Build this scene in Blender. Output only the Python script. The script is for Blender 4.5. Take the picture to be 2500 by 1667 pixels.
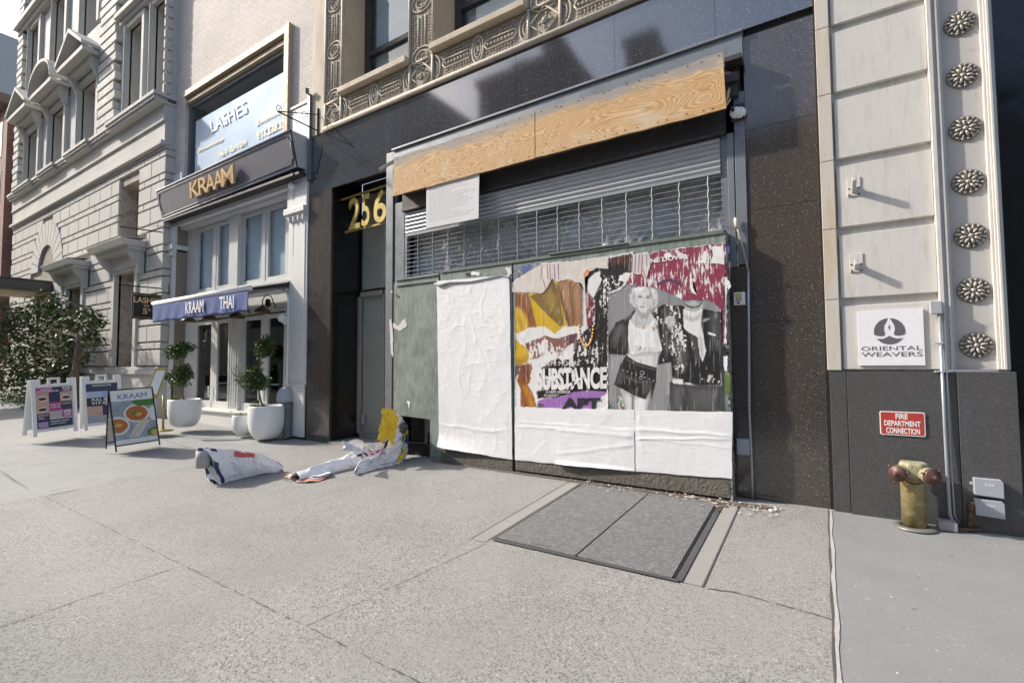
import bpy, bmesh, math, random
from mathutils import Vector, Matrix, noise
random.seed(7)
for o in list(bpy.data.objects): bpy.data.objects.remove(o)
SC = bpy.context.scene
COL = SC.collection
# ---------------------------------------------------------------- camera
F, YAW, PIT, ROL = 1179.3, 0.5700, 0.0473, -0.0055
CAM = Vector((0, -6.0, 1.5))
_cy, _sy = math.cos(YAW), math.sin(YAW)
_f0 = Vector((-_sy, _cy, 0)); _r0 = Vector((_cy, _sy, 0)); _u0 = Vector((0, 0, 1))
FW = _f0 * math.cos(PIT) + _u0 * math.sin(PIT)
_u = _u0 * math.cos(PIT) - _f0 * math.sin(PIT)
RT = _r0 * math.cos(ROL) + _u * math.sin(ROL)
UP = _u * math.cos(ROL) - _r0 * math.sin(ROL)
cd = bpy.data.cameras.new('camera'); cam = bpy.data.objects.new('camera', cd); COL.objects.link(cam)
m3 = Matrix((RT, UP, -FW)).transposed()
cam.matrix_world = Matrix.Translation(CAM) @ m3.to_4x4()
cd.sensor_width = 36; cd.lens = F * 36 / 2500; cd.clip_end = 2000; cd.clip_start = 0.05
SC.camera = cam
# ---------------------------------------------------------------- light
SUND = Vector((1.0, 0.38, -0.76)).normalized()      # direction the light travels
w = bpy.data.worlds.new('World'); SC.world = w; w.use_nodes = True
nt = w.node_tree; nt.nodes.clear()
sky = nt.nodes.new('ShaderNodeTexSky'); sky.sky_type = 'NISHITA'; sky.sun_disc = False
sky.sun_elevation = math.asin(-SUND.z); sky.sun_rotation = math.atan2(-SUND.x, -SUND.y)
sky.air_density = 1.0; sky.dust_density = 3.2; sky.ozone_density = 1.0
bg = nt.nodes.new('ShaderNodeBackground'); bg.inputs[1].default_value = 0.14
wo = nt.nodes.new('ShaderNodeOutputWorld')
nt.links.new(sky.outputs[0], bg.inputs[0]); nt.links.new(bg.outputs[0], wo.inputs[0])
sl = bpy.data.lights.new('sun', 'SUN'); so = bpy.data.objects.new('sun', sl); COL.objects.link(so)
sl.energy = 2.7; sl.angle = math.radians(1.6); sl.color = (1.0, 0.945, 0.865)
so.rotation_euler = SUND.to_track_quat('-Z', 'Y').to_euler(); so.location = (-20, -6, 20)
SC.view_settings.view_transform = 'Standard'; SC.view_settings.look = 'None'
SC.view_settings.gamma = 1; SC.view_settings.exposure = 1.08
# ---------------------------------------------------------------- survey helpers: photo measurements -> real positions
S = 0.035
def gh(x): return 0.055 * max(0.0, min(-8.36 - x, 24))
def gz(x, y): return S * y + gh(x)
def ray(px, py): return RT * ((px - 1250) / F) - UP * ((py - 833.5) / F) + FW
def W(px, py, y=0.0):
    d = ray(px, py); t = (y - CAM.y) / d.y; return CAM + d * t
def WX(px, py, x):
    d = ray(px, py); t = (x - CAM.x) / d.x; return CAM + d * t
def G(px, py, h=0.0):
    d = ray(px, py); zz = 0; p = None
    for i in range(60):
        t = (S * CAM.y + h + zz - CAM.z) / (d.z - S * d.y); p = CAM + d * t; zz = .5 * zz + .5 * gh(p.x)
    return p
def SEG(px, py, A, B):          # ray meets the upright plane through ground points A, B
    n = Vector((B.y - A.y, A.x - B.x, 0)); d = ray(px, py)
    t = (A - CAM).dot(n) / d.dot(n); return CAM + d * t
# ---------------------------------------------------------------- materials
def _nm(name):
    m = bpy.data.materials.new(name); m.use_nodes = True; nt = m.node_tree
    return m, nt, nt.nodes['Principled BSDF'], nt.nodes.new
def L(nt, a, b): nt.links.new(a, b)
def coords(nt, scale=(1, 1, 1)):
    tc = nt.nodes.new('ShaderNodeTexCoord'); mp = nt.nodes.new('ShaderNodeMapping')
    mp.inputs['Scale'].default_value = scale; L(nt, tc.outputs['Object'], mp.inputs[0]); return mp.outputs[0]
def noi(nt, co, sc, det=4, rough=.55, dist=0):
    n = nt.nodes.new('ShaderNodeTexNoise'); n.inputs['Scale'].default_value = sc; n.inputs['Detail'].default_value = det
    n.inputs['Roughness'].default_value = rough; n.inputs['Distortion'].default_value = dist
    L(nt, co, n.inputs['Vector']); return n.outputs['Fac']
def ramp(nt, fac, stops):
    r = nt.nodes.new('ShaderNodeValToRGB'); e = r.color_ramp.elements
    while len(e) < len(stops): e.new(.5)
    for i, (p, c) in enumerate(stops):
        e[i].position = p; e[i].color = (c, c, c, 1) if not isinstance(c, tuple) else (*c, 1)
    L(nt, fac, r.inputs[0]); return r.outputs[0]
def mix(nt, fac, a, b, mode='MIX'):
    n = nt.nodes.new('ShaderNodeMix'); n.data_type = 'RGBA'; n.blend_type = mode
    for s, v in ((0, fac), (6, a), (7, b)):
        if isinstance(v, (int, float)): n.inputs[s].default_value = v
        elif isinstance(v, tuple): n.inputs[s].default_value = (*v, 1)
        else: L(nt, v, n.inputs[s])
    return n.outputs[2]
def bump(nt, h, strength, dist, bs, prev=None):
    b = nt.nodes.new('ShaderNodeBump'); b.inputs['Strength'].default_value = strength; b.inputs['Distance'].default_value = dist
    L(nt, h, b.inputs['Height'])
    if prev: L(nt, prev, b.inputs['Normal'])
    L(nt, b.outputs[0], bs.inputs['Normal']); return b.outputs[0]
MATS = {}
def mat(name, col, rough=.6, metal=0.0, var=.12, vs=3.0, col2=None, c2t=.58, b=0.0, bsc=60, bd=.01, spec=.5, streak=(1, 1, 1), c2w=.12):
    if name in MATS: return MATS[name]
    m, nt, bs, N = _nm(name); co = coords(nt, streak)
    f = noi(nt, co, vs, 6, .65)
    lo = tuple(c * (1 - var) for c in col); hi = tuple(min(1, c * (1 + var)) for c in col)
    c = mix(nt, f, lo, hi)
    if col2:
        f2 = ramp(nt, noi(nt, co, vs * 2.7, 8, .7), [(c2t - c2w / 2, 0), (c2t + c2w / 2, 1)])
        c = mix(nt, f2, c, col2)
    L(nt, c, bs.inputs['Base Color']); bs.inputs['Metallic'].default_value = metal
    bs.inputs['Specular IOR Level'].default_value = spec
    r = ramp(nt, noi(nt, co, vs * 1.9, 5), [(.3, max(0, rough - .08)), (.7, min(1, rough + .08))]); L(nt, r, bs.inputs['Roughness'])
    if b: bump(nt, noi(nt, coords(nt), bsc, 5, .6), b, bd, bs)
    MATS[name] = m; return m
def granite(name, base, spk, rough, ior=1.5, joints=None, spec=.5, brown=0.0, dots=.5, rv=.14):
    m, nt, bs, N = _nm(name); co = coords(nt)
    v = N('ShaderNodeTexVoronoi'); v.inputs['Scale'].default_value = 190; L(nt, co, v.inputs['Vector'])
    sep = N('ShaderNodeSeparateColor'); L(nt, v.outputs['Color'], sep.inputs[0])
    c = mix(nt, ramp(nt, sep.outputs[0], [(.35, 0), (.55, .35), (.80, .55), (.9, 1.)]), base, spk)
    v2 = N('ShaderNodeTexVoronoi'); v2.inputs['Scale'].default_value = 120; L(nt, co, v2.inputs['Vector'])
    s2 = N('ShaderNodeSeparateColor'); L(nt, v2.outputs['Color'], s2.inputs[0])
    c = mix(nt, ramp(nt, s2.outputs[1], [(.972, 0), (.99, dots)]), c, (.40, .38, .36))
    big = noi(nt, co, 1.3, 6, .6)
    c = mix(nt, ramp(nt, big, [(.35, 0.0), (.75, brown)]), c, (.085, .06, .042))
    # dried dust runs
    st = noi(nt, coords(nt, (3, 3, .35)), 3, 6, .7)
    c = mix(nt, ramp(nt, st, [(.55, 0), (.8, .08)]), c, (.28, .28, .3))
    L(nt, c, bs.inputs['Base Color']); L(nt, ramp(nt, st, [(.3, rough), (.8, rough + rv)]), bs.inputs['Roughness'])
    bs.inputs['IOR'].default_value = ior; bs.inputs['Specular IOR Level'].default_value = spec
    MATS[name] = m; return m
def glassm(name, tint=(.9, .95, .95), ior=1.6, rough=.02):
    m = bpy.data.materials.new(name); m.use_nodes = True; nt = m.node_tree; nt.nodes.clear(); N = nt.nodes.new
    out = N('ShaderNodeOutputMaterial'); mx = N('ShaderNodeMixShader'); tr = N('ShaderNodeBsdfTransparent'); gl = N('ShaderNodeBsdfGlossy')
    fr = N('ShaderNodeFresnel'); fr.inputs[0].default_value = ior; gl.inputs['Roughness'].default_value = rough
    tr.inputs[0].default_value = (*tint, 1); gl.inputs[0].default_value = (.95, .98, 1, 1)
    co = coords(nt); bn = N('ShaderNodeBump'); bn.inputs['Strength'].default_value = .05; bn.inputs['Distance'].default_value = .02
    L(nt, noi(nt, co, 1.2, 2), bn.inputs['Height']); L(nt, bn.outputs[0], gl.inputs['Normal'])
    ge = N('ShaderNodeNewGeometry'); sb_ = N('ShaderNodeMath'); sb_.operation = 'SUBTRACT'; sb_.inputs[0].default_value = 1; L(nt, ge.outputs['Backfacing'], sb_.inputs[1])
    mu = N('ShaderNodeMath'); mu.operation = 'MULTIPLY'; L(nt, fr.outputs[0], mu.inputs[0]); L(nt, sb_.outputs[0], mu.inputs[1]); L(nt, mu.outputs[0], mx.inputs[0]); L(nt, tr.outputs[0], mx.inputs[1]); L(nt, gl.outputs[0], mx.inputs[2]); L(nt, mx.outputs[0], out.inputs[0])
    MATS[name] = m; return m
def worn(name, col, wear=.5, wc=(.72, .70, .68), vs=26, stretch=(1, 1, .35), rough=.5, fold=.25, var=.25, w2=.04):
    """printed paper with flaked and streaked ink"""
    if name in MATS: return MATS[name]
    m, nt, bs, N = _nm(name)
    f = noi(nt, coords(nt), 7, 6, .6)
    c = mix(nt, f, tuple(x * (1 - var) for x in col), tuple(min(1, x * (1 + var)) for x in col))
    s = noi(nt, coords(nt, stretch), vs, 9, .72, .3)
    big = noi(nt, coords(nt), 3.2, 3, .5)
    ad = N('ShaderNodeMath'); ad.operation = 'MULTIPLY_ADD'; L(nt, big, ad.inputs[0]); ad.inputs[1].default_value = .5; L(nt, s, ad.inputs[2])
    th = 1.06 - .42 * wear
    c = mix(nt, ramp(nt, ad.outputs[0], [(max(0, th - w2), 0), (min(1, th), 1)]), c, wc)
    L(nt, c, bs.inputs['Base Color']); bs.inputs['Roughness'].default_value = rough
    bump(nt, noi(nt, coords(nt, (1, 1, .3)), 14, 5, .6), fold, .012, bs)
    MATS[name] = m; return m

def mk_sidewalk(name, pebble, base, dark, peb):
    m, nt, bs, N = _nm(name); co = coords(nt)
    wp = N('ShaderNodeTexNoise'); wp.inputs['Scale'].default_value = 40; L(nt, co, wp.inputs['Vector'])
    v = N('ShaderNodeTexVoronoi'); v.inputs['Scale'].default_value = 78; v.inputs['Randomness'].default_value = 1
    mx = mix(nt, .012, co, wp.outputs['Color']); L(nt, mx, v.inputs['Vector'])
    sep = N('ShaderNodeSeparateColor'); L(nt, v.outputs['Color'], sep.inputs[0])
    c = mix(nt, noi(nt, co, 2.2, 7, .65), tuple(x * .86 for x in base), tuple(x * 1.12 for x in base))
    # pebble colour per cell
    pc = ramp(nt, sep.outputs[1], [(.0, dark), (.55, tuple(x * 1.5 for x in dark)), (.74, (.24, .22, .19)), (.90, (.36, .35, .33)), (1., (.50, .49, .46))])
    inside = ramp(nt, v.outputs['Distance'], [(.42, 1), (.60, 0)])
    sel = ramp(nt, sep.outputs[0], [(1 - peb - .01, 0), (1 - peb, 1)])
    ml = N('ShaderNodeMath'); ml.operation = 'MULTIPLY'; L(nt, inside, ml.inputs[0]); L(nt, sel, ml.inputs[1])
    patch = ramp(nt, noi(nt, co, .9, 5, .6), [(.36, .5), (.62, 1)])
    ml2 = N('ShaderNodeMath'); ml2.operation = 'MULTIPLY'; L(nt, ml.outputs[0], ml2.inputs[0]); L(nt, patch, ml2.inputs[1])
    c = mix(nt, ml2.outputs[0], c, pc)
    c = mix(nt, ramp(nt, noi(nt, co, 230, 3, .7), [(.35, 0.25), (.6, 0)]), c, tuple(x * .5 for x in base))
    # gum spots and stains
    v3 = N('ShaderNodeTexVoronoi'); v3.inputs['Scale'].default_value = 2.3; L(nt, co, v3.inputs['Vector'])
    c = mix(nt, ramp(nt, v3.outputs['Distance'], [(.026, .6), (.045, 0)]), c, (.09, .088, .085))
    st = noi(nt, coords(nt, (1, 1, 1)), .7, 8, .7)
    c = mix(nt, ramp(nt, st, [(.48, 0), (.72, .45)]), c, (.17, .165, .15))
    L(nt, c, bs.inputs['Base Color']); bs.inputs['Roughness'].default_value = .8
    n1 = bump(nt, ml2.outputs[0], .35, .004, bs)
    bump(nt, noi(nt, co, 150, 4, .7), .6, .004, bs, n1)
    MATS[name] = m; return m

def mk_brick(name, c1, c2, mortar):
    m, nt, bs, N = _nm(name)
    tc = N('ShaderNodeTexCoord'); sp = N('ShaderNodeSeparateXYZ'); cb = N('ShaderNodeCombineXYZ')
    L(nt, tc.outputs['Object'], sp.inputs[0]); L(nt, sp.outputs[0], cb.inputs[0]); L(nt, sp.outputs[2], cb.inputs[1])
    br = N('ShaderNodeTexBrick'); L(nt, cb.outputs[0], br.inputs['Vector']); br.inputs['Scale'].default_value = 1
    br.inputs['Brick Width'].default_value = .215; br.inputs['Row Height'].default_value = .075; br.inputs['Mortar Size'].default_value = .007
    br.inputs['Mortar Smooth'].default_value = .2; br.inputs['Bias'].default_value = -.1
    br.inputs['Color1'].default_value = (*c1, 1); br.inputs['Color2'].default_value = (*c2, 1); br.inputs['Mortar'].default_value = (*mortar, 1)
    c = mix(nt, ramp(nt, noi(nt, tc.outputs['Object'], .8, 6), [(.4, 0), (.8, .35)]), br.outputs['Color'], (.33, .3, .27))
    L(nt, c, bs.inputs['Base Color']); bs.inputs['Roughness'].default_value = .85
    inv = N('ShaderNodeMath'); inv.operation = 'SUBTRACT'; inv.inputs[0].default_value = 1; L(nt, br.outputs['Fac'], inv.inputs[1])
    bump(nt, inv.outputs[0], .5, .006, bs); MATS[name] = m; return m

def mk_ply(name):
    m, nt, bs, N = _nm(name)
    co = coords(nt, (.5, 1, 1.9))
    n = N('ShaderNodeTexNoise'); n.inputs['Scale'].default_value = 1.5; n.inputs['Detail'].default_value = 2; n.inputs['Distortion'].default_value = .6; L(nt, co, n.inputs['Vector'])
    ml = N('ShaderNodeMath'); ml.operation = 'MULTIPLY'; ml.inputs[1].default_value = 38; L(nt, n.outputs['Fac'], ml.inputs[0])
    fr = N('ShaderNodeMath'); fr.operation = 'PINGPONG'; fr.inputs[1].default_value = .5; L(nt, ml.outputs[0], fr.inputs[0])
    fib = noi(nt, coords(nt, (3, 1, 40)), 4, 5, .7)
    c = mix(nt, ramp(nt, fr.outputs[0], [(.1, 0), (.5, 1)]), (.42, .225, .08), (.68, .43, .19))
    c = mix(nt, ramp(nt, fib, [(.4, 0), (.7, .4)]), c, (.72, .56, .34))
    c = mix(nt, ramp(nt, noi(nt, coords(nt, (1, 1, 1.6)), 1.5, 6, .65), [(.52, 0), (.72, .7)]), c, (.60, .50, .38))
    # grey weathering along the upper edge and in patches
    tc = N('ShaderNodeTexCoord'); sp = N('ShaderNodeSeparateXYZ'); L(nt, tc.outputs['Generated'], sp.inputs[0])
    ad = N('ShaderNodeMath'); ad.operation = 'ADD'; L(nt, sp.outputs[2], ad.inputs[0])
    nn = noi(nt, coords(nt, (.6, 1, 5)), 2.2, 9, .75); sc = N('ShaderNodeMath'); sc.operation = 'MULTIPLY'; sc.inputs[1].default_value = 1.1; L(nt, nn, sc.inputs[0]); L(nt, sc.outputs[0], ad.inputs[1])
    c = mix(nt, ramp(nt, ad.outputs[0], [(1.0, 0), (1., 0)] if 0 else [(0.0, 0), (.99, 0), (1.0, 0)]), c, (.3, .3, .29))
    g = N('ShaderNodeMapRange'); g.inputs[1].default_value = 1.24; g.inputs[2].default_value = 1.42; g.inputs[4].default_value = .85; L(nt, ad.outputs[0], g.inputs[0])
    c = mix(nt, g.outputs[0], c, (.27, .265, .25))
    v = N('ShaderNodeTexVoronoi'); v.inputs['Scale'].default_value = 3.1; L(nt, coords(nt), v.inputs['Vector'])
    c = mix(nt, ramp(nt, v.outputs['Distance'], [(.03, .9), (.05, 0)]), c, (.06, .035, .02))
    L(nt, c, bs.inputs['Base Color']); bs.inputs['Roughness'].default_value = .75
    bump(nt, fr.outputs[0], .5, .003, bs); MATS[name] = m; return m

def emis(name, col, s):
    m, nt, bs, N = _nm(name); bs.inputs['Base Color'].default_value = (*col, 1)
    bs.inputs['Emission Color'].default_value = (*col, 1); bs.inputs['Emission Strength'].default_value = s; MATS[name] = m; return m

SIDEW = mk_sidewalk('aggregate concrete', 60, (.290, .283, .262), (.09, .092, .092), .62)
CONC_L = mat('smooth pale concrete', (.27, .268, .258), .8, var=.14, vs=1.2, col2=(.215, .212, .205), c2t=.62, b=.4, bsc=160, bd=.003)
CONC_R = mk_sidewalk('smooth bluish concrete', 60, (.245, .248, .246), (.14, .142, .145), .08)
CONC_T = mat('tan concrete margin', (.275, .265, .245), .8, var=.15, vs=2.5, col2=(.26, .25, .23), c2t=.6, b=.4, bsc=120, bd=.003)
ASPH = mat('asphalt', (.08, .08, .08), .85, var=.2, b=.5, bsc=90)
BLKGR = granite('polished black granite', (.034, .033, .034), (.12, .10, .08), .07, 1.75, brown=.6)
HDRGR = granite('polished header granite', (.026, .028, .034), (.075, .075, .08), .06, 2.35, brown=.1, rv=.02)
CHARGR = granite('honed charcoal granite', (.055, .056, .06), (.115, .115, .115), .35, 1.5, brown=.25, dots=.12)
JOINT = mat('dark joint', (.085, .08, .072), .9)
GREYMET = mat('grey painted metal', (.20, .215, .235), .42, .25, var=.12, vs=2.2, col2=(.13, .135, .14), c2t=.62, b=.1, bsc=40)
DKMET = mat('sooty dark steel', (.055, .052, .052), .6, .3, var=.3, vs=3, col2=(.12, .075, .05), c2t=.6)
SLATM = mat('galvanised slat', (.40, .415, .43), .33, .35, var=.12, vs=4, streak=(.3, 1, 6))
RUST = mat('rusty steel', (.16, .08, .045), .8, .2, var=.4, vs=14, col2=(.05, .04, .035))
CREAM = mat('cream painted stone', (.575, .555, .515), .7, var=.08, vs=1.6, col2=(.47, .445, .405), c2t=.6, c2w=.2, streak=(3, 1, .5), b=.12, bsc=120, bd=.002)
PILM = mat('greyish cream cast iron', (.47, .455, .43), .6, var=.08, vs=2, col2=(.36, .33, .29), c2t=.64, b=.12, bsc=90, bd=.002)
ORANGEC = mat('cream stone stained ochre', (.54, .495, .43), .75, var=.1, vs=1.2, col2=(.50, .38, .24), c2t=.60, c2w=.2, streak=(3, 1, .4))
ROSM = mat('rosette metal', (.47, .44, .39), .5, .25, var=.25, vs=20, col2=(.12, .105, .09), c2t=.56)
TERRA = mat('carved terracotta', (.52, .465, .38), .75, var=.12, vs=2.2, col2=(.38, .31, .225), c2t=.6, b=.2, bsc=60, bd=.004)
TERRAD = mat('carved ground of terracotta', (.40, .345, .27), .85, var=.25, vs=20, col2=(.19, .155, .115), c2t=.6)
TANST = mat('smooth tan stone', (.50, .42, .31), .75, var=.14, vs=1.0, col2=(.40, .33, .25), c2t=.6, c2w=.25, streak=(2, 1, .5))
LIME = mat('limestone', (.49, .475, .44), .8, var=.09, vs=.8, col2=(.44, .42, .385), c2t=.62, c2w=.2, b=.15, bsc=50, bd=.005)
LIMES = mat('smooth limestone', (.51, .495, .46), .78, var=.07, vs=.6, col2=(.46, .44, .40), c2t=.62, c2w=.25)
LIMED = mat('dark mottled limestone', (.40, .36, .32), .85, var=.2, vs=1.4, col2=(.24, .2, .17), c2t=.56)  # darker limestone with brown mottling
BRICK = mk_brick('pale brick', (.70, .61, .54), (.78, .70, .63), (.46, .42, .38))
BRICKR = mk_brick('red brick', (.26, .10, .08), (.33, .14, .1), (.25, .2, .18))
BRICKB = mk_brick('brown brick', (.16, .11, .085), (.2, .15, .12), (.18, .15, .13))
JAMB = mat('brown textured render', (.235, .2, .155), .85, var=.2, vs=30, b=.4, bsc=90)
TANFR = mat('tan painted frame', (.42, .33, .2), .6, var=.12)
YELFR = mat('ochre window frame', (.50, .36, .15), .6, var=.15)
WHITEP = mat('white painted wood', (.66, .655, .625), .5, var=.06, vs=2, col2=(.52, .5, .46), c2t=.7, b=.06, bsc=40)
GREYP = mat('grey white painted timber', (.52, .52, .495), .55, var=.07, vs=2, col2=(.40, .4, .37), c2t=.68)
NAVYG = mat('slate sign board', (.105, .11, .145), .45, var=.08, vs=2, streak=(2, 1, .3))
SIGNLINE = mat('pale sign line', (.42, .43, .48), .5)
GOLD = mat('gold lettering', (.78, .56, .30), .35, .35, var=.08)
GOLDY = mat('brass yellow', (.48, .36, .10), .4, .3, var=.1)
AWN = mat('blue canvas', (.085, .115, .28), .85, var=.15, vs=6, b=.2, bsc=8, bd=.03)
AWNW = mat('white canvas roll', (.82, .82, .80), .6)
BLACK = mat('black metal', (.018, .018, .02), .45, .2)
BLKMAT = mat('matt black', (.012, .012, .012), .8)
BRONZE = mat('bronze lamp shade', (.12, .085, .05), .4, .5, var=.25)
GLASS = glassm('window glass', (.88, .93, .95), 1.6)
GLASSD = glassm('dark window glass', (.5, .55, .58), 2.1)
FILM = mat('frosted window film', (.78, .78, .77), .55, var=.08, vs=.7)
PANEBK = mat('pale pane backing', (.68, .70, .70), .7, var=.3, vs=1.1, streak=(1, 1, 2.5))  # pale streaky tone for panels behind glass
CURT = mat('net curtain', (.33, .36, .40), .8, var=.12, vs=2, streak=(8, 1, .3))
INTER = mat('dim interior', (.07, .06, .05), .9, var=.5, vs=1.5)
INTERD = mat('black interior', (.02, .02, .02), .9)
PLAST = mat('crumpled clear plastic', (.46, .48, .50), .2, .0, var=.5, vs=1.1, col2=(.42, .45, .5), c2t=.62, spec=1.0)
GREENB = worn('weathered green hoarding paint', (.125, .152, .128), .44, (.25, .29, .26), 16, (1.6, 1, .3), .7, .35, .5, .30)
BROWNB = mat('scabby painted base board', (.135, .12, .10), .75, var=.2, vs=5, col2=(.09, .08, .07), c2t=.6, b=1.0, bsc=26, bd=.02)
PAPER = mat('white bill poster paper', (.78, .772, .765), .62, var=.04, vs=1.2, col2=(.68, .68, .69), c2t=.62, c2w=.3, b=.5, bsc=16, bd=.006, streak=(1, 1, .6))
PAPERG = mat('pale grey paper', (.62, .61, .60), .7, var=.08)
PLY = mk_ply('plywood')
GALV = mat('galvanised conduit', (.40, .42, .45), .4, .5, var=.12)
LGREY = mat('light grey plastic box', (.36, .38, .41), .5, var=.05)
WHITEPL = mat('white plastic', (.78, .78, .76), .4, var=.03)
POT = mat('white glazed pot', (.78, .775, .75), .4, var=.05, vs=3, col2=(.66, .65, .62), c2t=.7)
SOIL = mat('soil', (.07, .05, .035), .95, var=.4, vs=30, b=.8)
BARK = mat('bark', (.16, .12, .085), .9, var=.3, vs=20, b=.6)
LEAF = mat('glossy dark leaf', (.075, .125, .04), .5, var=.5, vs=9, spec=.22)
LEAF2 = mat('bright green leaf', (.12, .17, .04), .5, var=.4, vs=9)
LEAF3 = mat('bronze underside leaf', (.16, .115, .05), .5, var=.4, vs=9)
MOSS = mat('yellow green moss', (.19, .22, .045), .8, var=.4, vs=30)
HATCHM = mat('worn diamond plate steel', (.15, .153, .155), .65, .2, var=.35, vs=9, col2=(.23, .225, .21), c2t=.55, c2w=.12, b=1.0, bsc=55, bd=.004)
HATCHF = mat('steel hatch rim', (.12, .12, .12), .5, .5, var=.2)
BRASSO = mat('old yellow paint on brass', (.30, .235, .105), .42, .35, var=.25, vs=5, col2=(.42, .37, .24), c2t=.58, b=.3, bsc=70, bd=.003)
CAPR = mat('dull red iron cap', (.105, .05, .042), .5, .2, var=.25, vs=20)
CAPG = mat('chipped cream paint', (.36, .33, .21), .5, var=.2, vs=14, col2=(.20, .16, .08), c2t=.56)
CHAIN = mat('dark chain', (.05, .035, .025), .6, .5)
REDS = mat('red sign enamel', (.42, .05, .035), .45, var=.05)
WHT = mat('white print', (.82, .82, .82), .5, var=.02)
BLK = mat('black print', (.02, .02, .022), .5)
GREYPR = mat('dark grey print', (.115, .115, .13), .5)
SIGNW = mat('white sign panel', (.78, .78, .79), .45, var=.02)
BULB = emis('lit bulb', (1, .9, .65), 14)
SCRAP = mat('paper and leaf scraps', (.55, .47, .38), .8, var=.4, vs=40)
# poster inks
YEL = worn('poster yellow', (.62, .42, .03), .18, (.7, .62, .4), fold=.5)
OLV = worn('poster olive brown', (.21, .135, .035), .12, fold=.5)
BRN = worn('poster tan brown', (.30, .155, .075), .12, fold=.5)
RUS = worn('poster rust', (.28, .09, .02), .10, (.6, .4, .1), fold=.4)
MAU = worn('poster torn mauve', (.26, .12, .11), .72, fold=.4)
BLKW = worn('poster black flaked', (.013, .012, .012), .62, fold=.3)
BLKC = worn('poster black', (.02, .018, .018), .25, fold=.3)
BUR = worn('poster burgundy', (.235, .028, .065), .52, fold=.35, stretch=(1.6, 1, .3))
BURC = worn('poster burgundy clean', (.25, .03, .07), .2, fold=.35)
PUR = worn('poster lilac', (.34, .17, .45), .2, fold=.3)
STR = worn('striped shirt beige', (.60, .55, .50), .15, fold=.5)
GRY = worn('photo grey', (.24, .24, .25), .2, fold=.4)
GRD = worn('photo dark grey', (.075, .075, .08), .35, (.45, .45, .46), 40, fold=.5)
GRB = worn('photo black', (.022, .022, .024), .38, (.5, .5, .52), 34, fold=.6)
GRL = worn('photo light grey', (.52, .52, .52), .1, fold=.3, var=.18)
GRW = worn('photo white', (.74, .74, .74), .1, fold=.5, var=.08)
SKIN = worn('photo pale skin', (.56, .56, .56), .05, fold=.2, var=.15)
WORNW = worn('white lettering worn', (.74, .72, .7), .1)
BEADM = mat('amber beads', (.7, .36, .08), .4, var=.3, vs=40)
REDL = mat('red ink', (.5, .06, .05), .6); BLUL = mat('blue ink', (.06, .09, .32), .6); ORGL = mat('orange ink', (.7, .2, .05), .6)
NAVYL = mat('navy ink', (.03, .04, .11), .6, var=.3)
YELP = mat('yellow paper', (.80, .52, .03), .6, var=.12, vs=4, b=.3, bsc=20)
PINK = mat('magenta print', (.45, .07, .25), .55); NAV = mat('navy print', (.05, .05, .1), .55); LIL = mat('lilac print', (.45, .3, .5), .55)
SKT = mat('tan skin print', (.55, .36, .27), .55, var=.25, vs=14)

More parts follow.
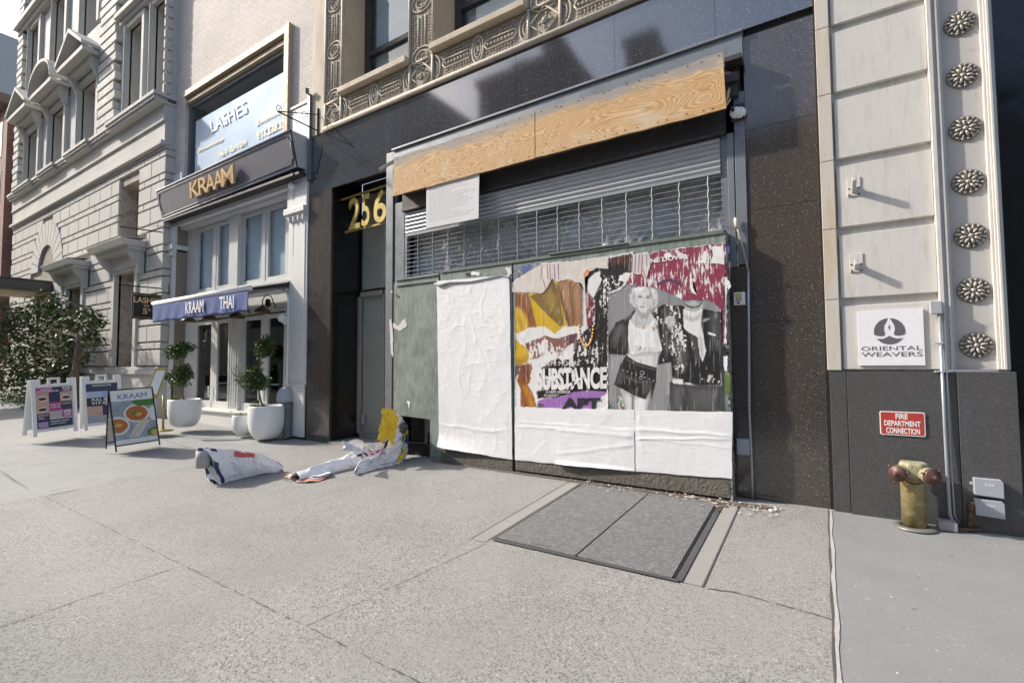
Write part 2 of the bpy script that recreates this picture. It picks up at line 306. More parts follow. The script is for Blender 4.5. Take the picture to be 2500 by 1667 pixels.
# ---------------------------------------------------------------- mesh builder
class MB:
    def __init__(s): s.v = []; s.f = []; s.m = []
    def add(s, vs, fs, mi=0):
        o = len(s.v); s.v += [Vector(v) for v in vs]
        for f in fs: s.f.append([i + o for i in f]); s.m.append(mi)
    def box(s, x0, x1, y0, y1, z0, z1, mi=0):
        s.add([(x, y, z) for x in (x0, x1) for y in (y0, y1) for z in (z0, z1)],
              [(0, 1, 3, 2), (4, 6, 7, 5), (0, 4, 5, 1), (2, 3, 7, 6), (0, 2, 6, 4), (1, 5, 7, 3)], mi)
    def prism(s, pts, y0, y1, mi=0):      # polygon in x,z extruded in y
        n = len(pts); a = [(p[0], y0, p[1]) for p in pts]; b = [(p[0], y1, p[1]) for p in pts]
        s.add(a + b, [list(range(n))] + [[i + n for i in range(n)][::-1]] + [[i, (i + 1) % n, (i + 1) % n + n, i + n] for i in range(n)], mi)
    def hull(s, base, off, mi=0):         # polygon of 3D points extruded by vector
        n = len(base); b = [Vector(p) + Vector(off) for p in base]
        s.add(list(base) + b, [list(range(n))] + [[i + n for i in range(n)][::-1]] + [[i, (i + 1) % n, (i + 1) % n + n, i + n] for i in range(n)], mi)
    def quad(s, a, b, c, d, mi=0): s.add([a, b, c, d], [(0, 1, 2, 3)], mi)
    def tube(s, pts, r, n=8, closed=False, mi=0, cap=True):
        pts = [Vector(p) for p in pts]; N = len(pts); rs = r if isinstance(r, (list, tuple)) else [r] * N
        rings = []; prev = None
        for i, p in enumerate(pts):
            if closed: t = (pts[(i + 1) % N] - pts[i - 1])
            else: t = pts[min(i + 1, N - 1)] - pts[max(i - 1, 0)]
            t = t.normalized() if t.length > 1e-9 else Vector((0, 0, 1))
            if prev is None:
                a = Vector((0, 0, 1)) if abs(t.z) < .9 else Vector((1, 0, 0)); u = t.cross(a).normalized()
            else:
                u = (prev - t * prev.dot(t)); u = u.normalized() if u.length > 1e-6 else t.orthogonal().normalized()
            prev = u; v = t.cross(u)
            rings.append([p + (u * math.cos(2 * math.pi * k / n) + v * math.sin(2 * math.pi * k / n)) * rs[i] for k in range(n)])
        vs = [q for rg in rings for q in rg]; fs = []
        for i in range(N if closed else N - 1):
            j = (i + 1) % N
            for k in range(n): fs.append([i * n + k, i * n + (k + 1) % n, j * n + (k + 1) % n, j * n + k])
        if cap and not closed: fs += [list(range(n))[::-1], [(N - 1) * n + k for k in range(n)]]
        s.add(vs, fs, mi)
    def lathe(s, c, prof, n=28, mi=0, axis=Vector((0, 0, 1))):
        axis = Vector(axis).normalized(); u = axis.orthogonal().normalized(); v = axis.cross(u); c = Vector(c)
        vs = [c + axis * h + (u * math.cos(2 * math.pi * k / n) + v * math.sin(2 * math.pi * k / n)) * r for r, h in prof for k in range(n)]
        fs = [[i * n + k, i * n + (k + 1) % n, (i + 1) * n + (k + 1) % n, (i + 1) * n + k] for i in range(len(prof) - 1) for k in range(n)]
        if prof[0][0] > 1e-4: fs.append(list(range(n))[::-1])
        if prof[-1][0] > 1e-4: fs.append([(len(prof) - 1) * n + k for k in range(n)])
        s.add(vs, fs, mi)
    def ball(s, c, r, n=8, mi=0, sc=(1, 1, 1)):
        c = Vector(c); vs = []; fs = []; m = max(4, n // 2 + 1)
        for i in range(m + 1):
            t = math.pi * i / m
            for k in range(n):
                a = 2 * math.pi * k / n
                vs.append(c + Vector((math.sin(t) * math.cos(a) * r * sc[0], math.sin(t) * math.sin(a) * r * sc[1], math.cos(t) * r * sc[2])))
        for i in range(m):
            for k in range(n): fs.append([i * n + k, i * n + (k + 1) % n, (i + 1) * n + (k + 1) % n, (i + 1) * n + k])
        s.add(vs, fs, mi)
    def grid(s, fn, nu, nv, mi=0):
        vs = [fn(i / nu, j / nv) for j in range(nv + 1) for i in range(nu + 1)]
        fs = [[j * (nu + 1) + i, j * (nu + 1) + i + 1, (j + 1) * (nu + 1) + i + 1, (j + 1) * (nu + 1) + i] for j in range(nv) for i in range(nu)]
        s.add(vs, fs, mi)
    def build(s, name, mats, parent=None, smooth=False, bevel=0, solid=0):
        me = bpy.data.meshes.new(name)
        off = Vector(ORG.get(parent.name, (0, 0, 0))) if parent else Vector((0, 0, 0))
        me.from_pydata([v - off for v in s.v], [], s.f)
        for m in (mats if isinstance(mats, (list, tuple)) else [mats]): me.materials.append(m)
        for p, mi in zip(me.polygons, s.m): p.material_index = mi; p.use_smooth = smooth
        me.update(); bm = bmesh.new(); bm.from_mesh(me)
        bmesh.ops.remove_doubles(bm, verts=bm.verts, dist=1e-5) if smooth else None
        bmesh.ops.recalc_face_normals(bm, faces=bm.faces); bm.to_mesh(me); bm.free()
        o = bpy.data.objects.new(name, me); COL.objects.link(o)
        if parent: o.parent = parent; ORG[o.name] = ORG.get(parent.name, (0, 0, 0))
        else: ORG[o.name] = (0, 0, 0)
        if bevel:
            b = o.modifiers.new('bevel', 'BEVEL'); b.width = bevel; b.segments = 2; b.limit_method = 'ANGLE'
        if solid:
            b = o.modifiers.new('thick', 'SOLIDIFY'); b.thickness = solid; b.offset = 0
        return o
ORG = {}
def tag(o, label=None, cat=None, group=None, kind=None):
    if label: o['label'] = label
    if cat: o['category'] = cat
    if group: o['group'] = group
    if kind: o['kind'] = kind
    return o
def thing(name, loc, label, cat, group=None):
    o = bpy.data.objects.new(name, None); COL.objects.link(o); o.location = loc; ORG[o.name] = tuple(loc)
    o.empty_display_size = .1
    return tag(o, label, cat, group)
_tc = {}
def text_mesh(st, bold=0.0, extr=0.0, shear=0.0):
    k = (st, bold, extr, shear)
    if k in _tc: return _tc[k]
    cu = bpy.data.curves.new('t', 'FONT'); cu.body = st; cu.offset = bold; cu.extrude = extr; cu.shear = shear; cu.resolution_u = 4
    ob = bpy.data.objects.new('t', cu); COL.objects.link(ob)
    dg = bpy.context.evaluated_depsgraph_get(); me = bpy.data.meshes.new_from_object(ob.evaluated_get(dg))
    vs = [v.co.copy() for v in me.vertices]; fs = [list(p.vertices) for p in me.polygons]
    bpy.data.objects.remove(ob); bpy.data.curves.remove(cu); bpy.data.meshes.remove(me)
    x0 = min(v.x for v in vs); x1 = max(v.x for v in vs); y0 = min(v.y for v in vs); y1 = max(v.y for v in vs)
    r = ([Vector(((v.x - x0) / (x1 - x0), (v.y - y0) / (y1 - y0), v.z)) for v in vs], fs); _tc[k] = r; return r
def text(mb, st, p00, p10, p01, depth=.004, bold=.0, mi=0, p11=None, shear=0.0):
    """lettering fitted to the box p00 (lower left), p10 (lower right), p01 (upper left), standing proud by depth"""
    vs, fs = text_mesh(st, bold, .5, shear)
    p00, p10, p01 = Vector(p00), Vector(p10), Vector(p01); p11 = Vector(p11) if p11 else p10 + p01 - p00
    n = (p10 - p00).cross(p01 - p00).normalized()
    mb.add([p00 * (1 - v.x) * (1 - v.y) + p10 * v.x * (1 - v.y) + p01 * (1 - v.x) * v.y + p11 * v.x * v.y + n * depth * (v.z + .5) for v in vs], fs, mi)
def wall_open(mb, x0, x1, z0, z1, holes, y, yb, mi=0, mr=None):
    """front face of a wall with rectangular openings and their reveals"""
    mr = mi if mr is None else mr
    xs = sorted({x0, x1} | {min(max(h[i], x0), x1) for h in holes for i in (0, 1)}); zs = sorted({z0, z1} | {min(max(h[i], z0), z1) for h in holes for i in (2, 3)})
    for a, b in zip(xs, xs[1:]):
        for c, d in zip(zs, zs[1:]):
            cx, cz = (a + b) / 2, (c + d) / 2
            if any(h[0] < cx < h[1] and h[2] < cz < h[3] for h in holes): continue
            mb.quad((a, y, c), (b, y, c), (b, y, d), (a, y, d), mi)
    for h in holes:
        a, b, c, d = h[:4]
        mb.quad((a, y, c), (a, yb, c), (a, yb, d), (a, y, d), mr); mb.quad((b, y, c), (b, y, d), (b, yb, d), (b, yb, c), mr)
        mb.quad((a, y, d), (a, yb, d), (b, yb, d), (b, y, d), mr); mb.quad((a, y, c), (b, y, c), (b, yb, c), (a, yb, c), mr)
# ================================================================ SETTING: pavement
def sheet(name, m, x0, x1, y0, y1, dz=0.0, nx=None):
    mb = MB(); xs = [x0] + ([-8.36] if x0 < -8.36 < x1 else []) + [x1]
    for a, b in zip(xs, xs[1:]):
        mb.quad((a, y0, gz(a, y0) + dz), (b, y0, gz(b, y0) + dz), (b, y1, gz(b, y1) + dz), (a, y1, gz(a, y1) + dz))
    return tag(mb.build(name, m), kind='structure')
def strip(mb, pts, wd, dz=.003):
    for (a, b) in zip(pts, pts[1:]):
        a, b = Vector((*a, 0)), Vector((*b, 0)); n = Vector((b.y - a.y, a.x - b.x, 0)).normalized() * wd / 2
        q = [a - n, b - n, b + n, a + n]; mb.quad(*[(p.x, p.y, gz(p.x, p.y) + dz) for p in q])
sheet('sidewalk', SIDEW, -8.36, .015, -9.5, 1.6)
sheet('sidewalk_concrete', CONC_L, -70, -8.36, -9.5, 1.6)
sheet('sidewalk_patch', CONC_R, .015, 12, -9.5, 1.6)
mb = MB()
def crk(a, b, n=26, amp=.012, w=.008):
    out = []
    for i in range(n + 1):
        t = i / n; out.append((a[0] + (b[0] - a[0]) * t + random.uniform(-amp, amp), a[1] + (b[1] - a[1]) * t + random.uniform(-amp, amp)))
    for p, q in zip(out, out[1:]):
        if random.random() < .82: strip(mb, [p, q], w * random.uniform(.4, 1.6))
crk((-8.36, -9), (-8.37, -.05), 60, .003, .010)
crk((-8.3, -3.98), (.0, -4.12), 160, .006, .006); crk((-4.6, -9), (-4.5, -4.08), 70, .006, .006)
crk((-2.55, -2.42), (-2.79, -4.08), 60, .009, .004); crk((-.55, -2.30), (.01, -2.36), 16, .006, .009)
crk((-.73, -2.34), (-.55, -2.30), 4, .006, .012)
for yy in (-1.7, -4.0, -6.2): crk((-60, yy), (-8.4, yy), 90, .004, .01)
for xx in (-10.7, -13.2, -15.7, -18.2, -21): crk((xx, -9), (xx, -.1), 40, .004, .01)
tag(mb.build('sidewalk_joints', JOINT), kind='structure')
# mortar fillet where the two pavements meet and along the foot of the stone wall
mb = MB(); pts = [(0.026 + .004 * math.sin(i * .5) + random.uniform(-.002, .002), -.03 - i * .08) for i in range(70)]
for i, (a, b) in enumerate(zip(pts, pts[1:])): strip(mb, [a, b], .014 + .012 * math.sin(i * .37) ** 2, .005)
tag(mb.build('pavement_mortar_seam', mat('pinkish mortar', (.42, .385, .36), .85, b=.5)), kind='structure')
mb = MB(); pts = [(0.006 + .004 * math.sin(i * 1.3), -.03 - i * .15) for i in range(50)]
for a, b in zip(pts, pts[1:]): strip(mb, [a, b], .012, .0035)
tag(mb.build('pavement_seam_gap', JOINT), kind='structure')
mb = MB(); mb.hull([(.2, -.02, .0), (2.2, -.02, .0), (2.2, -.02, .03), (.2, -.02, .028)], (0, .05, 0)); tag(mb.build('wall_foot_mortar', mat('pale mortar', (.62, .6, .56), .85)), kind='structure')
# road behind the camera with its kerb
mb = MB(); z = gz(0, -9.5)
for a, b in ((-70, -8.36), (-8.36, 12)):
    q = [(a, -9.5), (b, -9.5), (b, -9.65), (a, -9.65)]; t = [Vector((p[0], p[1], gz(p[0], -9.5))) for p in q]
    mb.hull(t, (0, 0, -.16))
tag(mb.build('kerb', mat('granite kerb', (.3, .3, .3), .7)), kind='structure')
mb = MB()
for a, b in ((-300, -32), (-32, -8.36), (-8.36, 300)):
    mb.quad((a, -400, gz(a, -9.5) - .14), (b, -400, gz(b, -9.5) - .14), (b, -9.65, gz(b, -9.5) - .14), (a, -9.65, gz(a, -9.5) - .14))
tag(mb.build('road', ASPH), kind='structure')
mb = MB(); mb.quad((-400, 1.7, -.3), (400, 1.7, -.3), (400, 500, -.3), (-400, 500, -.3)); tag(mb.build('ground', ASPH), kind='structure')

# ================================================================ GRANITE FRONTED BUILDING
gb = thing('granite_building', (-4, .3, 0), 'building faced in polished black granite with carved tan stone above, number 256 over its door', 'building')
# cladding slabs (thin gaps between them)
def slab(mb, x0, x1, z0, z1, y=0.0, t=.05): mb.box(x0 + .002, x1 - .002, y, y + t, z0 + .002, z1 - .002)
mb = MB()
for z0, z1 in ((-.3, 2.02), (2.02, 3.45), (3.45, 5.0), ): slab(mb, -8.79, -8.06, z0, z1)
mb.build('granite_pier', BLKGR, gb)
mb = MB()
for z0, z1 in ((-.3, 1.95), (1.95, 3.22), (3.22, 4.15), (4.15, 5.25)): slab(mb, -.66 if z1 < 5.26 else -.68, .03, z0, z1)
mb.build('granite_pier', BLKGR, gb)
mb = MB()
for a, b in ((-8.79, -6.3), (-6.3, -3.75), (-3.75, -2.2), (-2.2, -.95), (-.95, .03)): slab(mb, a, b, 5.34 if a > -6.4 else 5.30, 6.2)
slab(mb, -8.79, -6.5, 5.0, 5.30)
mb.build('granite_header', HDRGR, gb)
mb = MB(); mb.box(-8.79, .03, .06, .2, 5.36, 6.2); mb.box(-8.79, -8.1, .06, .3, -.3, 5.36); mb.box(-.64, .03, .06, .3, -.3, 5.36); mb.build('backing_wall', DKMET, gb)
# porch: polished side walls, soffit, back wall with door
mb = MB(); mb.box(-8.08, -8.06, .052, .75, -.3, 5.3); mb.build('porch_side', mat('porch black granite', (.012, .011, .01), .12, spec=.6), gb)
mb = MB(); mb.box(-8.06, -6.33, .02, .75, 5.3, 5.36); mb.box(-6.5, -6.48, .1, .75, -.3, 5.3); mb.build('porch_lining', DKMET, gb)
y = .66
mb = MB(); mb.box(-8.06, -6.5, y + .1, y + .14, 3.0, 5.3); mb.build('porch_back_wall', mat('porch bronze panel', (.075, .065, .045), .5, .3), gb)
dr = MB()
for a, b, c, d in ((-8.06, -7.98, 0, 3.0), (-7.32, -7.27, 0, 3.0), (-7.14, -7.02, 0, 3.0), (-6.6, -6.5, 0, 3.0), (-8.06, -6.5, 2.9, 3.0), (-8.06, -6.5, 0, .12), (-8.06, -6.5, 4.9, 5.0)): dr.box(a, b, y, y + .07, c, d)
door = dr.build('door', mat('dull door frame', (.36, .33, .28), .45, .2, var=.15), gb, bevel=.004)
mb = MB(); mb.box(-7.98, -6.5, y + .03, y + .05, .12, 2.9); mb.build('door_glass', GLASS, door)
mb = MB(); mb.box(-7.98, -6.5, y + .085, y + .095, .12, 2.9); mb.build('door_panel', mat('olive grey door panel', (.62, .52, .40), .5, .0, var=.2, vs=2), door)
mb = MB(); mb.box(-7.10, -7.07, y - .06, y - .03, .9, 1.5); mb.box(-7.10, -7.07, y - .04, y, .93, .96); mb.box(-7.10, -7.07, y - .04, y, 1.44, 1.47); mb.build('handle', GALV, door, bevel=.005)
mb = MB(); mb.box(-8.0, -6.5, y + .02, y + .04, 3.06, 4.9); tr = mb.build('transom_glass', GLASS, gb)
mb = MB(); mb.box(-8.0, -6.5, y + .07, y + .08, 3.06, 4.9); mb.build('transom_panel', mat('transom panel', (.62, .52, .40), .5, .0, var=.35, vs=1.2), gb)
mb = MB(); mb.box(-8.06, -6.45, -.02, .8, -.2, .035); mb.build('door_step', mat('threshold stone', (.3, .29, .27), .7), gb)
mb = MB(); p = W(830, 985, y); mb.box(-7.93, -7.84, y + .0, y + .03, .32, .5); mb.build('wall_plate', LGREY, gb, bevel=.004)
# 256 with its bars
num = thing('house_number', (-7.3, .3, 4.2), 'gold number 256 fixed between two gold bars above the doorway', 'house number')
yn = .22
def Q(px, py, yy=yn): return W(px, py, yy)
mb = MB()
for (a, b) in (((829, 491), (958, 449)), ((842, 569), (958, 541))):
    A, B = Q(*a), Q(*b); zt = .03; mb.hull([A, B, B + Vector((0, 0, zt)), A + Vector((0, 0, zt))], (0, .03, 0))
mb.build('bar', GOLDY, num)
for st, x0, x1, x2, x3 in (('2', 851, 881, 862, 882), ('5', 883, 905, 889, 910), ('6', 912, 946, 912, 946)):
    mb = MB(); zt = 489 - (x0 - 851) * .33; zb = 563 - (x0 - 851) * .24
    p00 = Q(x0 + 3, zb); w_ = Q(x1, zb).x - p00.x
    z1 = Q(x0, zt).z
    text(mb, st, p00, (p00.x + w_, yn, p00.z), (p00.x, yn, z1), .035, .012); mb.build('digit', GOLDY, num)
# grey metal front
mb = MB(); mb.box(-6.5, -6.33, -.02, .1, -.05, 5.3); mb.box(-6.285, -6.06, -.005, .08, 2.8, 4.35); mb.box(-6.33, -6.285, .04, .1, 0, 5.3)
mb.box(-.855, -.785, -.02, .05, 2.6, 4.16); mb.box(-.775, -.662, -.015, .05, 2.62, 4.62)
mb.box(-6.32, -.66, -.03, .06, 4.96, 5.30); mb.box(-6.33, -.655, -.06, .06, 5.30, 5.335)
mb.build('metal_frame', GREYMET, gb, bevel=.004)
mb = MB(); mb.box(-.86, -.66, .0, .05, -.2, 2.6); mb.build('jamb_infill', BLKGR, gb)
mb = MB(); mb.box(-6.06, -.86, -.06, .05, 4.17, 4.6); mb.box(-6.2, -.7, .0, .06, 4.6, 4.96); mb.box(-6.06, -.86, -.075, .0, 4.15, 4.19); mb.box(-.86, -.70, -.14, 0, 4.70, 4.80); mb.box(-.86, -.72, -.10, 0, 4.55, 4.70); mb.box(-.84, -.66, -.18, 0, 4.92, 4.98)
mb.box(-.80, -.66, -.06, 0, 4.28, 4.46); mb.build('steel_beam', DKMET, gb, bevel=.005)
# dark shop behind the grille
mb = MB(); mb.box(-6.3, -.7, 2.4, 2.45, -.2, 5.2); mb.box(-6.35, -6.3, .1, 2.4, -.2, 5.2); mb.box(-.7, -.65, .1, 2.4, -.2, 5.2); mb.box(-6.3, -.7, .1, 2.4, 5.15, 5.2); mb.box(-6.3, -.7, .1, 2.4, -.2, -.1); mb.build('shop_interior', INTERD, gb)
mb = MB(); mb.box(-6.06, -6.0, .0, .08, 2.7, 4.16); mb.build('guide_rail', GREYMET, gb); mb = MB(); mb.box(-.93, -.86, .0, .08, 2.7, 4.16); mb.build('guide_rail', GREYMET, gb)

# carved frieze and window piers
def relief(mb, pts, r, y=-.012, closed=False): mb.tube([(p[0], y, p[1]) for p in pts], r, 6, closed)
def oval(mb, cx, cz, rx, rz, r, n=20): relief(mb, [(cx + rx * math.cos(2 * math.pi * k / n), cz + rz * math.sin(2 * math.pi * k / n)) for k in range(n)], r, closed=True)
def scroll(mb, cx, cz, s, flip, r=.011, n=14):
    relief(mb, [(cx + flip * s * (1 - k / n * .8) * math.cos(k * .55), cz + s * (1 - k / n * .8) * math.sin(k * .55)) for k in range(n)], r)
def leafy(mb, x0, x1, z0, z1, d=.06):
    nx, nz = max(1, int((x1 - x0) / d)), max(1, int((z1 - z0) / d))
    for i in range(nx):
        for j in range(nz):
            cx, cz = x0 + (i + .5) * (x1 - x0) / nx, z0 + (j + .5) * (z1 - z0) / nz; a = random.uniform(0, 3.1)
            mb.tube([(cx - .024 * math.cos(a), -.006, cz - .024 * math.sin(a)), (cx + .004, -.018, cz + .004), (cx + .024 * math.cos(a), -.006, cz + .024 * math.sin(a))], [.004, .013, .004], 5)
def beads(mb, a, b, r=.016, gap=.042):
    a, b = Vector((a[0], 0, a[1])), Vector((b[0], 0, b[1])); n = max(1, int((b - a).length / gap))
    for i in range(n + 1): mb.ball(a + (b - a) * i / n + Vector((0, -.012, 0)), r, 6)
def diamond_block(mb, x0, x1, z0, z1):
    cx, cz = (x0 + x1) / 2, (z0 + z1) / 2; hx, hz = (x1 - x0) / 2 - .03, (z1 - z0) / 2 - .03
    relief(mb, [(cx - hx, cz), (cx, cz + hz), (cx + hx, cz), (cx, cz - hz)], .022, closed=True)
    for i in range(26):
        a = random.uniform(0, 6.28); q = random.uniform(.1, .62)
        mb.ball((cx + hx * q * math.cos(a) * .8, -.01, cz + hz * q * math.sin(a) * .8), random.uniform(.012, .024), 6)
    mb.ball((cx, -.012, cz), .035, 8)
    for sx in (x0 + .012, x1 - .012): mb.box(sx - .02, sx + .02, -.045, .01, z0, z1)
    mb.box(x0, x1, -.04, .01, z1 - .035, z1)
def hrun(mb, x0, x1, z0, z1):        # channel run between ovals in the horizontal band
    zc = (z0 + z1) / 2; q = .075
    relief(mb, [(x0, zc), (x0 + .05, zc + q), (x1 - .05, zc + q), (x1, zc)], .016); relief(mb, [(x0, zc), (x0 + .05, zc - q), (x1 - .05, zc - q), (x1, zc)], .016)
    beads(mb, (x0 + .07, zc), (x1 - .07, zc), .024, .058); leafy(mb, x0 + .02, x1 - .02, z0 + .04, zc - q - .02, .052); leafy(mb, x0 + .02, x1 - .02, zc + q + .02, z1 - .02, .052)
def big_oval(mb, cx, cz, rx=.11, rz=.22):
    oval(mb, cx, cz, rx, rz, .018); oval(mb, cx, cz, rx * .62, rz * .62, .013); scroll(mb, cx + .01, cz + rz * .72, .035, 1); scroll(mb, cx - .01, cz - rz * .72, .035, -1)
    for i in range(14):
        a = random.uniform(0, 6.28); q = random.random() * .5; mb.ball((cx + rx * q * math.cos(a), -.01, cz + rz * q * math.sin(a)), .016, 5)
def band(mb, x0, x1, z0, z1):
    n = 1 if x1 - x0 < 2.1 else 1; xm = (x0 + x1) / 2
    big_oval(mb, xm, (z0 + z1) / 2)
    for s, e in ((x0, 1), (x1, -1)):
        zc = (z0 + z1) / 2
        for rr, th in ((.2, .016), (.12, .012)): relief(mb, [(s + e * rr * .75 * math.cos(a), zc + rr * math.sin(a) * 1.1) for a in [math.pi * (k / 10 - .5) for k in range(11)]], th)
        scroll(mb, s + e * .06, zc + .17, .03, e); scroll(mb, s + e * .06, zc - .17, .03, e); leafy(mb, min(s, s + e * .07), max(s, s + e * .07), zc - .1, zc + .1, .045)
    hrun(mb, x0 + .2, xm - .13, z0, z1); hrun(mb, xm + .13, x1 - .2, z0, z1)
def vpier(mb, x0, x1, z0, z1):
    for sx in (x0, x1): mb.box(sx - .018, sx + .018, -.045, .01, z0, z1)
    xc = (x0 + x1) / 2; hw = (x1 - x0) / 2 - .04; z = z0 + .02
    while z < z1:
        oval(mb, xc, z + .02, hw, .17, .016); oval(mb, xc, z + .02, hw * .55, .10, .013); leafy(mb, xc - hw * .4, xc + hw * .4, z - .05, z + .09, .05)
        leafy(mb, x0 + .03, x0 + .03 + hw * .5, z + .19, z + .8, .055); leafy(mb, x1 - .03 - hw * .5, x1 - .03, z + .19, z + .8, .055)
        for q in (-.35, .35): relief(mb, [(xc + q * hw, z + .22), (xc + q * hw, z + .74)], .014)
        beads(mb, (xc, z + .24), (xc, z + .74), .018, .045); z += .97
ZB0, ZB1 = 6.25, 6.74
piers = [(-8.27, -7.76), (-5.93, -5.38), (-3.52, -2.97), (-1.15, -.6)]
mb = MB(); gm = MB()
mb.tube([(-8.3, -.03, 6.225), (.6, -.03, 6.225)], .045, 8)
for (a, b) in piers: diamond_block(mb, a, b, ZB0, ZB1); vpier(mb, a, b, ZB1 + .03, 9.4)
for (a, b) in ((-7.76, -5.93), (-5.38, -3.52), (-2.97, -1.15)): band(mb, a, b, ZB0, ZB1)
mb.build('carved_ornament', TERRA, gb, smooth=True)
gm.box(-8.27, .6, .0, .1, 6.2, ZB1)
for (a, b) in piers: gm.box(a, b, 0, .1, ZB1, 9.6)
gm.build('ornament_ground', TERRAD, gb)
mb = MB(); mb.box(-8.72, -8.29, -.01, .3, 6.2, 9.6); mb.build('plain_pier', TANST, gb); mb = MB(); mb.box(-.6, .03, -.01, .3, 6.2, 9.6); mb.build('plain_pier', TANST, gb)
wins = [(-7.76, -5.93), (-5.38, -3.52), (-2.97, -1.15)]
for (a, b) in wins:
    for c, d in ((a, a + .03), (b - .03, b)): mb = MB(); mb.box(c, d, 0.0, .62, ZB1, 9.6); mb.build('window_reveal', TANST, gb)
for i, (a, b) in enumerate(wins):
    mb = MB(); mb.box(a - .0, b + .0, -.14, .6, 6.76, 6.87); s_ = mb.build('window_sill', TANST, gb, bevel=.012)
    mb = MB()
    for c, d in ((a + .03, a + .17), (b - .17, b - .03)): mb.box(c, d, .5, .62, 6.87, 9.6)
    mb.box(a + .17, b - .17, .5, .6, 7.78, 7.88); mb.box(a + .17, b - .17, .5, .6, 6.87, 6.93)
    wf = mb.build('window', mat('dark window frame', (.055, .055, .055), .45, .3), gb)
    mb = MB(); mb.box(a + .17, b - .17, .56, .575, 6.9, 9.6); mb.build('pane', GLASS, wf)
    mb = MB(); mb.box(a + .2, b - .2, .66, .67, 6.9, 9.6); mb.build('blind', PANEBK, wf)
mb = MB(); mb.box(-8.72, .03, .7, 2.5, 6.2, 18); mb.box(-8.72, .03, .0, .7, 9.62, 18); mb.build('upper_wall', TANST, gb)

# ================================================================ STONE BUILDING ON THE RIGHT
sb = thing('stone_building', (1, .2, 0), 'cream stone building with a rosette studded pilaster on a charcoal granite base', 'building')
JZ = [W(2066, 731).z, W(2058.7, 559).z, W(2051, 392.9).z, W(2040.8, 232).z, W(2033, 70).z]
st_ = JZ[0] - 1.42; JZ = [1.42] + JZ + [JZ[-1] + .66 * k for k in range(1, 6)]
mb = MB(); zc = 1.43
for a, b in zip(JZ, JZ[1:]): mb.box(.045, .165, -.06, .1, a + .003, b - .003)
mb.build('side_column', ORANGEC, sb, bevel=.004)
mb = MB()
for a, b in zip(JZ, JZ[1:]): mb.box(.185, .938, -.04, .05, a + .012, b - .075)
mb.build('stone_block', CREAM, sb, bevel=.004)
mb = MB(); mb.box(.165, .95, .0, .1, 1.4, JZ[-1]); mb.build('groove_backing', CREAM, sb)
mb = MB(); mb.box(.94, .975, -.085, .1, 1.43, JZ[-1]); mb.box(.975, 1.0, -.06, .1, 1.43, JZ[-1]); mb.box(1.0, 1.02, -.072, .1, 1.43, JZ[-1]); mb.box(1.02, 1.038, -.05, .1, 1.43, JZ[-1])
mb.box(1.315, 1.335, -.05, .1, 1.43, JZ[-1]); mb.box(1.335, 1.35, -.065, .1, 1.43, JZ[-1]); mb.box(1.35, 1.37, -.085, .1, 1.43, JZ[-1]); mb.box(1.37, 1.39, -.045, .1, 1.43, JZ[-1]); mb.box(1.39, 1.405, -.02, .1, 1.43, JZ[-1])
mb.build('pilaster_moulding', CREAM, sb, bevel=.004)
mb = MB(); mb.box(1.038, 1.315, -.01, .1, 1.43, JZ[-1]); mb.build('pilaster_panel', PILM, sb)
# rosettes
ROSD = mat('rosette shaded ground', (.20, .185, .16), .7, .1, var=.3, vs=30); rm = MB(); c = Vector((0, 0, 0)); ax = Vector((0, -1, 0))  # backing disc darkened: shade between the petals is put into its colour
rm.lathe(c, [(.112, 0), (.118, .008), (.112, .016), (.1, .012), (.0, .012)], 32, axis=ax)
def pet(a, r0, r1, wd, h, n=5):
    u = Vector((math.cos(a), 0, math.sin(a))); v = Vector((-math.sin(a), 0, math.cos(a))); P = []
    for i in range(7):
        t = i / 6; r = r0 + (r1 - r0) * t; P.append(u * r + Vector((0, -.014 - h * math.sin(t * 3.1), 0)))
    rm.tube(P, [wd * (.25 + .95 * math.sin(.35 + 2.5 * i / 6)) for i in range(7)], 7, mi=1)
for k in range(8): pet(k * math.pi / 4 + .2, .022, .078, .0105, .018)
for k in range(8): pet(k * math.pi / 4 + .2 + math.pi / 8, .05, .106, .0065, .012)
for k in range(16):
    a = k * math.pi / 8 + .2; rm.ball((math.cos(a) * .1, -.016, math.sin(a) * .1), .011, 6, mi=1)
rm.ball((0, -.02, 0), .022, 8, mi=1)
ros = None
for i in range(-1, 9):
    z = 1.65 + .504 * i
    if z < 1.6: continue
    if ros is None:
        ros = rm.build('rosette', [ROSD, ROSM], sb, smooth=True); ros.location = Vector((1.185, -.01, z)) - Vector(ORG[sb.name])
        for v in ros.data.vertices: v.co += Vector(ORG[sb.name])
        r = ros
    else:
        r = ros.copy(); COL.objects.link(r); r.parent = sb; r.location = Vector((1.185, -.01, z)) - Vector(ORG[sb.name])
    r.rotation_euler = (0, .4 * i, 0)
    if i < 0: r.location.z = 1.65
# base
mb = MB(); mb.box(.06, .2, -.05, .1, -.3, 1.42); mb.box(.205, 1.03, -.075, .1, -.3, 1.405); mb.box(1.032, 1.42, -.095, .1, -.3, 1.41); mb.build('granite_base', CHARGR, sb, bevel=.004)
mb = MB(); mb.box(.03, .06, .0, .1, -.3, 8); mb.build('expansion_gap', BLKMAT, sb)
mb = MB(); mb.box(1.42, 5.5, .3, .35, -.3, 7); mb.box(1.405, 1.42, -.01, .35, -.3, 7); mb.build('dark_shopfront', mat('dark tinted shopfront', (.012, .012, .014), .15), sb)
mb = MB()
for x in (1.9, 2.9, 3.9): mb.box(x, x + .07, .2, .3, -.1, 6.6)
mb.build('shopfront_mullion', DKMET, sb)
mb = MB(); mb.box(.03, 5.5, .1, 2.5, 7.0, 16); mb.build('upper_wall', CREAM, sb)

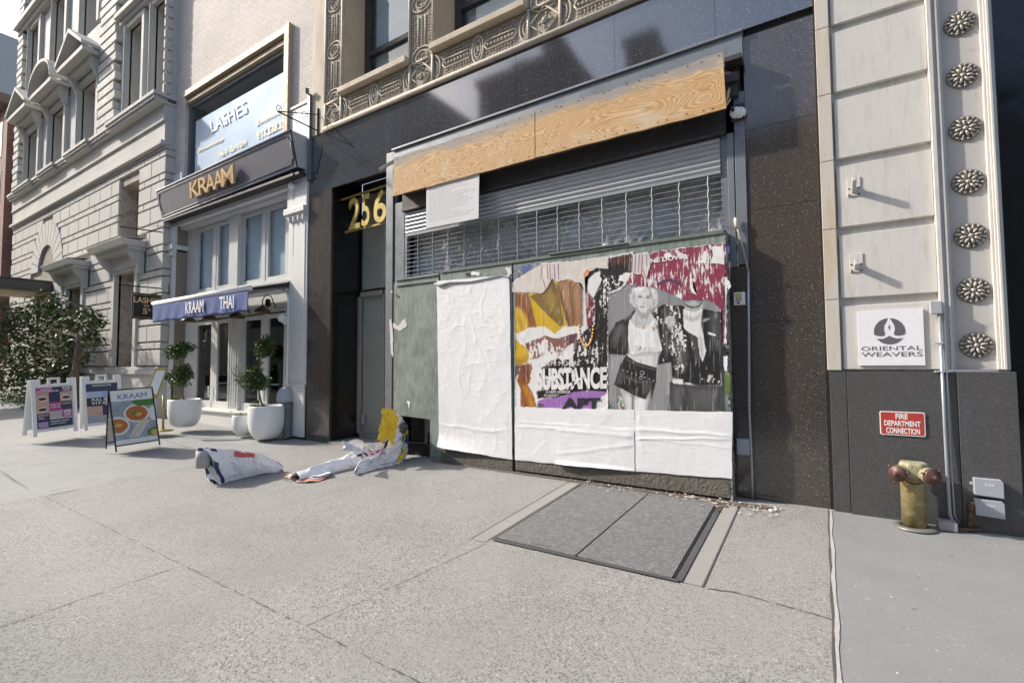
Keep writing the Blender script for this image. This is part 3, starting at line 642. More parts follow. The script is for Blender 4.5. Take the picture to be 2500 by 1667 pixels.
# flag brackets
def bracket(zc, x, L_, ang, label):
    t = thing('wall_bracket', (x, -.04, zc), label, 'wall bracket', 'bracket stubs bolted to the cream stone')
    mb = MB(); mb.box(x - .055, x + .055, -.05, -.04, zc - .06, zc + .13); mb.build('mounting_plate', CREAM, t, bevel=.002)
    mb = MB(); mb.hull([(x - .018, -.05, zc - .03), (x + .018, -.05, zc - .03), (x + .018, -.05, zc + .03), (x - .018, -.05, zc + .03)], (-.0, -L_, L_ * ang)); mb.build('arm', CREAM, t, bevel=.002)
    mb = MB()
    for a in (-.04, .04):
        for b in (-.045, .02): mb.ball((x + a, -.052, zc + b), .009, 8)
    mb.build('bolts', DKMET, t, smooth=True)
bracket(W(2085, 468).z, W(2084, 465).x, .15, .55, 'longer cream bracket stub, upper of the two bolted to the stone wall')
bracket(W(2090, 652).z, W(2090, 652).x, .12, .25, 'short cream bracket stub, lower of the two, above the white square sign')

# carpet company sign
os_ = thing('company_sign', (.57, -.05, 1.75), 'square white sign with dark lotus emblem reading ORIENTAL WEAVERS', 'sign')
a = W(2092, 759, -.05); b = W(2261, 893, -.05); X0, X1, Z1, Z0 = a.x, b.x - .005, W(2175, 756, -.05).z, W(2180, 892, -.05).z
mb = MB(); mb.box(X0, X1, -.058, -.045, Z0, Z1); mb.build('panel', SIGNW, os_, bevel=.0015)
mb = MB(); w_ = X1 - X0; h_ = Z1 - Z0
text(mb, 'ORIENTAL', (X0 + w_ * .045, -.0585, Z0 + h_ * .27), (X0 + w_ * .965, -.0585, Z0 + h_ * .27), (X0 + w_ * .045, -.0585, Z0 + h_ * .345), .0015)
text(mb, 'WEAVERS', (X0 + w_ * .045, -.0585, Z0 + h_ * .16), (X0 + w_ * .965, -.0585, Z0 + h_ * .16), (X0 + w_ * .045, -.0585, Z0 + h_ * .24), .0015)
mb.build('lettering', GREYPR, os_)
mb = MB(); cx, cz, rx, rz = X0 + w_ * .49, Z0 + h_ * .615, w_ * .235, h_ * .235
def arc(a0, a1, n, fx=1, fz=1): return [(cx + rx * fx * math.cos(a0 + (a1 - a0) * i / n), cz + rz * fz * math.sin(a0 + (a1 - a0) * i / n)) for i in range(n + 1)]
R_ = arc(-.28, 1.50, 14) + [(cx + rx * .18, cz + rz * .75), (cx + rx * .33, cz + rz * .45), (cx + rx * .37, cz + rz * .1), (cx + rx * .28, cz - rz * .15), (cx + rx * .35, cz - rz * .34), (cx + rx * .65, cz - rz * .36)]
mb.prism(R_, -.0605, -.058); mb.prism([(2 * cx - p[0], p[1]) for p in R_][::-1], -.0605, -.058)
mb.prism([(cx - rx * .86, cz - rz * .56)] + arc(math.pi + .62, 2 * math.pi - .62, 12) + [(cx + rx * .86, cz - rz * .56), (cx + rx * .45, cz - rz * .58), (cx + rx * .15, cz - rz * .45), (cx, cz - rz * .35), (cx - rx * .15, cz - rz * .45), (cx - rx * .45, cz - rz * .58)], -.0605, -.058)
mb.prism([(cx, cz + rz * .5), (cx + rx * .06, cz + rz * .3), (cx, cz + rz * .1), (cx - rx * .06, cz + rz * .3)], -.0605, -.058)
mb.build('emblem', GREYPR, os_)
# fire department sign
fs = thing('fire_connection_sign', (.63, -.085, .9), 'red sign with white border reading FIRE DEPARTMENT CONNECTION', 'sign')
a = W(2147, 1003, -.09); bz = W(2148, 1060, -.09).z; X0, X1, Z0, Z1 = a.x, W(2259, 1030, -.09).x, bz, a.z
def rrect(x0, x1, z0, z1, r, n=5):
    o = []
    for (cx, cz, a0) in ((x1 - r, z1 - r, 0), (x0 + r, z1 - r, 90), (x0 + r, z0 + r, 180), (x1 - r, z0 + r, 270)):
        for k in range(n + 1): t = math.radians(a0 + 90 * k / n); o.append((cx + r * math.cos(t), cz + r * math.sin(t)))
    return o
mb = MB(); mb.prism(rrect(X0, X1, Z0, Z1, .015), -.086, -.078); mb.build('border', WHT, fs)
mb = MB(); mb.prism(rrect(X0 + .008, X1 - .008, Z0 + .008, Z1 - .008, .01), -.0875, -.086); mb.build('panel', REDS, fs)
mb = MB(); w_ = X1 - X0; h_ = Z1 - Z0
for st, u0, u1, v0, v1 in (('FIRE', .36, .63, .69, .92), ('DEPARTMENT', .1, .9, .395, .62), ('CONNECTION', .14, .88, .08, .32)):
    text(mb, st, (X0 + w_ * u0, -.088, Z0 + h_ * v0), (X0 + w_ * u1, -.088, Z0 + h_ * v0), (X0 + w_ * u0, -.088, Z0 + h_ * v1), .0015, .02)
mb.build('lettering', WHT, fs)
for o in fs.children: o.location.z -= .0
# conduit with junction box and foot box
cp = thing('conduit', (.935, -.1, 0), 'grey conduit running from a square junction box down the cream pilaster edge to the ground', 'pipe')
xb = W(2298, 850, -.12).x
mb = MB(); mb.box(W(2271, 733, -.13).x, W(2299, 733, -.13).x, -.13, -.06, W(2280, 766, -.13).z, W(2280, 735, -.13).z); mb.build('junction_box', LGREY, cp, bevel=.004)
pts = [Vector((xb, -.105, W(2290, 766, -.1).z)), Vector((xb, -.11, .9)), Vector((xb, -.12, .5)), Vector((xb + .004, -.13, .12)), Vector((xb + .03, -.14, .05))]
mb = MB(); mb.tube(pts, .013, 10); mb.build('pipe', GALV, cp, smooth=True)
mb = MB(); mb.tube([p + Vector((.033, .01, 0)) for p in pts], .006, 8); mb.build('cable', GALV, cp, smooth=True)
mb = MB()
for py in (838, 907): z = W(2285, py, -.1).z; mb.box(xb - .05, xb + .018, -.122, -.06, z - .007, z + .007)
mb.build('clamp', LGREY, cp, bevel=.002)
p = G(2310, 1290); mb = MB(); mb.box(p.x - .065, p.x + .065, -.24, -.10, -.0, .075); fb = mb.build('foot_box', mat('cement splashed box', (.3, .3, .3), .8, b=.5), cp, bevel=.006)
mb = MB(); mb.tube([(p.x + .06, -.2, .02), (p.x + .18, -.16, .02), (p.x + .24, -.12, .02)], .012, 6); mb.build('ground_cable', RUST, cp)
rp = MB(); x = W(2366, 1220, -.12).x; rp.tube([(x - .012, -.13, -.02), (x, -.13, .1), (x + .008, -.13, .21)], [.02, .017, .017], 8); rp.tube([(x + .008, -.13, .17), (x + .012, -.13, .24)], .021, 8)
tag(rp.build('pipe_stub', RUST, smooth=True), 'rusty pipe stub sticking up beside the two grey meter boxes', 'pipe')
def meter(z0, z1, lab, wob, txt):
    t = thing('meter_box', (1.22, -.1, z0), lab, 'meter box', 'grey boxes low on the granite base')
    x0, x1 = W(2378, 1180, -.14).x, W(2450, 1180, -.14).x
    mb = MB(); mb.hull([(x0, -.15, z0 + wob), (x1, -.15, z0 - .01), (x1, -.15, z1 - .02), (x1 - .015, -.15, z1), (x0, -.15, z1 + wob)], (0, .055, 0)); mb.build('case', LGREY, t, bevel=.004)
    mb = MB(); zz = (z0 + z1) / 2; text(mb, txt, (x0 + .07, -.1505, zz + .015), (x0 + .13, -.1505, zz + .012), (x0 + .07, -.1505, zz + .035), .001); mb.build('lettering', WHT, t)
    mb = MB(); mb.lathe((x0 - .012, -.11, zz + .02), [(.008, -.004), (.014, -.004), (.014, .004), (.008, .004)], 12, axis=Vector((0, -1, 0))); mb.build('lug', LGREY, t)
meter(W(2400, 1209, -.14).z, W(2400, 1168, -.14).z, 'upper of two grey DEP meter boxes low on the granite, near the right edge', 0, 'DEP')
meter(W(2400, 1258, -.14).z, W(2400, 1219, -.14).z, 'lower grey meter box with the rusty pipe stub at its left', 0, 'DEP')

# fire department siamese connection
sg = G(2233, 1288); sg.z = gz(sg.x, sg.y); hx, hy, hz = sg.x, sg.y, sg.z
sm = thing('siamese_connection', (hx, hy, hz), 'yellow fire department standpipe with two dull red capped inlets, on the pavement', 'standpipe')
mb = MB(); mb.lathe((hx, hy, hz), [(.155, 0), (.165, .006), (.16, .016), (.13, .022), (.10, .024), (.10, .02)], 36); mb.build('ground_flange', mat('tarnished flange', (.27, .27, .24), .4, .5, var=.2), sm, smooth=True)
mb = MB(); mb.lathe((hx, hy, hz), [(.092, .022), (.092, .40), (.095, .44), (.097, .475)], 32)
mb.build('body', BRASSO, sm, smooth=True)
mb = MB(); H_ = .56
top = [Vector((hx + a, hy + b, hz + .46)) for a, b in ((-.10, -.02), (-.04, -.10), (.06, -.10), (.12, -.02), (.10, .09), (-.08, .09))]
mb.hull(top, (0, 0, .135)); mb.build('head', CAPG, sm, bevel=.02)
for sx, dx in ((-1, -.115), (1, .115)):
    ax = Vector((sx * .55, -1, -.05)).normalized(); c0 = Vector((hx + dx * .55, hy - .03, hz + .505))
    mb = MB(); mb.lathe(c0, [(.062, 0), (.066, .07), (.072, .09), (.072, .11)], 24, axis=ax); inl = mb.build('inlet', CAPG, sm, smooth=True)
    mb = MB(); c1 = c0 + ax * .10; mb.lathe(c1, [(.066, 0), (.072, .004), (.072, .026), (.066, .040), (.034, .043), (.030, .050), (.019, .052), (.017, .072), (.0, .077)], 28, axis=ax)
    u = ax.orthogonal().normalized(); v = ax.cross(u)
    for k in range(3):
        a = k * 2.09 + .8 + sx * .2; d = u * math.cos(a) + v * math.sin(a); mb.tube([c1 + ax * .018 + d * .07, c1 + ax * .02 + d * .097], .009, 6)
    mb.build('cap', CAPR, inl, smooth=True)
mb = MB(); P0 = Vector((hx - .09, hy - .13, hz + .47)); P1 = Vector((hx + .09, hy - .13, hz + .46))
for i in range(28):
    t = i / 27; p = P0.lerp(P1, t) - Vector((0, -.035 * math.sin(t * 3.14), .05 * math.sin(t * 3.14))); mb.tube([p + Vector((.005 * math.cos(k * 1.05), .0, .004 * math.sin(k * 1.05))) for k in range(6)], .0018, 4, True)
for i in range(12): t = i / 11; mb.ball((hx - .09 + .07 * t, hy - .12, hz + .45 - .06 * math.sin(t * 3)), .004, 5)
mb.build('chain', CHAIN, sm)

# ================================================================ SHOP BUILDING WITH THE NAVY SIGN
kb = thing('shop_building', (-11.8, .3, .3), 'narrow pale brick building with a white shopfront and wide display window above', 'building')
YS = .29
mb = MB(); wall_open(mb, -14.95, -8.72, 6.3, 14, [(-14.35, -9.65, 6.3, 8.78)], .02, .15); mb.build('brick_wall', BRICK, kb)
mb = MB(); mb.box(-9.65, -9.47, -.08, .16, 5.6, 8.92); mb.box(-14.35, -9.65, -.05, .16, 8.76, 8.92); mb.box(-14.35, -9.65, .02, .16, 8.6, 8.70); mb.build('window_surround', TANFR, kb, bevel=.01)
mb = MB(); mb.box(-14.35, -14.28, .1, .2, 5.6, 8.6); mb.box(-9.7, -9.65, .1, .2, 5.6, 8.6); mb.box(-14.3, -9.65, .1, .2, 8.5, 8.6); sw = mb.build('display_window', GREYMET, kb)
mb = MB(); mb.box(-14.3, -9.66, .14, .15, 5.6, 8.55); mb.build('pane', glassm('display glass', (.92, .96, 1), 1.38), sw)
mb = MB()
mb.box(-14.05, -9.75, .153, .158, 5.6, 8.1); mb.build('frosted_film', FILM, sw)
mb = MB(); mb.box(-14.3, -9.65, 2, 2.05, 5.6, 8.6); mb.box(-14.35, -14.3, .2, 2, 5.6, 8.6); mb.build('room_wall', INTER, sw)
def wt(mb, st, a, b, c, y=.135, bold=.0, shear=0.0):
    p = W(*a, y); q = W(*b, y); r = W(*c, y); text(mb, st, (p.x, y, p.z), (q.x, y, q.z), (r.x + 0, y, r.z), .004, bold, shear=shear)
mb = MB(); wt(mb, 'LASHES', (516, 325), (604, 275), (512, 297)); mb.build('white_lettering', WHT, sw)
mb = MB()
wt(mb, 'Permanent makeup', (482, 376), (544, 346), (481, 366), shear=.3); wt(mb, 'Hard Gel Mani', (534, 386), (602, 353), (533, 372), shear=.3)
wt(mb, 'Extensions', (625, 308), (700, 268), (624, 296), shear=.3); wt(mb, '917.528.55', (628, 342), (697, 308), (627, 324), .135, .01, .2)
mb.build('gold_lettering', emis('gilt window lettering', (.9, .68, .3), .0), sw)
# white fascia, pilasters
mb = MB(); mb.box(-9.47, -8.81, -.03, .2, 5.3, 6.95); mb.box(-9.5, -8.79, -.05, .2, 6.95, 7.0); mb.box(-14.9, -14.36, -.03, .02, 5.4, 6.72); mb.box(-14.9, -8.85, .0, .3, 5.3, 6.3); mb.build('fascia', WHITEP, kb, bevel=.004)
def pilaster(x0, x1, name):
    mb = MB(); mb.box(x0, x1, -.02, .3, gh(x0), 4.62); mb.box(x0 - .02, x1 + .02 if x1 < -9 else x1, -.05, .3, 4.78, 5.3); mb.box(x0 - .05, x1 + (.05 if x1 < -9 else .0), -.12, .3, 4.66, 4.78); mb.box(x0 - .03, x1 + (.03 if x1 < -9 else .0), -.07, .3, 4.6, 4.66)
    for i in range(4): xx = x0 + (i + .5) * (x1 - x0) / 4; mb.box(xx - .02, xx + .02, -.09, .0, 4.5, 4.6)
    mb.box(x0 + .06, x1 - .06, -.035, .0, 1.2, 4.45); mb.box(x0 - .02, x1, -.06, .3, 1.06, 1.12); mb.box(x0 - .01, x1, -.05, .3, gh(x0), 1.06)
    mb.build(name, WHITEP, kb, bevel=.006)
pilaster(-9.45, -8.80, 'pilaster'); pilaster(-14.87, -14.66, 'pilaster')
mb = MB(); mb.box(-14.66, -14.63, .02, YS + .1, .3, 5.3); mb.build('side_reveal', JAMB, kb)
mb = MB(); mb.box(-9.46, -9.45, .02, YS + .1, .1, 5.3); mb.build('right_reveal', WHITEP, kb)
mb = MB(); mb.box(-14.63, -9.46, .1, YS + .1, 5.22, 5.32); mb.build('shopfront_soffit', GREYP, kb)
# upper casements
def casement(x0, x1, z0, z1, m, parent, name='window', st=.09):
    mb = MB(); mb.box(x0, x0 + st, YS, YS + .06, z0, z1); mb.box(x1 - st, x1, YS, YS + .06, z0, z1); mb.box(x0 + st, x1 - st, YS + .001, YS + .059, z1 - .1, z1); mb.box(x0 + st, x1 - st, YS + .001, YS + .059, z0, z0 + .12)
    f = mb.build(name, m, parent, bevel=.006); mb = MB(); mb.box(x0 + st, x1 - st, YS + .03, YS + .036, z0 + .12, z1 - .1); mb.build('pane', GLASS, f); return f
for (a, b) in ((-14.13, -13.2), (-13.08, -12.28), (-11.87, -10.93), (-10.83, -9.97)): casement(a, b, 3.42, 5.2, GREYP, kb)
mb = MB(); mb.box(-14.63, -14.13, YS - .02, YS + .08, 3.42, 5.22); mb.box(-12.28, -11.87, YS - .1, YS + .08, 3.42, 5.22); mb.box(-9.97, -9.46, YS - .06, YS + .08, 3.42, 5.22); mb.box(-13.2, -13.08, YS - .01, YS + .07, 3.42, 5.2); mb.box(-10.93, -10.83, YS - .01, YS + .07, 3.42, 5.2)
mb.box(-14.64, -9.46, YS - .12, YS + .1, 3.3, 3.42); mb.build('window_mullion', GREYP, kb, bevel=.006)
mb = MB(); mb.box(-14.1, -12.3, YS + .12, YS + .14, 3.42, 5.2); mb.box(-11.85, -10.0, YS + .12, YS + .14, 3.42, 5.2); mb.build('pane_backing', PANEBK, kb)  # pale panels added behind the panes, their colour imitating bright sky reflections
# middle band with doors below
mb = MB(); mb.box(-14.64, -9.46, YS - .02, YS + .1, 2.72, 3.3); mb.box(-14.64, -9.46, YS - .08, YS, 3.22, 3.3); mb.box(-14.64, -9.46, YS - .05, YS, 2.72, 2.78); mb.build('signage_band', GREYP, kb, bevel=.005)
for (a, b) in ((-14.12, -13.15), (-13.05, -12.26), (-11.78, -10.87), (-10.78, -9.95)):
    f = casement(a, b, .42, 2.68, WHITEP, kb, 'door', .11)
    mb = MB(); mb.box(a + .03, b - .03, YS - .012, YS, .44, .62); mb.build('kick_panel', WHITEP, f, bevel=.004)
    mb = MB(); xh = b - .07 if a in (-14.12, -11.78) else a + .07; mb.tube([(xh, YS, .98), (xh + .01, YS - .06, .98), (xh + .01, YS - .06, .72), (xh, YS, .72)], .012, 6); mb.build('handle', WHITEPL, f, smooth=True)
mb = MB(); mb.box(-14.63, -14.12, YS - .02, YS + .08, .3, 2.72); mb.box(-12.26, -11.78, YS - .08, YS + .08, .2, 2.72); mb.box(-9.95, -9.46, YS - .04, YS + .08, .1, 2.72); mb.box(-13.15, -13.05, YS, YS + .07, .42, 2.7); mb.box(-10.87, -10.78, YS, YS + .07, .42, 2.7)
for x in (-12.2, -12.1, -12.0, -11.9): mb.box(x, x + .04, YS - .1, YS - .08, .5, 2.6)
mb.build('door_post', WHITEP, kb, bevel=.005)
mb = MB(); mb.box(-14.6, -9.5, -.02, YS + .1, .0, .40); mb.box(-14.6, -9.5, -.07, YS + .1, .40, .44); mb.build('door_sill', WHITEP, kb, bevel=.006)
mb = MB(); mb.box(-14.6, -9.5, 3.2, 3.25, .3, 5.2); mb.box(-14.65, -14.6, .4, 3.2, .3, 5.2); mb.box(-9.5, -9.46, .4, 3.2, .1, 5.2); mb.box(-14.6, -9.5, .4, 3.2, .2, .3); mb.build('room_wall', INTER, kb)
mb = MB(); mb.box(-14.6, -9.5, .41, 3.2, 3.0, 3.1); mb.build('room_ceiling', mat('pale ceiling', (.3, .28, .25), .8), kb)
# things seen inside
for i, (x, y) in enumerate(((-13.6, 1.0), (-11.2, 1.1), (-10.4, 1.3))):
    t = thing('restaurant_table', (x, y, .3), ['round pale table with a warm lamp behind the left glass door', 'round pale table behind the middle glass door', 'pale table nearest the right pilaster, inside the shop'][i], 'table', 'tables inside the shop')
    mb = MB(); mb.lathe((x, y, 1.02), [(.35, 0), (.36, .015), (.35, .03)], 20); mb.build('tabletop', WHITEPL, t); mb = MB(); mb.lathe((x, y, .3), [(.2, 0), (.18, .02), (.03, .04), (.03, .72)], 14); mb.build('pedestal', BLACK, t)
mb = MB(); wx_ = -12.0
mb.box(-8.95, -8.8, -.02, .2, -.1, 5.3) if 0 else None
up = MB(); up.box(-14.95, -8.75, .15, 2.5, 8.95, 14); up.build('upper_floors', BRICK, kb)

# navy shop sign, canted forward
sgn = thing('shop_sign', (-11.9, -.3, 5.9), 'long dark slate sign board with raised gold letters KRAAM above the white shopfront', 'sign')
TL, TR = Vector((-14.98, -.38, 6.20)), Vector((-8.87, -.38, 6.24)); BL, BR = Vector((-14.93, -.23, 5.46)), Vector((-8.87, -.23, 5.54))
mb = MB(); mb.add([TL, TR, BR, BL, TL + Vector((0, .36, 0)), TR + Vector((0, .36, 0)), BR + Vector((0, .21, 0)), BL + Vector((0, .21, 0))], [(0, 1, 2, 3), (4, 5, 6, 7), (0, 1, 5, 4), (3, 2, 6, 7), (0, 3, 7, 4)]); mb.build('board', NAVYG, sgn)
mb = MB(); mb.quad(TR + Vector((.002, 0, 0)), BR + Vector((.002, 0, 0)), BR + Vector((.002, .21, 0)), TR + Vector((.002, .34, 0))); mb.build('end_panel', GREYP, sgn)
mb = MB(); fn = (TR - TL).cross(BL - TL).normalized(); fn = fn if fn.y < 0 else -fn
def FP(u, v, d=.006): return TL.lerp(TR, u) * (1 - v) + BL.lerp(BR, u) * v + fn * d
nu = .018
for P in ([(nu, .10), (1 - nu - .012, .10)], [(nu, .90), (1 - nu - .012, .90)], [(nu * .6, .28), (nu * .6, .72)], [(1 - nu * .6, .28), (1 - nu * .6, .72)]): mb.tube([FP(*q) for q in P], .008, 6)
for cu_, cv, s1, s2 in ((nu * .6, .10, 1, 1), (1 - nu * .6, .10, -1, 1), (nu * .6, .90, 1, -1), (1 - nu * .6, .90, -1, -1)):
    mb.tube([FP(cu_ + s1 * .014 * math.cos(a), cv + s2 * .17 * math.sin(a)) for a in [math.pi / 2 * k / 6 for k in range(7)]], .008, 6)
mb.tube([FP(0, 0), FP(1, 0)], .014, 6); mb.tube([FP(0, 1), FP(1, 1)], .012, 6)
mb.build('border_line', SIGNLINE, sgn, smooth=True)
mb = MB(); mb.tube([TR, BR], .016, 6); mb.build('edge_trim', BLACK, sgn)
mb = MB()
def onface(px, py):
    d = ray(px, py); t = (TL - CAM).dot(fn) / d.dot(fn); return CAM + d * t
KL = [('K', 471, 494), ('R', 492, 515), ('A', 509, 533), ('A', 529, 552), ('M', 548, 578)]
for ch, a, b in KL:
    yb = 483 - (a - 478) * .355; yt = 447 - (a - 471) * .42
    pa, pb = onface(a + 2, yb), onface(b + 1, yb - (b - a) * .355); pt = onface(a, yt)
    text(mb, ch, pa + fn * .03, pb + fn * .03, pa + (pt - pa) * 1.0 + fn * .03 + Vector((0, 0, 0)), .055, .008)
mb.build('lettering', GOLD, sgn)
mb = MB(); mb.box(-14.9, -8.85, -.2, .0, 5.40, 5.46); mb.box(-14.8, -9.0, -.24, -.2, 5.38, 5.43); mb.build('under_sign_trough', DKMET, kb)

# awning
aw = thing('awning', (-11.5, -.4, 3.1), 'partly open blue awning with white roll and valance lettered KRAAM THAI', 'awning')
A0, A1 = W(375, 742, -.86), W(611, 702, -.86); ax0, ax1, az = A0.x, A1.x, (A0.z + A1.z) / 2
mb = MB(); mb.tube([(ax0, -.86, az), (ax1, -.86, az)], .05, 14); mb.build('front_roll', AWNW, aw, smooth=True)
mb = MB(); mb.grid(lambda u, v: Vector((ax0 + .02 + (ax1 - ax0 - .04) * u, -.88 + .008 * math.sin(u * 60 + v * 2) * v, az - .04 - v * .42 - .012 * math.sin(u * 25) * v)), 120, 8); val = mb.build('valance', AWN, aw, smooth=True, solid=.004)
mb = MB(); mb.quad((ax0, -.84, az + .02), (ax1, -.84, az + .02), (ax1, -.03, az + .26), (ax0, -.03, az + .26)); mb.build('canopy', AWN, aw, solid=.008)
mb = MB()
for x in (ax0 + .1, ax1 - .03): mb.hull([(x - .02, -.84, az - .04), (x - .02, -.84, az + .01), (x - .02, -.02, az + .24), (x - .02, -.02, az + .13)], (.04, 0, 0))
mb.build('arm', BLACK, aw)
mb = MB(); mb.box(ax0, ax1 + .1, -.02, .12, az + .1, az + .2); mb.build('wall_rail', WHITEP, aw)
mb = MB()
for st, a, b in (('KRAAM', 453, 497), ('THAI', 536, 571)):
    sl_ = -.167; f = lambda x, q: 742 + (x - 375) * sl_ + q
    pa = W(a, f(a, 22 if st == 'KRAAM' else 17), -.905); pb = W(b, f(b, 22 if st == 'KRAAM' else 17), -.905); pc = W(a, f(a, 0) + (-1 + 13 if st == 'KRAAM' else 8), -.905)
    pc = W(a - 1, f(a, -4) + 12, -.905)
    zb = (pa.z + pb.z) / 2; text(mb, st, (pa.x, -.905, az - .36), (pb.x, -.905, az - .36), (pa.x, -.905, az - .10), .004, .012)
mb.build('lettering', WHT, aw)
# gooseneck lamps
gl0 = None
for i, (px, py) in enumerate(((460, 783), (511, 778), (578, 774), (641, 761))):
    lab = ['bronze gooseneck lamp furthest left under the blue awning', 'bronze gooseneck lamp second from the left under the awning', 'bronze gooseneck lamp third from the left, at the end of the valance', 'bronze gooseneck lamp clear of the awning, nearest the right pilaster'][i]
    c = W(px, py, -.12)
    if gl0 is None:
        g = thing('gooseneck_lamp', c, lab, 'wall lamp', 'gooseneck lamps over the shop doors'); ORG[g.name] = (0, 0, 0)
        mb = MB(); mb.lathe((0, 0, 0), [(.17, -.03), (.165, .0), (.13, .06), (.06, .10), (.035, .13), (.0, .14)], 20); mb.build('shade', BRONZE, g, smooth=True)
        mb = MB(); mb.tube([(0, 0, .12), (0, -.01, .24), (0, .04, .34), (0, .12, .38), (0, .2, .34), (0, .26, .2), (0, .3, .1)], .012, 8); mb.build('neck', BLACK, g, smooth=True); gl0 = g
    else:
        g = gl0.copy(); COL.objects.link(g); g['label'] = lab; g.location = c
        for ch in gl0.children: q = ch.copy(); COL.objects.link(q); q.parent = g
for i, (px, py) in enumerate(((485, 768), (533, 762), (600, 752), (659, 744))):
    c = W(px, py, .1); t = thing('spotlight', c, ['small black spotlight between the first two lamps', 'small black spotlight between the second and third lamps', 'small black spotlight between the third and fourth lamps', 'small black spotlight right of the last gooseneck lamp'][i], 'spotlight', 'spotlights over the shop doors')
    mb = MB(); mb.tube([c + Vector((0, .1, .05)), c + Vector((.0, .0, .03))], .014, 6); mb.build('bracket', BLACK, t); mb = MB(); mb.lathe(c + Vector((-.04, -.02, .04)), [(.03, -.1), (.055, -.08), (.06, .06), (.03, .1)], 12, axis=Vector((.5, -.3, -.8))); mb.build('lamp_head', BLACK, t, smooth=True)
# white camera by the doors and the conduit down the pilaster
t = thing('security_camera', W(690, 776, -.05), 'white turret camera on the white shopfront under the awning bracket', 'camera')
c = W(690, 776, -.06); mb = MB(); mb.ball(c, .1, 14); mb.build('housing', WHITEPL, t, smooth=True); mb = MB(); mb.box(c.x + .06, c.x + .16, -.1, .0, c.z - .14, c.z + .02); mb.build('base', WHITEPL, t, bevel=.01)
mb = MB(); xx = W(703, 800, -.06).x
mb.tube([(xx - .3, -.05, 3.12), (xx - .1, -.05, 3.06), (xx, -.06, 2.9), (xx, -.06, 1.2), (xx + .02, -.06, .95)], .02, 8); tag(mb.build('white_conduit', WHITEPL, smooth=True), 'thin white conduit bending down beside the right shop pilaster', 'pipe')
t = thing('flood_light', W(712, 455, -.08), 'small white floodlight high on the shop pilaster just under the slate sign', 'floodlight')
c = W(712, 455, -.08); mb = MB(); mb.ball(c, .07, 10, sc=(1, 1, 1.2)); mb.build('head', WHITEPL, t, smooth=True); mb = MB(); mb.tube([c, c + Vector((.08, .05, .03)), c + Vector((.2, .07, .04))], .015, 6); mb.tube([c + Vector((0, 0, -.05)), c + Vector((.02, .05, -.4)), c + Vector((.02, .05, -1.5))], .01, 6); mb.build('cable', WHITEPL, t)

# hanging sign arms
def arm_sign(px0, py0, px1, py1, lab):
    A = W(px1, py1, -.03); B = WX(px0, py0, A.x); t = thing('sign_arm', A, lab, 'sign bracket', 'black iron arms on the shop corner')
    mb = MB(); mb.tube([A, B], .016, 8); mb.tube([A + Vector((0, -.02, -.12)), A + Vector((0, -.02, .12))], .02, 6); mb.build('arm', BLACK, t)
    mb = MB(); mb.tube([A + Vector((0, 0, .22)), A.lerp(B, .8) + Vector((0, 0, .02))], .004, 5)
    for q, s in ((.12, 1), (.82, -1)):
        c = A.lerp(B, q) + Vector((0, 0, .09)); mb.tube([c + Vector((0, s * .07 * (1 - k / 16) * math.cos(k * .6), .07 * (1 - k / 16) * math.sin(k * .6))) for k in range(14)], .008, 5)
    mb.build('scroll', BLACK, t, smooth=True); return A, B
arm_sign(292, 553, 415, 570, 'upper black iron sign arm without a board, on the white shop corner')
A, B = arm_sign(288, 695, 413, 706, 'lower black iron sign arm carrying the LASHES board')
hs = thing('hanging_sign', (A.x, -.7, 2.9), 'black hanging board with gold letters LASHES ON 5TH beside the awning', 'sign')
P = [WX(x, y, A.x) for x, y in ((320, 777), (392, 776), (390, 717), (320, 713))]
ya, yb, za, zb = P[0].y, P[1].y, P[0].z, P[3].z
mb = MB(); mb.box(A.x - .02, A.x + .02, ya, yb, za, zb); mb.build('board', BLACK, hs, bevel=.004)
mb = MB(); X = A.x + .022
for (y0, z0, y1, z1) in ((ya + .03, za + .04, yb - .03, za + .04), (ya + .03, zb - .04, yb - .03, zb - .04), (ya + .03, za + .04, ya + .03, zb - .04), (yb - .03, za + .04, yb - .03, zb - .04)): mb.tube([(X, y0, z0), (X, y1, z1)], .006, 5)
mb.build('border_line', GOLDY, hs)
mb = MB(); H = zb - za; Wd = yb - ya
for st, u0, u1, v0, v1 in (('LASHES', .06, .92, .62, .84), ('ON', .40, .56, .48, .57), ('5', .36, .52, .2, .42), ('TH', .53, .63, .32, .42)): text(mb, st, (X, ya + Wd * u0, za + H * v0), (X, ya + Wd * u1, za + H * v0), (X, ya + Wd * u0, za + H * v1), .006, .01)
mb.build('lettering', GOLD, hs)
mb = MB(); [mb.tube([(A.x, y, zb), (A.x, y, A.z)], .006, 5) for y in (ya + .08, yb - .12)]; mb.build('hanger', BLACK, hs)
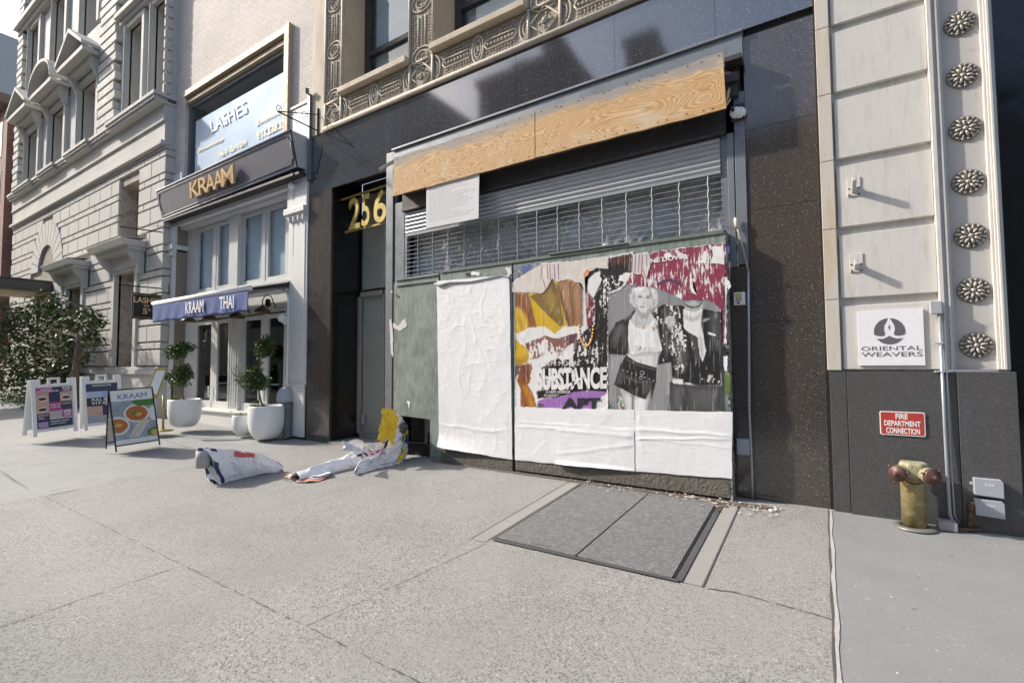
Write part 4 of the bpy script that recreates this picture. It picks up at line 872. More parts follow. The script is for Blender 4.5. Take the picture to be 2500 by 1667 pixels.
# scrolled bracket at the building joint
A = W(776, 300, -.02); B = WX(677, 272, A.x); t = thing('scrolled_bracket', A, 'empty wrought iron sign bracket high between the brick and the granite building', 'sign bracket')
mb = MB(); mb.tube([A + Vector((0, 0, .3)), A + Vector((0, 0, -.25))], .018, 6); mb.build('wall_bar', BLACK, t)
mb = MB(); mb.tube([A + Vector((0, 0, .17)), B.lerp(A, .3) + Vector((0, 0, .05)), B], .010, 6); mb.tube([A + Vector((0, 0, -.17)), B], .013, 6)
for q, s in ((.97, .09), (.35, .12), (.6, .07)):
    c = A.lerp(B, q) + Vector((0, 0, .05)); mb.tube([c + Vector((0, s * .7 * (1 - k / 18) * math.cos(k * .55), s * (1 - k / 18) * math.sin(k * .55))) for k in range(15)], .007, 5)
mb.build('scrollwork', BLACK, t, smooth=True)
mb = MB(); pp_ = [(-8.74, -.04, 7.15), (-8.74, -.04, 5.5)]; mb.box(-8.80, -8.73, -.06, .02, 5.3, 7.1); mb.tube([(-8.79, -.08, 7.1), (-8.76, -.1, 7.2)], .04, 8); tag(mb.build('downpipe', GREYMET), 'grey downpipe where the white shop fascia meets the granite building', 'pipe')

# ================================================================ ROLLING SHUTTER, GRILLE, PLASTIC
rs = thing('rolling_shutter', (-3.5, -.05, 4), 'half rolled galvanised shutter with solid slats above an open wire grille', 'shutter')
mb = MB(); z = 4.15; prof = []
while z > 3.79:
    for k in range(7): t = k / 6; prof.append((-.01 - .022 * math.sin(t * math.pi), z - .062 * t))
    z -= .067
prof = prof + [(-.012, z + .004), (-.03, z), (-.03, z - .035), (.0, z - .035)]
mb.add([(x, p[0], p[1]) for x in (-6.0, -.93) for p in prof], [[i, i + 1, len(prof) + i + 1, len(prof) + i] for i in range(len(prof) - 1)]); mb.build('slats', SLATM, rs, smooth=False)
zg = z - .035
mb = MB(); k = 0; zz = zg - .03
while zz > 2.75: mb.tube([(-6.0, -.012, zz), (-.93, -.012, zz)], .0034, 5); zz -= .072
mb.build('grille_rods', mat('grille rod steel', (.42, .42, .42), .5, .1), rs)
mb = MB(); x = -5.72
while x < -.95:
    pts = []; zz = zg
    while zz > 2.75: pts += [(x + .0035 * (1 if int(zz / .072) % 2 else -1), -.022, zz)]; zz -= .036
    mb.tube(pts, .0055, 5); x += .332
mb.build('grille_links', mat('grille link steel', (.55, .55, .55), .5, .1), rs)
ps = MB()
def pf(u, v):
    x = -6.1 + 5.3 * u; z = 2.5 + 1.5 * v
    y = .24 + .1 * noise.noise(Vector((x * 1.1, z * 1.5, 0))) + .05 * abs(noise.noise(Vector((x * 4 + z * 2, z * 1.2, 3)))) + .03 * abs(noise.noise(Vector((x * 9 - z * 4, z * 3, 7)))) + .012 * noise.noise(Vector((x * 22, z * 18, 1)))
    return Vector((x, y, z - .25 * (.5 + .5 * noise.noise(Vector((x * .8, 0, 9)))) * v))
ps.grid(pf, 220, 60)
tag(ps.build('plastic_sheet', PLAST, smooth=True), 'crumpled grey plastic sheeting hung behind the wire grille', 'plastic sheet')
c = W(1611, 497, .6); t = thing('light_bulb', c, 'small lit bulb glowing behind the grille', 'light bulb'); mb = MB(); mb.ball(c, .022, 10); mb.build('bulb', BULB, t); mb = MB(); mb.tube([c + Vector((0, 0, .02)), c + Vector((0, 0, .12))], .012, 8); mb.build('socket', BLACK, t)
mb = MB(); mb.tube([(c.x, .6, c.z + .12), (c.x, .62, 5.1)], .004, 5); mb.build('cord', BLACK, t)
for (px, lab) in ((1147, 'brown wooden post behind the plastic, below the hanging notice'), (1022, 'thin brown post behind the far left of the grille')):
    p = W(px, 600, .3); mb = MB(); mb.box(p.x - .03, p.x + .03, .28, .32, 2.6, 3.9); tag(mb.build('wooden_post', mat('brown batten', (.32, .2, .14), .7), bevel=.003), lab, 'post')

# ================================================================ PLYWOOD FASCIA
YP = -.26
def jag(a, b, n, amp, dn):
    a, b = Vector(a), Vector(b); return [a.lerp(b, i / n) + Vector(dn) * random.uniform(-amp, amp) * (0 if i in (0, n) else 1) for i in range(n)]
def board(name, tl, tr, br, bl, lab, topwob):
    TL_, TR_, BR_, BL_ = [W(*p, YP) for p in (tl, tr, br, bl)]
    pts = []
    n = 16
    for i in range(n + 1):
        t = i / n; p = TL_.lerp(TR_, t); p.z -= topwob(t) + random.uniform(0, .018); pts.append(p)
    for i in range(n, -1, -1): p = BL_.lerp(BR_, i / n); p.z += random.uniform(-.006, .006); pts.append(p)
    mb = MB(); mb.hull(pts, (0, .02, 0)); b_ = mb.build(name, PLY); nl = MB()
    for i in range(14):
        for q in (.07, .93): p = TL_.lerp(TR_, (i + .5) / 14).lerp(BL_.lerp(BR_, (i + .5) / 14), q + random.uniform(-.02, .02)); nl.ball(p + Vector((random.uniform(-.06, .06), -.001, 0)), .0075, 6)
    nl.build('nail_heads', DKMET, b_); return tag(b_, lab, 'plywood board', 'plywood boards nailed over the shopfront')
board('plywood_board', (962, 384), (1305, 270), (1305, 386), (958, 480), 'left plywood board with grey weathered upper edge, nearest the 256 doorway', lambda t: .0 + .02 * math.sin(t * 3))
board('plywood_board', (1307, 270), (1764, 125), (1773, 265), (1307, 385), 'longer right plywood board with swirling knots, reaching the granite pier', lambda t: .035 * math.sin(t * 3.14))
mb = MB()
for z in (4.45, 4.95):
    mb.box(-6.0, -.9, -.24, -.06, z - .02, z + .02) if z < 4.5 else mb.box(-6.0, -.9, -.2, -.06, z - .02, z + .02)
tag(mb.build('timber_batten', mat('dark batten', (.1, .075, .05), .8)), 'dark timber battens holding the plywood off the wall', 'batten')
A = W(962, 392, -.2); B = W(925, 412, -.35); mb = MB(); mb.hull([A + Vector((0, 0, .02)), A + Vector((0, 0, -.02)), B + Vector((0, 0, -.025)), B + Vector((0, 0, .02))], (0, .04, 0)); tag(mb.build('wood_offcut', mat('pale splintered wood', (.62, .52, .42), .8)), 'pale wood offcut poking out left of the plywood', 'wood offcut')
mb = MB(); a = W(1772, 250, -.2); mb.hull([a, a + Vector((.02, 0, .12)), a + Vector((.045, 0, .16)), a + Vector((.03, 0, .05))], (0, .02, 0)); mb.hull([a + Vector((0, 0, -.02)), a + Vector((.05, 0, .03)), a + Vector((.05, 0, .015)), a + Vector((.01, 0, -.04))], (0, .015, 0)); tag(mb.build('wood_splinter', mat('fresh yellow splinter', (.72, .56, .32), .8)), 'pale yellow splinters at the right end of the plywood', 'splinter')
# notice
nb = thing('notice_board', (-4.8, -.24, 4), 'pale rectangular notice covered in fine print hanging below the plywood', 'notice')
q = [W(x, y, -.235) for x, y in ((1041, 452), (1170, 418), (1168, 533), (1040, 558))]
mb = MB(); mb.hull(q, (0, .008, 0)); mb.build('sheet', PAPERG, nb)
mb = MB()
for r in range(15):
    v = .10 + r * .053; u1 = random.uniform(.62, .93) if r not in (3, 11) else .45
    words = 0.06
    while words < u1:
        wl = random.uniform(.03, .1); a = q[0].lerp(q[1], words).lerp(q[3].lerp(q[2], words), v); b_ = q[0].lerp(q[1], min(words + wl, .95)).lerp(q[3].lerp(q[2], min(words + wl, .95)), v)
        mb.quad(a + Vector((0, -.001, 0)), b_ + Vector((0, -.001, 0)), b_ + Vector((0, -.001, -.009)), a + Vector((0, -.001, -.009))); words += wl + .018
mb.build('fine_print', mat('grey print', (.36, .36, .38), .7), nb)

# ================================================================ HOARDING
YH = -.2
hd = thing('hoarding', (-3.4, -.1, 0), 'weathered green plywood hoarding boxing in the shopfront, covered in torn bills', 'hoarding')
XL, XM, XR, XG = -6.13, -5.06, -.885, -3.70
zt = lambda x: 2.97
mb = MB(); mb.hull([(XL, -.16, .66), (-5.31, -.16, .63), (-5.31, -.16, .0), (-5.06, -.16, .0), (-5.06, -.16, 2.93), (XL, -.16, 2.90)], (0, .03, 0)); mb.build('side_panel', GREENB, hd)
mb = MB(); mb.box(XL - .02, XL + .0, -.16, .0, .0, 2.9); mb.build('edge_board', RUST, hd)
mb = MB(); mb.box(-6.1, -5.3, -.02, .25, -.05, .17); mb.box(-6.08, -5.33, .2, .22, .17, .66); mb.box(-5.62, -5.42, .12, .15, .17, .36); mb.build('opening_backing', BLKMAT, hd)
mb = MB(); mb.box(-5.058, XG - .012, YH, YH + .03, .33, 2.95); mb.box(XG + .012, XR, YH, YH + .03, .28, 2.96); mb.build('panel', GREENB, hd)
mb = MB(); mb.box(-5.04, XG - .02, YH - .004, YH + .03, .0, .33); mb.build('base_board', BROWNB, hd, bevel=.004)
mb = MB(); mb.box(XG + .03, XR - .004, YH - .004, YH + .03, .02, .28); mb.build('base_board', BROWNB, hd, bevel=.004)
mb = MB(); mb.box(XR, XR + .02, YH - .002, .0, .0, 2.99); mb.build('return_board', mat('dirty white flaked board', (.40, .38, .35), .8, var=.3, vs=9, col2=(.05, .05, .05), c2t=.5), hd)
mb = MB(); mb.box(XG - .012, XG + .012, YH + .02, YH + .03, .02, 2.95); mb.build('gap_filler', BLKMAT, hd)
mb = MB(); mb.box(-6.06, -5.1, -.20, -.13, 2.93, 2.96); mb.box(-6.08, -5.12, -.18, -.16, 2.84, 2.93); mb.build('ledge', GREENB, hd)
mb = MB(); mb.box(-5.05, -2.2, YH - .015, YH + .1, 2.95, 2.985); mb.box(-2.2, XR, YH - .015, YH + .1, 2.955, 2.995); mb.box(-3.1, -2.0, YH - .03, YH + .05, 2.99, 3.01); mb.build('top_rail', mat('green grey top rail', (.14, .165, .14), .8, var=.3, vs=8, b=.5), hd)

# flat printed layers: photo outline points on the hoarding plane
_lay = {}
def PZ(px, py, y): p = W(px, py, y); return (p.x, y, p.z)
def tear(pts, amp=2.2, step=7, y=-.21):
    out = []; n = len(pts)
    for i in range(n):
        a, b = Vector(pts[i]), Vector(pts[(i + 1) % n]); d = (b - a).length; k = max(1, int(d / step)); nn = Vector((b.y - a.y, a.x - b.x)).normalized() if d else Vector((0, 0))
        for j in range(k):
            t = j / k; q = a.lerp(b, t)
            if amp and j: q += nn * random.uniform(-amp, amp)
            out.append((q.x, q.y))
    return out
def C7(*p): return [(930 + a / 3.92, 650 + b / 3.92) for a, b in p]
def C8(*p): return [(1350 + a / 3.92, 600 + b / 3.92) for a, b in p]
def C4(*p): return [(1200 + a / 3.92, 350 + b / 3.92) for a, b in p]
def lay(mb, pts, y, amp=0, mi=0, thick=.0012, step=7):
    if amp: pts = tear([Vector(p) for p in pts], amp, step)
    P = [Vector(PZ(a, b, y)) for a, b in pts]; n = len(P)
    bm = bmesh.new(); vs = [bm.verts.new(p) for p in P]; f = bm.faces.new(vs); bmesh.ops.triangulate(bm, faces=[f], ngon_method='EAR_CLIP')
    bm.verts.index_update(); mb.add([v.co for v in bm.verts], [[v.index for v in g.verts] for g in bm.faces], mi); bm.free()
def layer(parent, name, m, polys, y, amp=0, white=0):
    if white:
        mb = MB()
        for p in polys:
            c = Vector((sum(a for a, b in p) / len(p), sum(b for a, b in p) / len(p)))
            lay(mb, [(c.x + (a - c.x) * (1 + white / 100), c.y + (b - c.y) * (1 + white / 100)) for a, b in p], y + .0007, max(amp, 1.2) * 1.3)
        mb.build('torn_edge', WORNW, parent)
    mb = MB()
    for p in polys: lay(mb, p, y, amp)
    return mb.build(name, m, parent)
def ptext(mb, st, x0, yb0, x1, yb1, ht, y, bold=0, depth=.0012):
    """letters from (x0, yb0) to (x1, yb1) baseline px, ht px high"""
    a, b, c = Vector(PZ(x0, yb0, y)), Vector(PZ(x1, yb1, y)), Vector(PZ(x0, yb0 - ht, y)); d = Vector(PZ(x1, yb1 - ht, y)); text(mb, st, a, b, c, depth, bold, p11=d)
Y1 = YH - .004
# printed bills: a fine sheet whose ink is stored per vertex (print, flaked ink and torn outline)
import numpy as np
NR = np.random.default_rng(3)
def vnoise(X, Y, sx, sy, seed, octv=3):
    out = np.zeros_like(X); amp = 1; tot = 0
    for o in range(octv):
        g = np.random.default_rng(seed + o * 17).random((256, 256)); x = X / sx * 2 ** o + 31.7 * o; y = Y / sy * 2 ** o + 11.3 * o
        xi = np.floor(x).astype(int); yi = np.floor(y).astype(int); fx = x - xi; fy = y - yi; fx = fx * fx * (3 - 2 * fx); fy = fy * fy * (3 - 2 * fy)
        a = g[yi % 256, xi % 256]; b = g[yi % 256, (xi + 1) % 256]; c = g[(yi + 1) % 256, xi % 256]; d = g[(yi + 1) % 256, (xi + 1) % 256]
        out += amp * ((a * (1 - fx) + b * fx) * (1 - fy) + (c * (1 - fx) + d * fx) * fy); tot += amp; amp *= .55
    return out / tot
def sdist(X, Y, poly):
    P = np.array(poly, float); n = len(P); best = np.full(X.shape, 1e9); ins = np.zeros(X.shape, bool)
    for i in range(n):
        ax, ay = P[i]; bx, by = P[(i + 1) % n]; dx, dy = bx - ax, by - ay; L2 = dx * dx + dy * dy + 1e-9
        t = np.clip(((X - ax) * dx + (Y - ay) * dy) / L2, 0, 1); best = np.minimum(best, (X - ax - t * dx) ** 2 + (Y - ay - t * dy) ** 2)
        if by != ay: ins ^= ((ay > Y) != (by > Y)) & (X < (bx - ax) * (Y - ay) / (by - ay) + ax)
    d = np.sqrt(best); return np.where(ins, d, -d)
def EL(cx, cy, rx, ry, rot=0, n=18): return [(cx + rx * math.cos(t) * math.cos(rot) - ry * math.sin(t) * math.sin(rot), cy + rx * math.cos(t) * math.sin(rot) + ry * math.sin(t) * math.cos(rot)) for t in [6.283 * i / n for i in range(n)]]
def printed(parent, name, bounds, outline, base, shapes, y, seed, streaks=.1, step=1.0, relief=.004):
    x0, x1, y0, y1 = bounds; nx, ny = int((x1 - x0) / step), int((y1 - y0) / step)
    X, Y = np.meshgrid(np.linspace(x0, x1, nx + 1), np.linspace(y0, y1, ny + 1)); j = vnoise(X, Y, 7, 7, seed, 3) - .5; wob = vnoise(X, Y, 30, 30, seed + 5, 2) - .5
    C = np.empty(X.shape + (3,)); C[:] = base
    fl = vnoise(X, Y, 5, 16, seed + 40, 4); fl2 = vnoise(X, Y, 3.2, 5, seed + 60, 3); big = vnoise(X, Y, 45, 55, seed + 80, 2)
    white = np.array([.70, .68, .66]) * (1 + .12 * (vnoise(X, Y, 12, 12, seed + 90)[..., None] - .5))
    for sh in shapes:
        poly, col, soft, jit, op, flake = (list(sh) + [1.0, 0.6, 1.0, 0.0][len(sh) - 2:])[:6] if len(sh) < 6 else sh
        m = 14 + soft; bx0, by0 = min(p[0] for p in poly) - m, min(p[1] for p in poly) - m; bx1, by1 = max(p[0] for p in poly) + m, max(p[1] for p in poly) + m
        sl = (slice(max(0, int((by0 - y0) / step)), max(0, int((by1 - y0) / step) + 1)), slice(max(0, int((bx0 - x0) / step)), max(0, int((bx1 - x0) / step) + 1)))
        if X[sl].size == 0: continue
        d = sdist(X[sl], Y[sl], poly) + j[sl] * jit * 4; a = np.clip((d + soft) / (2 * soft), 0, 1); a = a * a * (3 - 2 * a) * op
        c = np.array(col if isinstance(col, tuple) else (col, col, col), float)
        if flake:
            k = np.clip(((fl[sl] * .6 + fl2[sl] * .4 + (big[sl] - .5) * .55) - (1 - flake * .62)) / .05, 0, 1)[..., None]; cc = c * (1 - k) + white[sl] * k
        else: cc = c
        C[sl] = C[sl] * (1 - a[..., None]) + cc * a[..., None]
    C *= (1 + .16 * (vnoise(X, Y, 2.2, 2.2, seed + 7, 2) - .5) + .14 * (vnoise(X, Y, 16, 60, seed + 9, 2) - .5))[..., None]
    st = np.clip((vnoise(X, Y, 2.5, 40, seed + 21, 2) - .73) / .05, 0, 1) * streaks; C = C * (1 - st[..., None]) + .6 * st[..., None]
    C = np.clip(C, 0, 1)
    keep = (sdist(X, Y, outline) + j * 3.2) > 0
    rl = (vnoise(X, Y, 9, 34, seed + 33, 3) - .5) * relief + np.clip(1 - np.abs(vnoise(X, Y, 22, 60, seed + 35, 2) - .5) * 14, 0, 1) * relief * .5
    rl += np.clip((4 - (sdist(X, Y, outline) + j * 3.2)) / 4, 0, 1) * .004
    rx = RT.x * (X - 1250) / F - UP.x * (Y - 833.5) / F + FW.x; ry = RT.y * (X - 1250) / F - UP.y * (Y - 833.5) / F + FW.y; rz = RT.z * (X - 1250) / F - UP.z * (Y - 833.5) / F + FW.z
    t = (y - CAM.y) / ry; PX = CAM.x + rx * t; PZ_ = CAM.z + rz * t; PY = np.full_like(PX, y) - np.maximum(0, rl)
    off = ORG.get(parent.name, (0, 0, 0)); V = np.stack([PX - off[0], PY - off[1], PZ_ - off[2]], -1).reshape(-1, 3)
    idx = np.arange(X.size).reshape(X.shape); kc = keep[:-1, :-1] & keep[1:, 1:] & keep[:-1, 1:] & keep[1:, :-1]
    Fc = np.stack([idx[:-1, :-1], idx[1:, :-1], idx[1:, 1:], idx[:-1, 1:]], -1)[kc]
    used = np.unique(Fc); mp = np.full(X.size, -1); mp[used] = np.arange(len(used))
    me = bpy.data.meshes.new(name); me.from_pydata(V[used].tolist(), [], mp[Fc].tolist()); me.materials.append(PRINT)
    at = me.color_attributes.new('ink', 'FLOAT_COLOR', 'POINT'); cc = np.concatenate([C.reshape(-1, 3)[used], np.ones((len(used), 1))], 1).astype(np.float32); at.data.foreach_set('color', cc.ravel())
    me.polygons.foreach_set('use_smooth', [True] * len(me.polygons)); me.update()
    o = bpy.data.objects.new(name, me); COL.objects.link(o); o.parent = parent; return o
PRINT, _nt, _bs, _N = _nm('printed bill ink'); _a = _N('ShaderNodeAttribute'); _a.attribute_name = 'ink'; L(_nt, _a.outputs['Color'], _bs.inputs['Base Color']); _bs.inputs['Roughness'].default_value = .42
bump(_nt, noi(_nt, coords(_nt, (1, 1, .5)), 20, 4, .6), .25, .006, _bs)
W_ = (.72, .70, .68)
def s7(c, *p, soft=1.0, jit=.6, op=1.0, fl=0.0): return (C7(*p), c, soft, jit, op, fl)
def s8(c, *p, soft=1.0, jit=.4, op=1.0, fl=0.0): return (C8(*p), c, soft, jit, op, fl)
def e8(c, cx, cy, rx, ry, rot=0, soft=1.2, op=1.0, jit=.2, fl=0.0): return (C8(*EL(cx, cy, rx, ry, rot)), c, soft, jit, op, fl)
# film bill
fp = thing('film_poster', (-3, Y1, 1.8), 'torn film bill with yellow coat, necklace beads and the words DEMI MOORE SUBSTANCE', 'poster', 'torn bills pasted on the hoarding')
K0 = (.016, .014, .014); Yc = (.60, .38, .02); Yd = (.36, .20, .02); Ol = (.20, .125, .03); Br = (.31, .16, .075); Bd = (.16, .075, .04); Ru = (.27, .085, .02); Gb = (.12, .11, .13)
S_ = [s8(K0, (510, 120), (755, 80), (755, 250), (700, 330), (640, 400), (530, 450), (525, 1160), (200, 1200), (190, 1000), (240, 900), (330, 780), (400, 700), (380, 500), (460, 230), (420, 200), (350, 230), (290, 330), (280, 260), (400, 200), (510, 200), jit=1.4, fl=.66),
      s8((.10, .03, .02), (530, 130), (700, 90), (740, 100), (720, 200), (640, 160), (560, 190), soft=3, op=.8, jit=1.5, fl=.3), s8(K0, (280, 330), (300, 240), (380, 200), (500, 205), (520, 260), (470, 240), (400, 260), (340, 320), (320, 420), (300, 420), soft=1.5),
      s8(W_, (380, 300), (440, 260), (465, 330), (430, 420), (390, 560), (365, 500), (355, 400), jit=1.6), s8(W_, (640, 290), (700, 250), (745, 270), (690, 350), (630, 330), jit=2),
      s8(K0, (395, 480), (420, 430), (440, 520), (470, 700), (520, 800), (525, 1000), (440, 900), (400, 700), soft=2, jit=1.8, fl=.4),
      s7(Yc, (1262, 252), (1550, 255), (1640, 110), (1930, 140), (1930, 580), (1770, 590), (1660, 650), (1560, 590), (1420, 600), (1330, 650), (1262, 620), soft=.8),
      s7(Ru, (1262, 250), (1410, 255), (1450, 430), (1485, 595), (1410, 600), (1380, 470), (1330, 400), (1262, 390), soft=7), s7(Bd, (1290, 270), (1330, 262), (1380, 420), (1360, 440), soft=5, op=.8), s7(Bd, (1385, 260), (1410, 260), (1450, 430), (1490, 590), (1470, 595), (1430, 430), soft=3, op=.9),
      s7(Yc, (1262, 400), (1340, 420), (1400, 520), (1410, 600), (1330, 640), (1262, 610), soft=8), s7(Yd, (1300, 480), (1330, 470), (1370, 590), (1340, 620), soft=5, op=.6),
      s7(Ol, (1425, 285), (1560, 235), (1640, 115), (1700, 200), (1755, 560), (1715, 580), (1560, 430), soft=2), s7((.31, .21, .06), (1560, 300), (1640, 190), (1680, 330), (1690, 480), (1620, 420), soft=9, op=.8), s7((.1, .06, .02), (1620, 150), (1650, 130), (1680, 240), (1650, 260), soft=5, op=.6),
      s7(Br, (1680, 160), (1735, 108), (1800, 150), (1850, 118), (1928, 145), (1930, 580), (1790, 582), (1740, 400), soft=2), s7(Bd, (1688, 190), (1704, 190), (1780, 400), (1815, 575), (1790, 580), (1745, 420), soft=2.5), s7(Bd, (1795, 160), (1825, 150), (1850, 350), (1860, 560), (1825, 560), (1815, 350), soft=6, op=.75),
      s7((.42, .24, .12), (1740, 150), (1785, 170), (1800, 400), (1780, 420), (1745, 300), soft=7, op=.7), s7((.42, .24, .12), (1860, 170), (1890, 170), (1900, 400), (1880, 520), (1865, 400), soft=7, op=.7), s7(Gb, (1905, 160), (1935, 170), (1935, 570), (1915, 570), (1925, 400), soft=4, op=.9),
      s7(Yc, (1255, 690), (1340, 730), (1415, 800), (1420, 870), (1400, 920), (1330, 945), (1255, 940), soft=1.2), s7(Yd, (1255, 880), (1340, 880), (1400, 850), (1400, 920), (1330, 945), (1255, 940), soft=7, op=.8), s7((.2, .07, .02), (1255, 690), (1300, 700), (1290, 800), (1255, 830), soft=5, op=.7),
      s7((.12, .10, .12), (1262, 940), (1325, 945), (1330, 1010), (1290, 1080), (1262, 1060), soft=2, jit=2), s7(Ru, (1335, 940), (1450, 925), (1455, 1080), (1400, 1135), (1450, 1200), (1495, 1345), (1335, 1345), (1335, 1180), (1300, 1090), (1325, 1000), soft=1, jit=1), s7((.5, .22, .02), (1350, 1150), (1400, 1140), (1440, 1240), (1480, 1340), (1430, 1345), (1390, 1240), soft=7, op=.9), s7((.13, .03, .02), (1345, 950), (1420, 950), (1420, 1060), (1360, 1100), soft=8, op=.85),
      s7((.24, .105, .095), (1345, 690), (1560, 640), (1760, 640), (1850, 700), (1850, 800), (1700, 960), (1500, 975), (1430, 880), (1410, 800), jit=2.5, fl=.72), s7((.16, .05, .05), (1360, 700), (1480, 680), (1480, 760), (1400, 780), soft=3, jit=2, fl=.5, op=.9), s7((.13, .05, .06), (1750, 640), (1880, 600), (1880, 760), (1800, 780), soft=2, jit=2, fl=.5),
      s7(W_, (1315, 640), (1420, 588), (1560, 575), (1660, 645), (1760, 575), (1930, 570), (1960, 600), (1860, 640), (1690, 690), (1560, 665), (1370, 745), (1330, 745), jit=1.2),
      s7(K0, (1500, 975), (1560, 900), (1800, 885), (1960, 850), (2165, 830), (2165, 1300), (1980, 1190), (1700, 1250), (1500, 1262), (1480, 1180), jit=1.4, fl=.42),
      s7((.2, .06, .07), (1500, 965), (1640, 950), (1700, 940), (1560, 975), soft=2, jit=2),
      s7(W_, (1425, 900), (1560, 850), (1700, 830), (1640, 900), (1520, 990), (1450, 985), jit=2), s7(W_, (1435, 985), (1500, 960), (1560, 1040), (1700, 1100), (1740, 1130), (1560, 1185), (1480, 1200), (1425, 1120), jit=2),
      s7(W_, (1700, 870), (1790, 760), (1850, 730), (1830, 850), (1850, 960), (1810, 950), (1790, 860), (1740, 930), jit=1.6), 
      s8((.17, .03, .05), (312, 400), (360, 470), (400, 520), (402, 620), (372, 760), (330, 772), (315, 620), soft=2, jit=.8, fl=.4), s8(W_, (318, 420), (340, 440), (335, 600), (322, 600), soft=2, op=.5),
      s7((.33, .16, .44), (1500, 1292), (1560, 1262), (1700, 1252), (1850, 1203), (1990, 1190), (2165, 1200), (2170, 1360), (1540, 1360), jit=.8, fl=.28), s8(W_, (540, 1385), (540, 1570), (395, 1570), (440, 1470), jit=1.6), s7((.1, .08, .1), (1500, 1300), (1560, 1330), (1540, 1360), (1490, 1350), soft=2, jit=2, fl=.5)]
printed(fp, 'printed_sheet', (1254, 1549, 610, 1000), [(1257, 656), (1300, 648), (1380, 640), (1484, 624), (1546, 613), (1546, 692), (1520, 712), (1486, 730), (1485, 999), (1257, 997)], W_, S_, Y1 - .002, 11, streaks=.35)
mb = MB(); ptext(mb, 'DEMI MOORE', 1327, 893, 1416, 892, 11, Y1 - .010); ptext(mb, 'SUBSTANCE', 1311, 953, 1482, 949, 54, Y1 - .010, .045)
ptext(mb, 'A NEW HORROR', 1334, 960, 1393, 960, 7, Y1 - .010, .01); ptext(mb, 'CLASSIC"', 1328, 968, 1364, 968, 6, Y1 - .010, .01); mb.build('white_lettering', WORNW, fp)
mb = MB(); ptext(mb, 'APT', 1372, 998, 1466, 998, 27, Y1 - .010, .04); mb.build('black_lettering', BLK, fp)
mb = MB(); [lay(mb, tear([Vector(q) for q in C7(*p)], 2.2, 5), Y1 - .013) for p in (((1560, 1070), (1690, 1030), (1720, 1060), (1640, 1100)), ((1690, 1160), (1840, 1100), (1960, 1050), (1850, 1135), (1720, 1190)), ((1830, 980), (1850, 1000), (1850, 1160), (1838, 1160)))]; mb.build('torn_strips', WORNW, fp)
mb = MB()
for i in range(19):
    a = math.pi * (1 - i / 18); px, py = 1350 + (318 + 66 * math.cos(a)) / 3.92, 600 + (790 + 190 * math.sin(a)) / 3.92 - 5
    p = W(px, py, Y1 - .008); mb.ball(p, .016, 8, sc=(1, .25, 1))
mb.build('bead_necklace', BEADM, fp, smooth=True)
# striped shirt bill
sp_ = thing('striped_poster', (-2.8, Y1, 2.7), 'torn strip of beige shirt with red and blue stripes along the hoarding top', 'poster', 'torn bills pasted on the hoarding')
layer(sp_, 'shirt', STR, [C4((212, 1330), (330, 1250), (480, 1150), (780, 1130), (1110, 1085), (1110, 1200), (1000, 1190), (930, 1230), (890, 1290), (900, 1440), (860, 1340), (720, 1300), (640, 1325), (580, 1290), (520, 1400), (490, 1430), (212, 1422)), C4((1345, 1062), (1500, 1045), (1520, 1110), (1510, 1200), (1475, 1310), (1440, 1250), (1400, 1255), (1340, 1235))], Y1 - .0075, 1, 2)
layer(sp_, 'grey_scraps', mat('mixed scrap colours', (.3, .33, .38), .6, var=.6, vs=16, col2=(.05, .05, .06), c2t=.5), [C4((210, 1175), (480, 1130), (470, 1160), (330, 1230), (212, 1300))], Y1 - .0078, 2)
layer(sp_, 'blue_scrap', BLUL, [C4((285, 1180), (400, 1165), (330, 1235), (300, 1230))], Y1 - .009, 1.4)
mb = MB()
def stripe(m_, x, y0, y1, w=1.3, k=0): lay(m_, C4((x, y0), (x + w * 4, y0), (x + w * 4 + k, y1), (x + k, y1)), Y1 - .0092)
for x, y0, y1, k in ((527, 1160, 1300, 10), (595, 1150, 1310, 8), (1375, 1065, 1240, -8), (1440, 1060, 1250, -10), (490, 1300, 1400, 25), (1440, 1200, 1290, 30)): stripe(mb, x, y0, y1, 1.4, k)
mb.build('red_stripes', REDL, sp_)
mb = MB()
for x, y0, y1, k in ((480, 1160, 1300, -12), (555, 1155, 1310, 6), (635, 1145, 1300, 4), (1345, 1070, 1230, -6), (1410, 1065, 1240, -8), (1480, 1055, 1180, 4)): stripe(mb, x, y0, y1, 1.1, k)
mb.build('blue_stripes', BLUL, sp_)
mb = MB(); lay(mb, C4((880, 1250), (915, 1200), (940, 1220), (930, 1250), (900, 1240), (890, 1290)), Y1 - .0092); mb.build('orange_mark', ORGL, sp_)
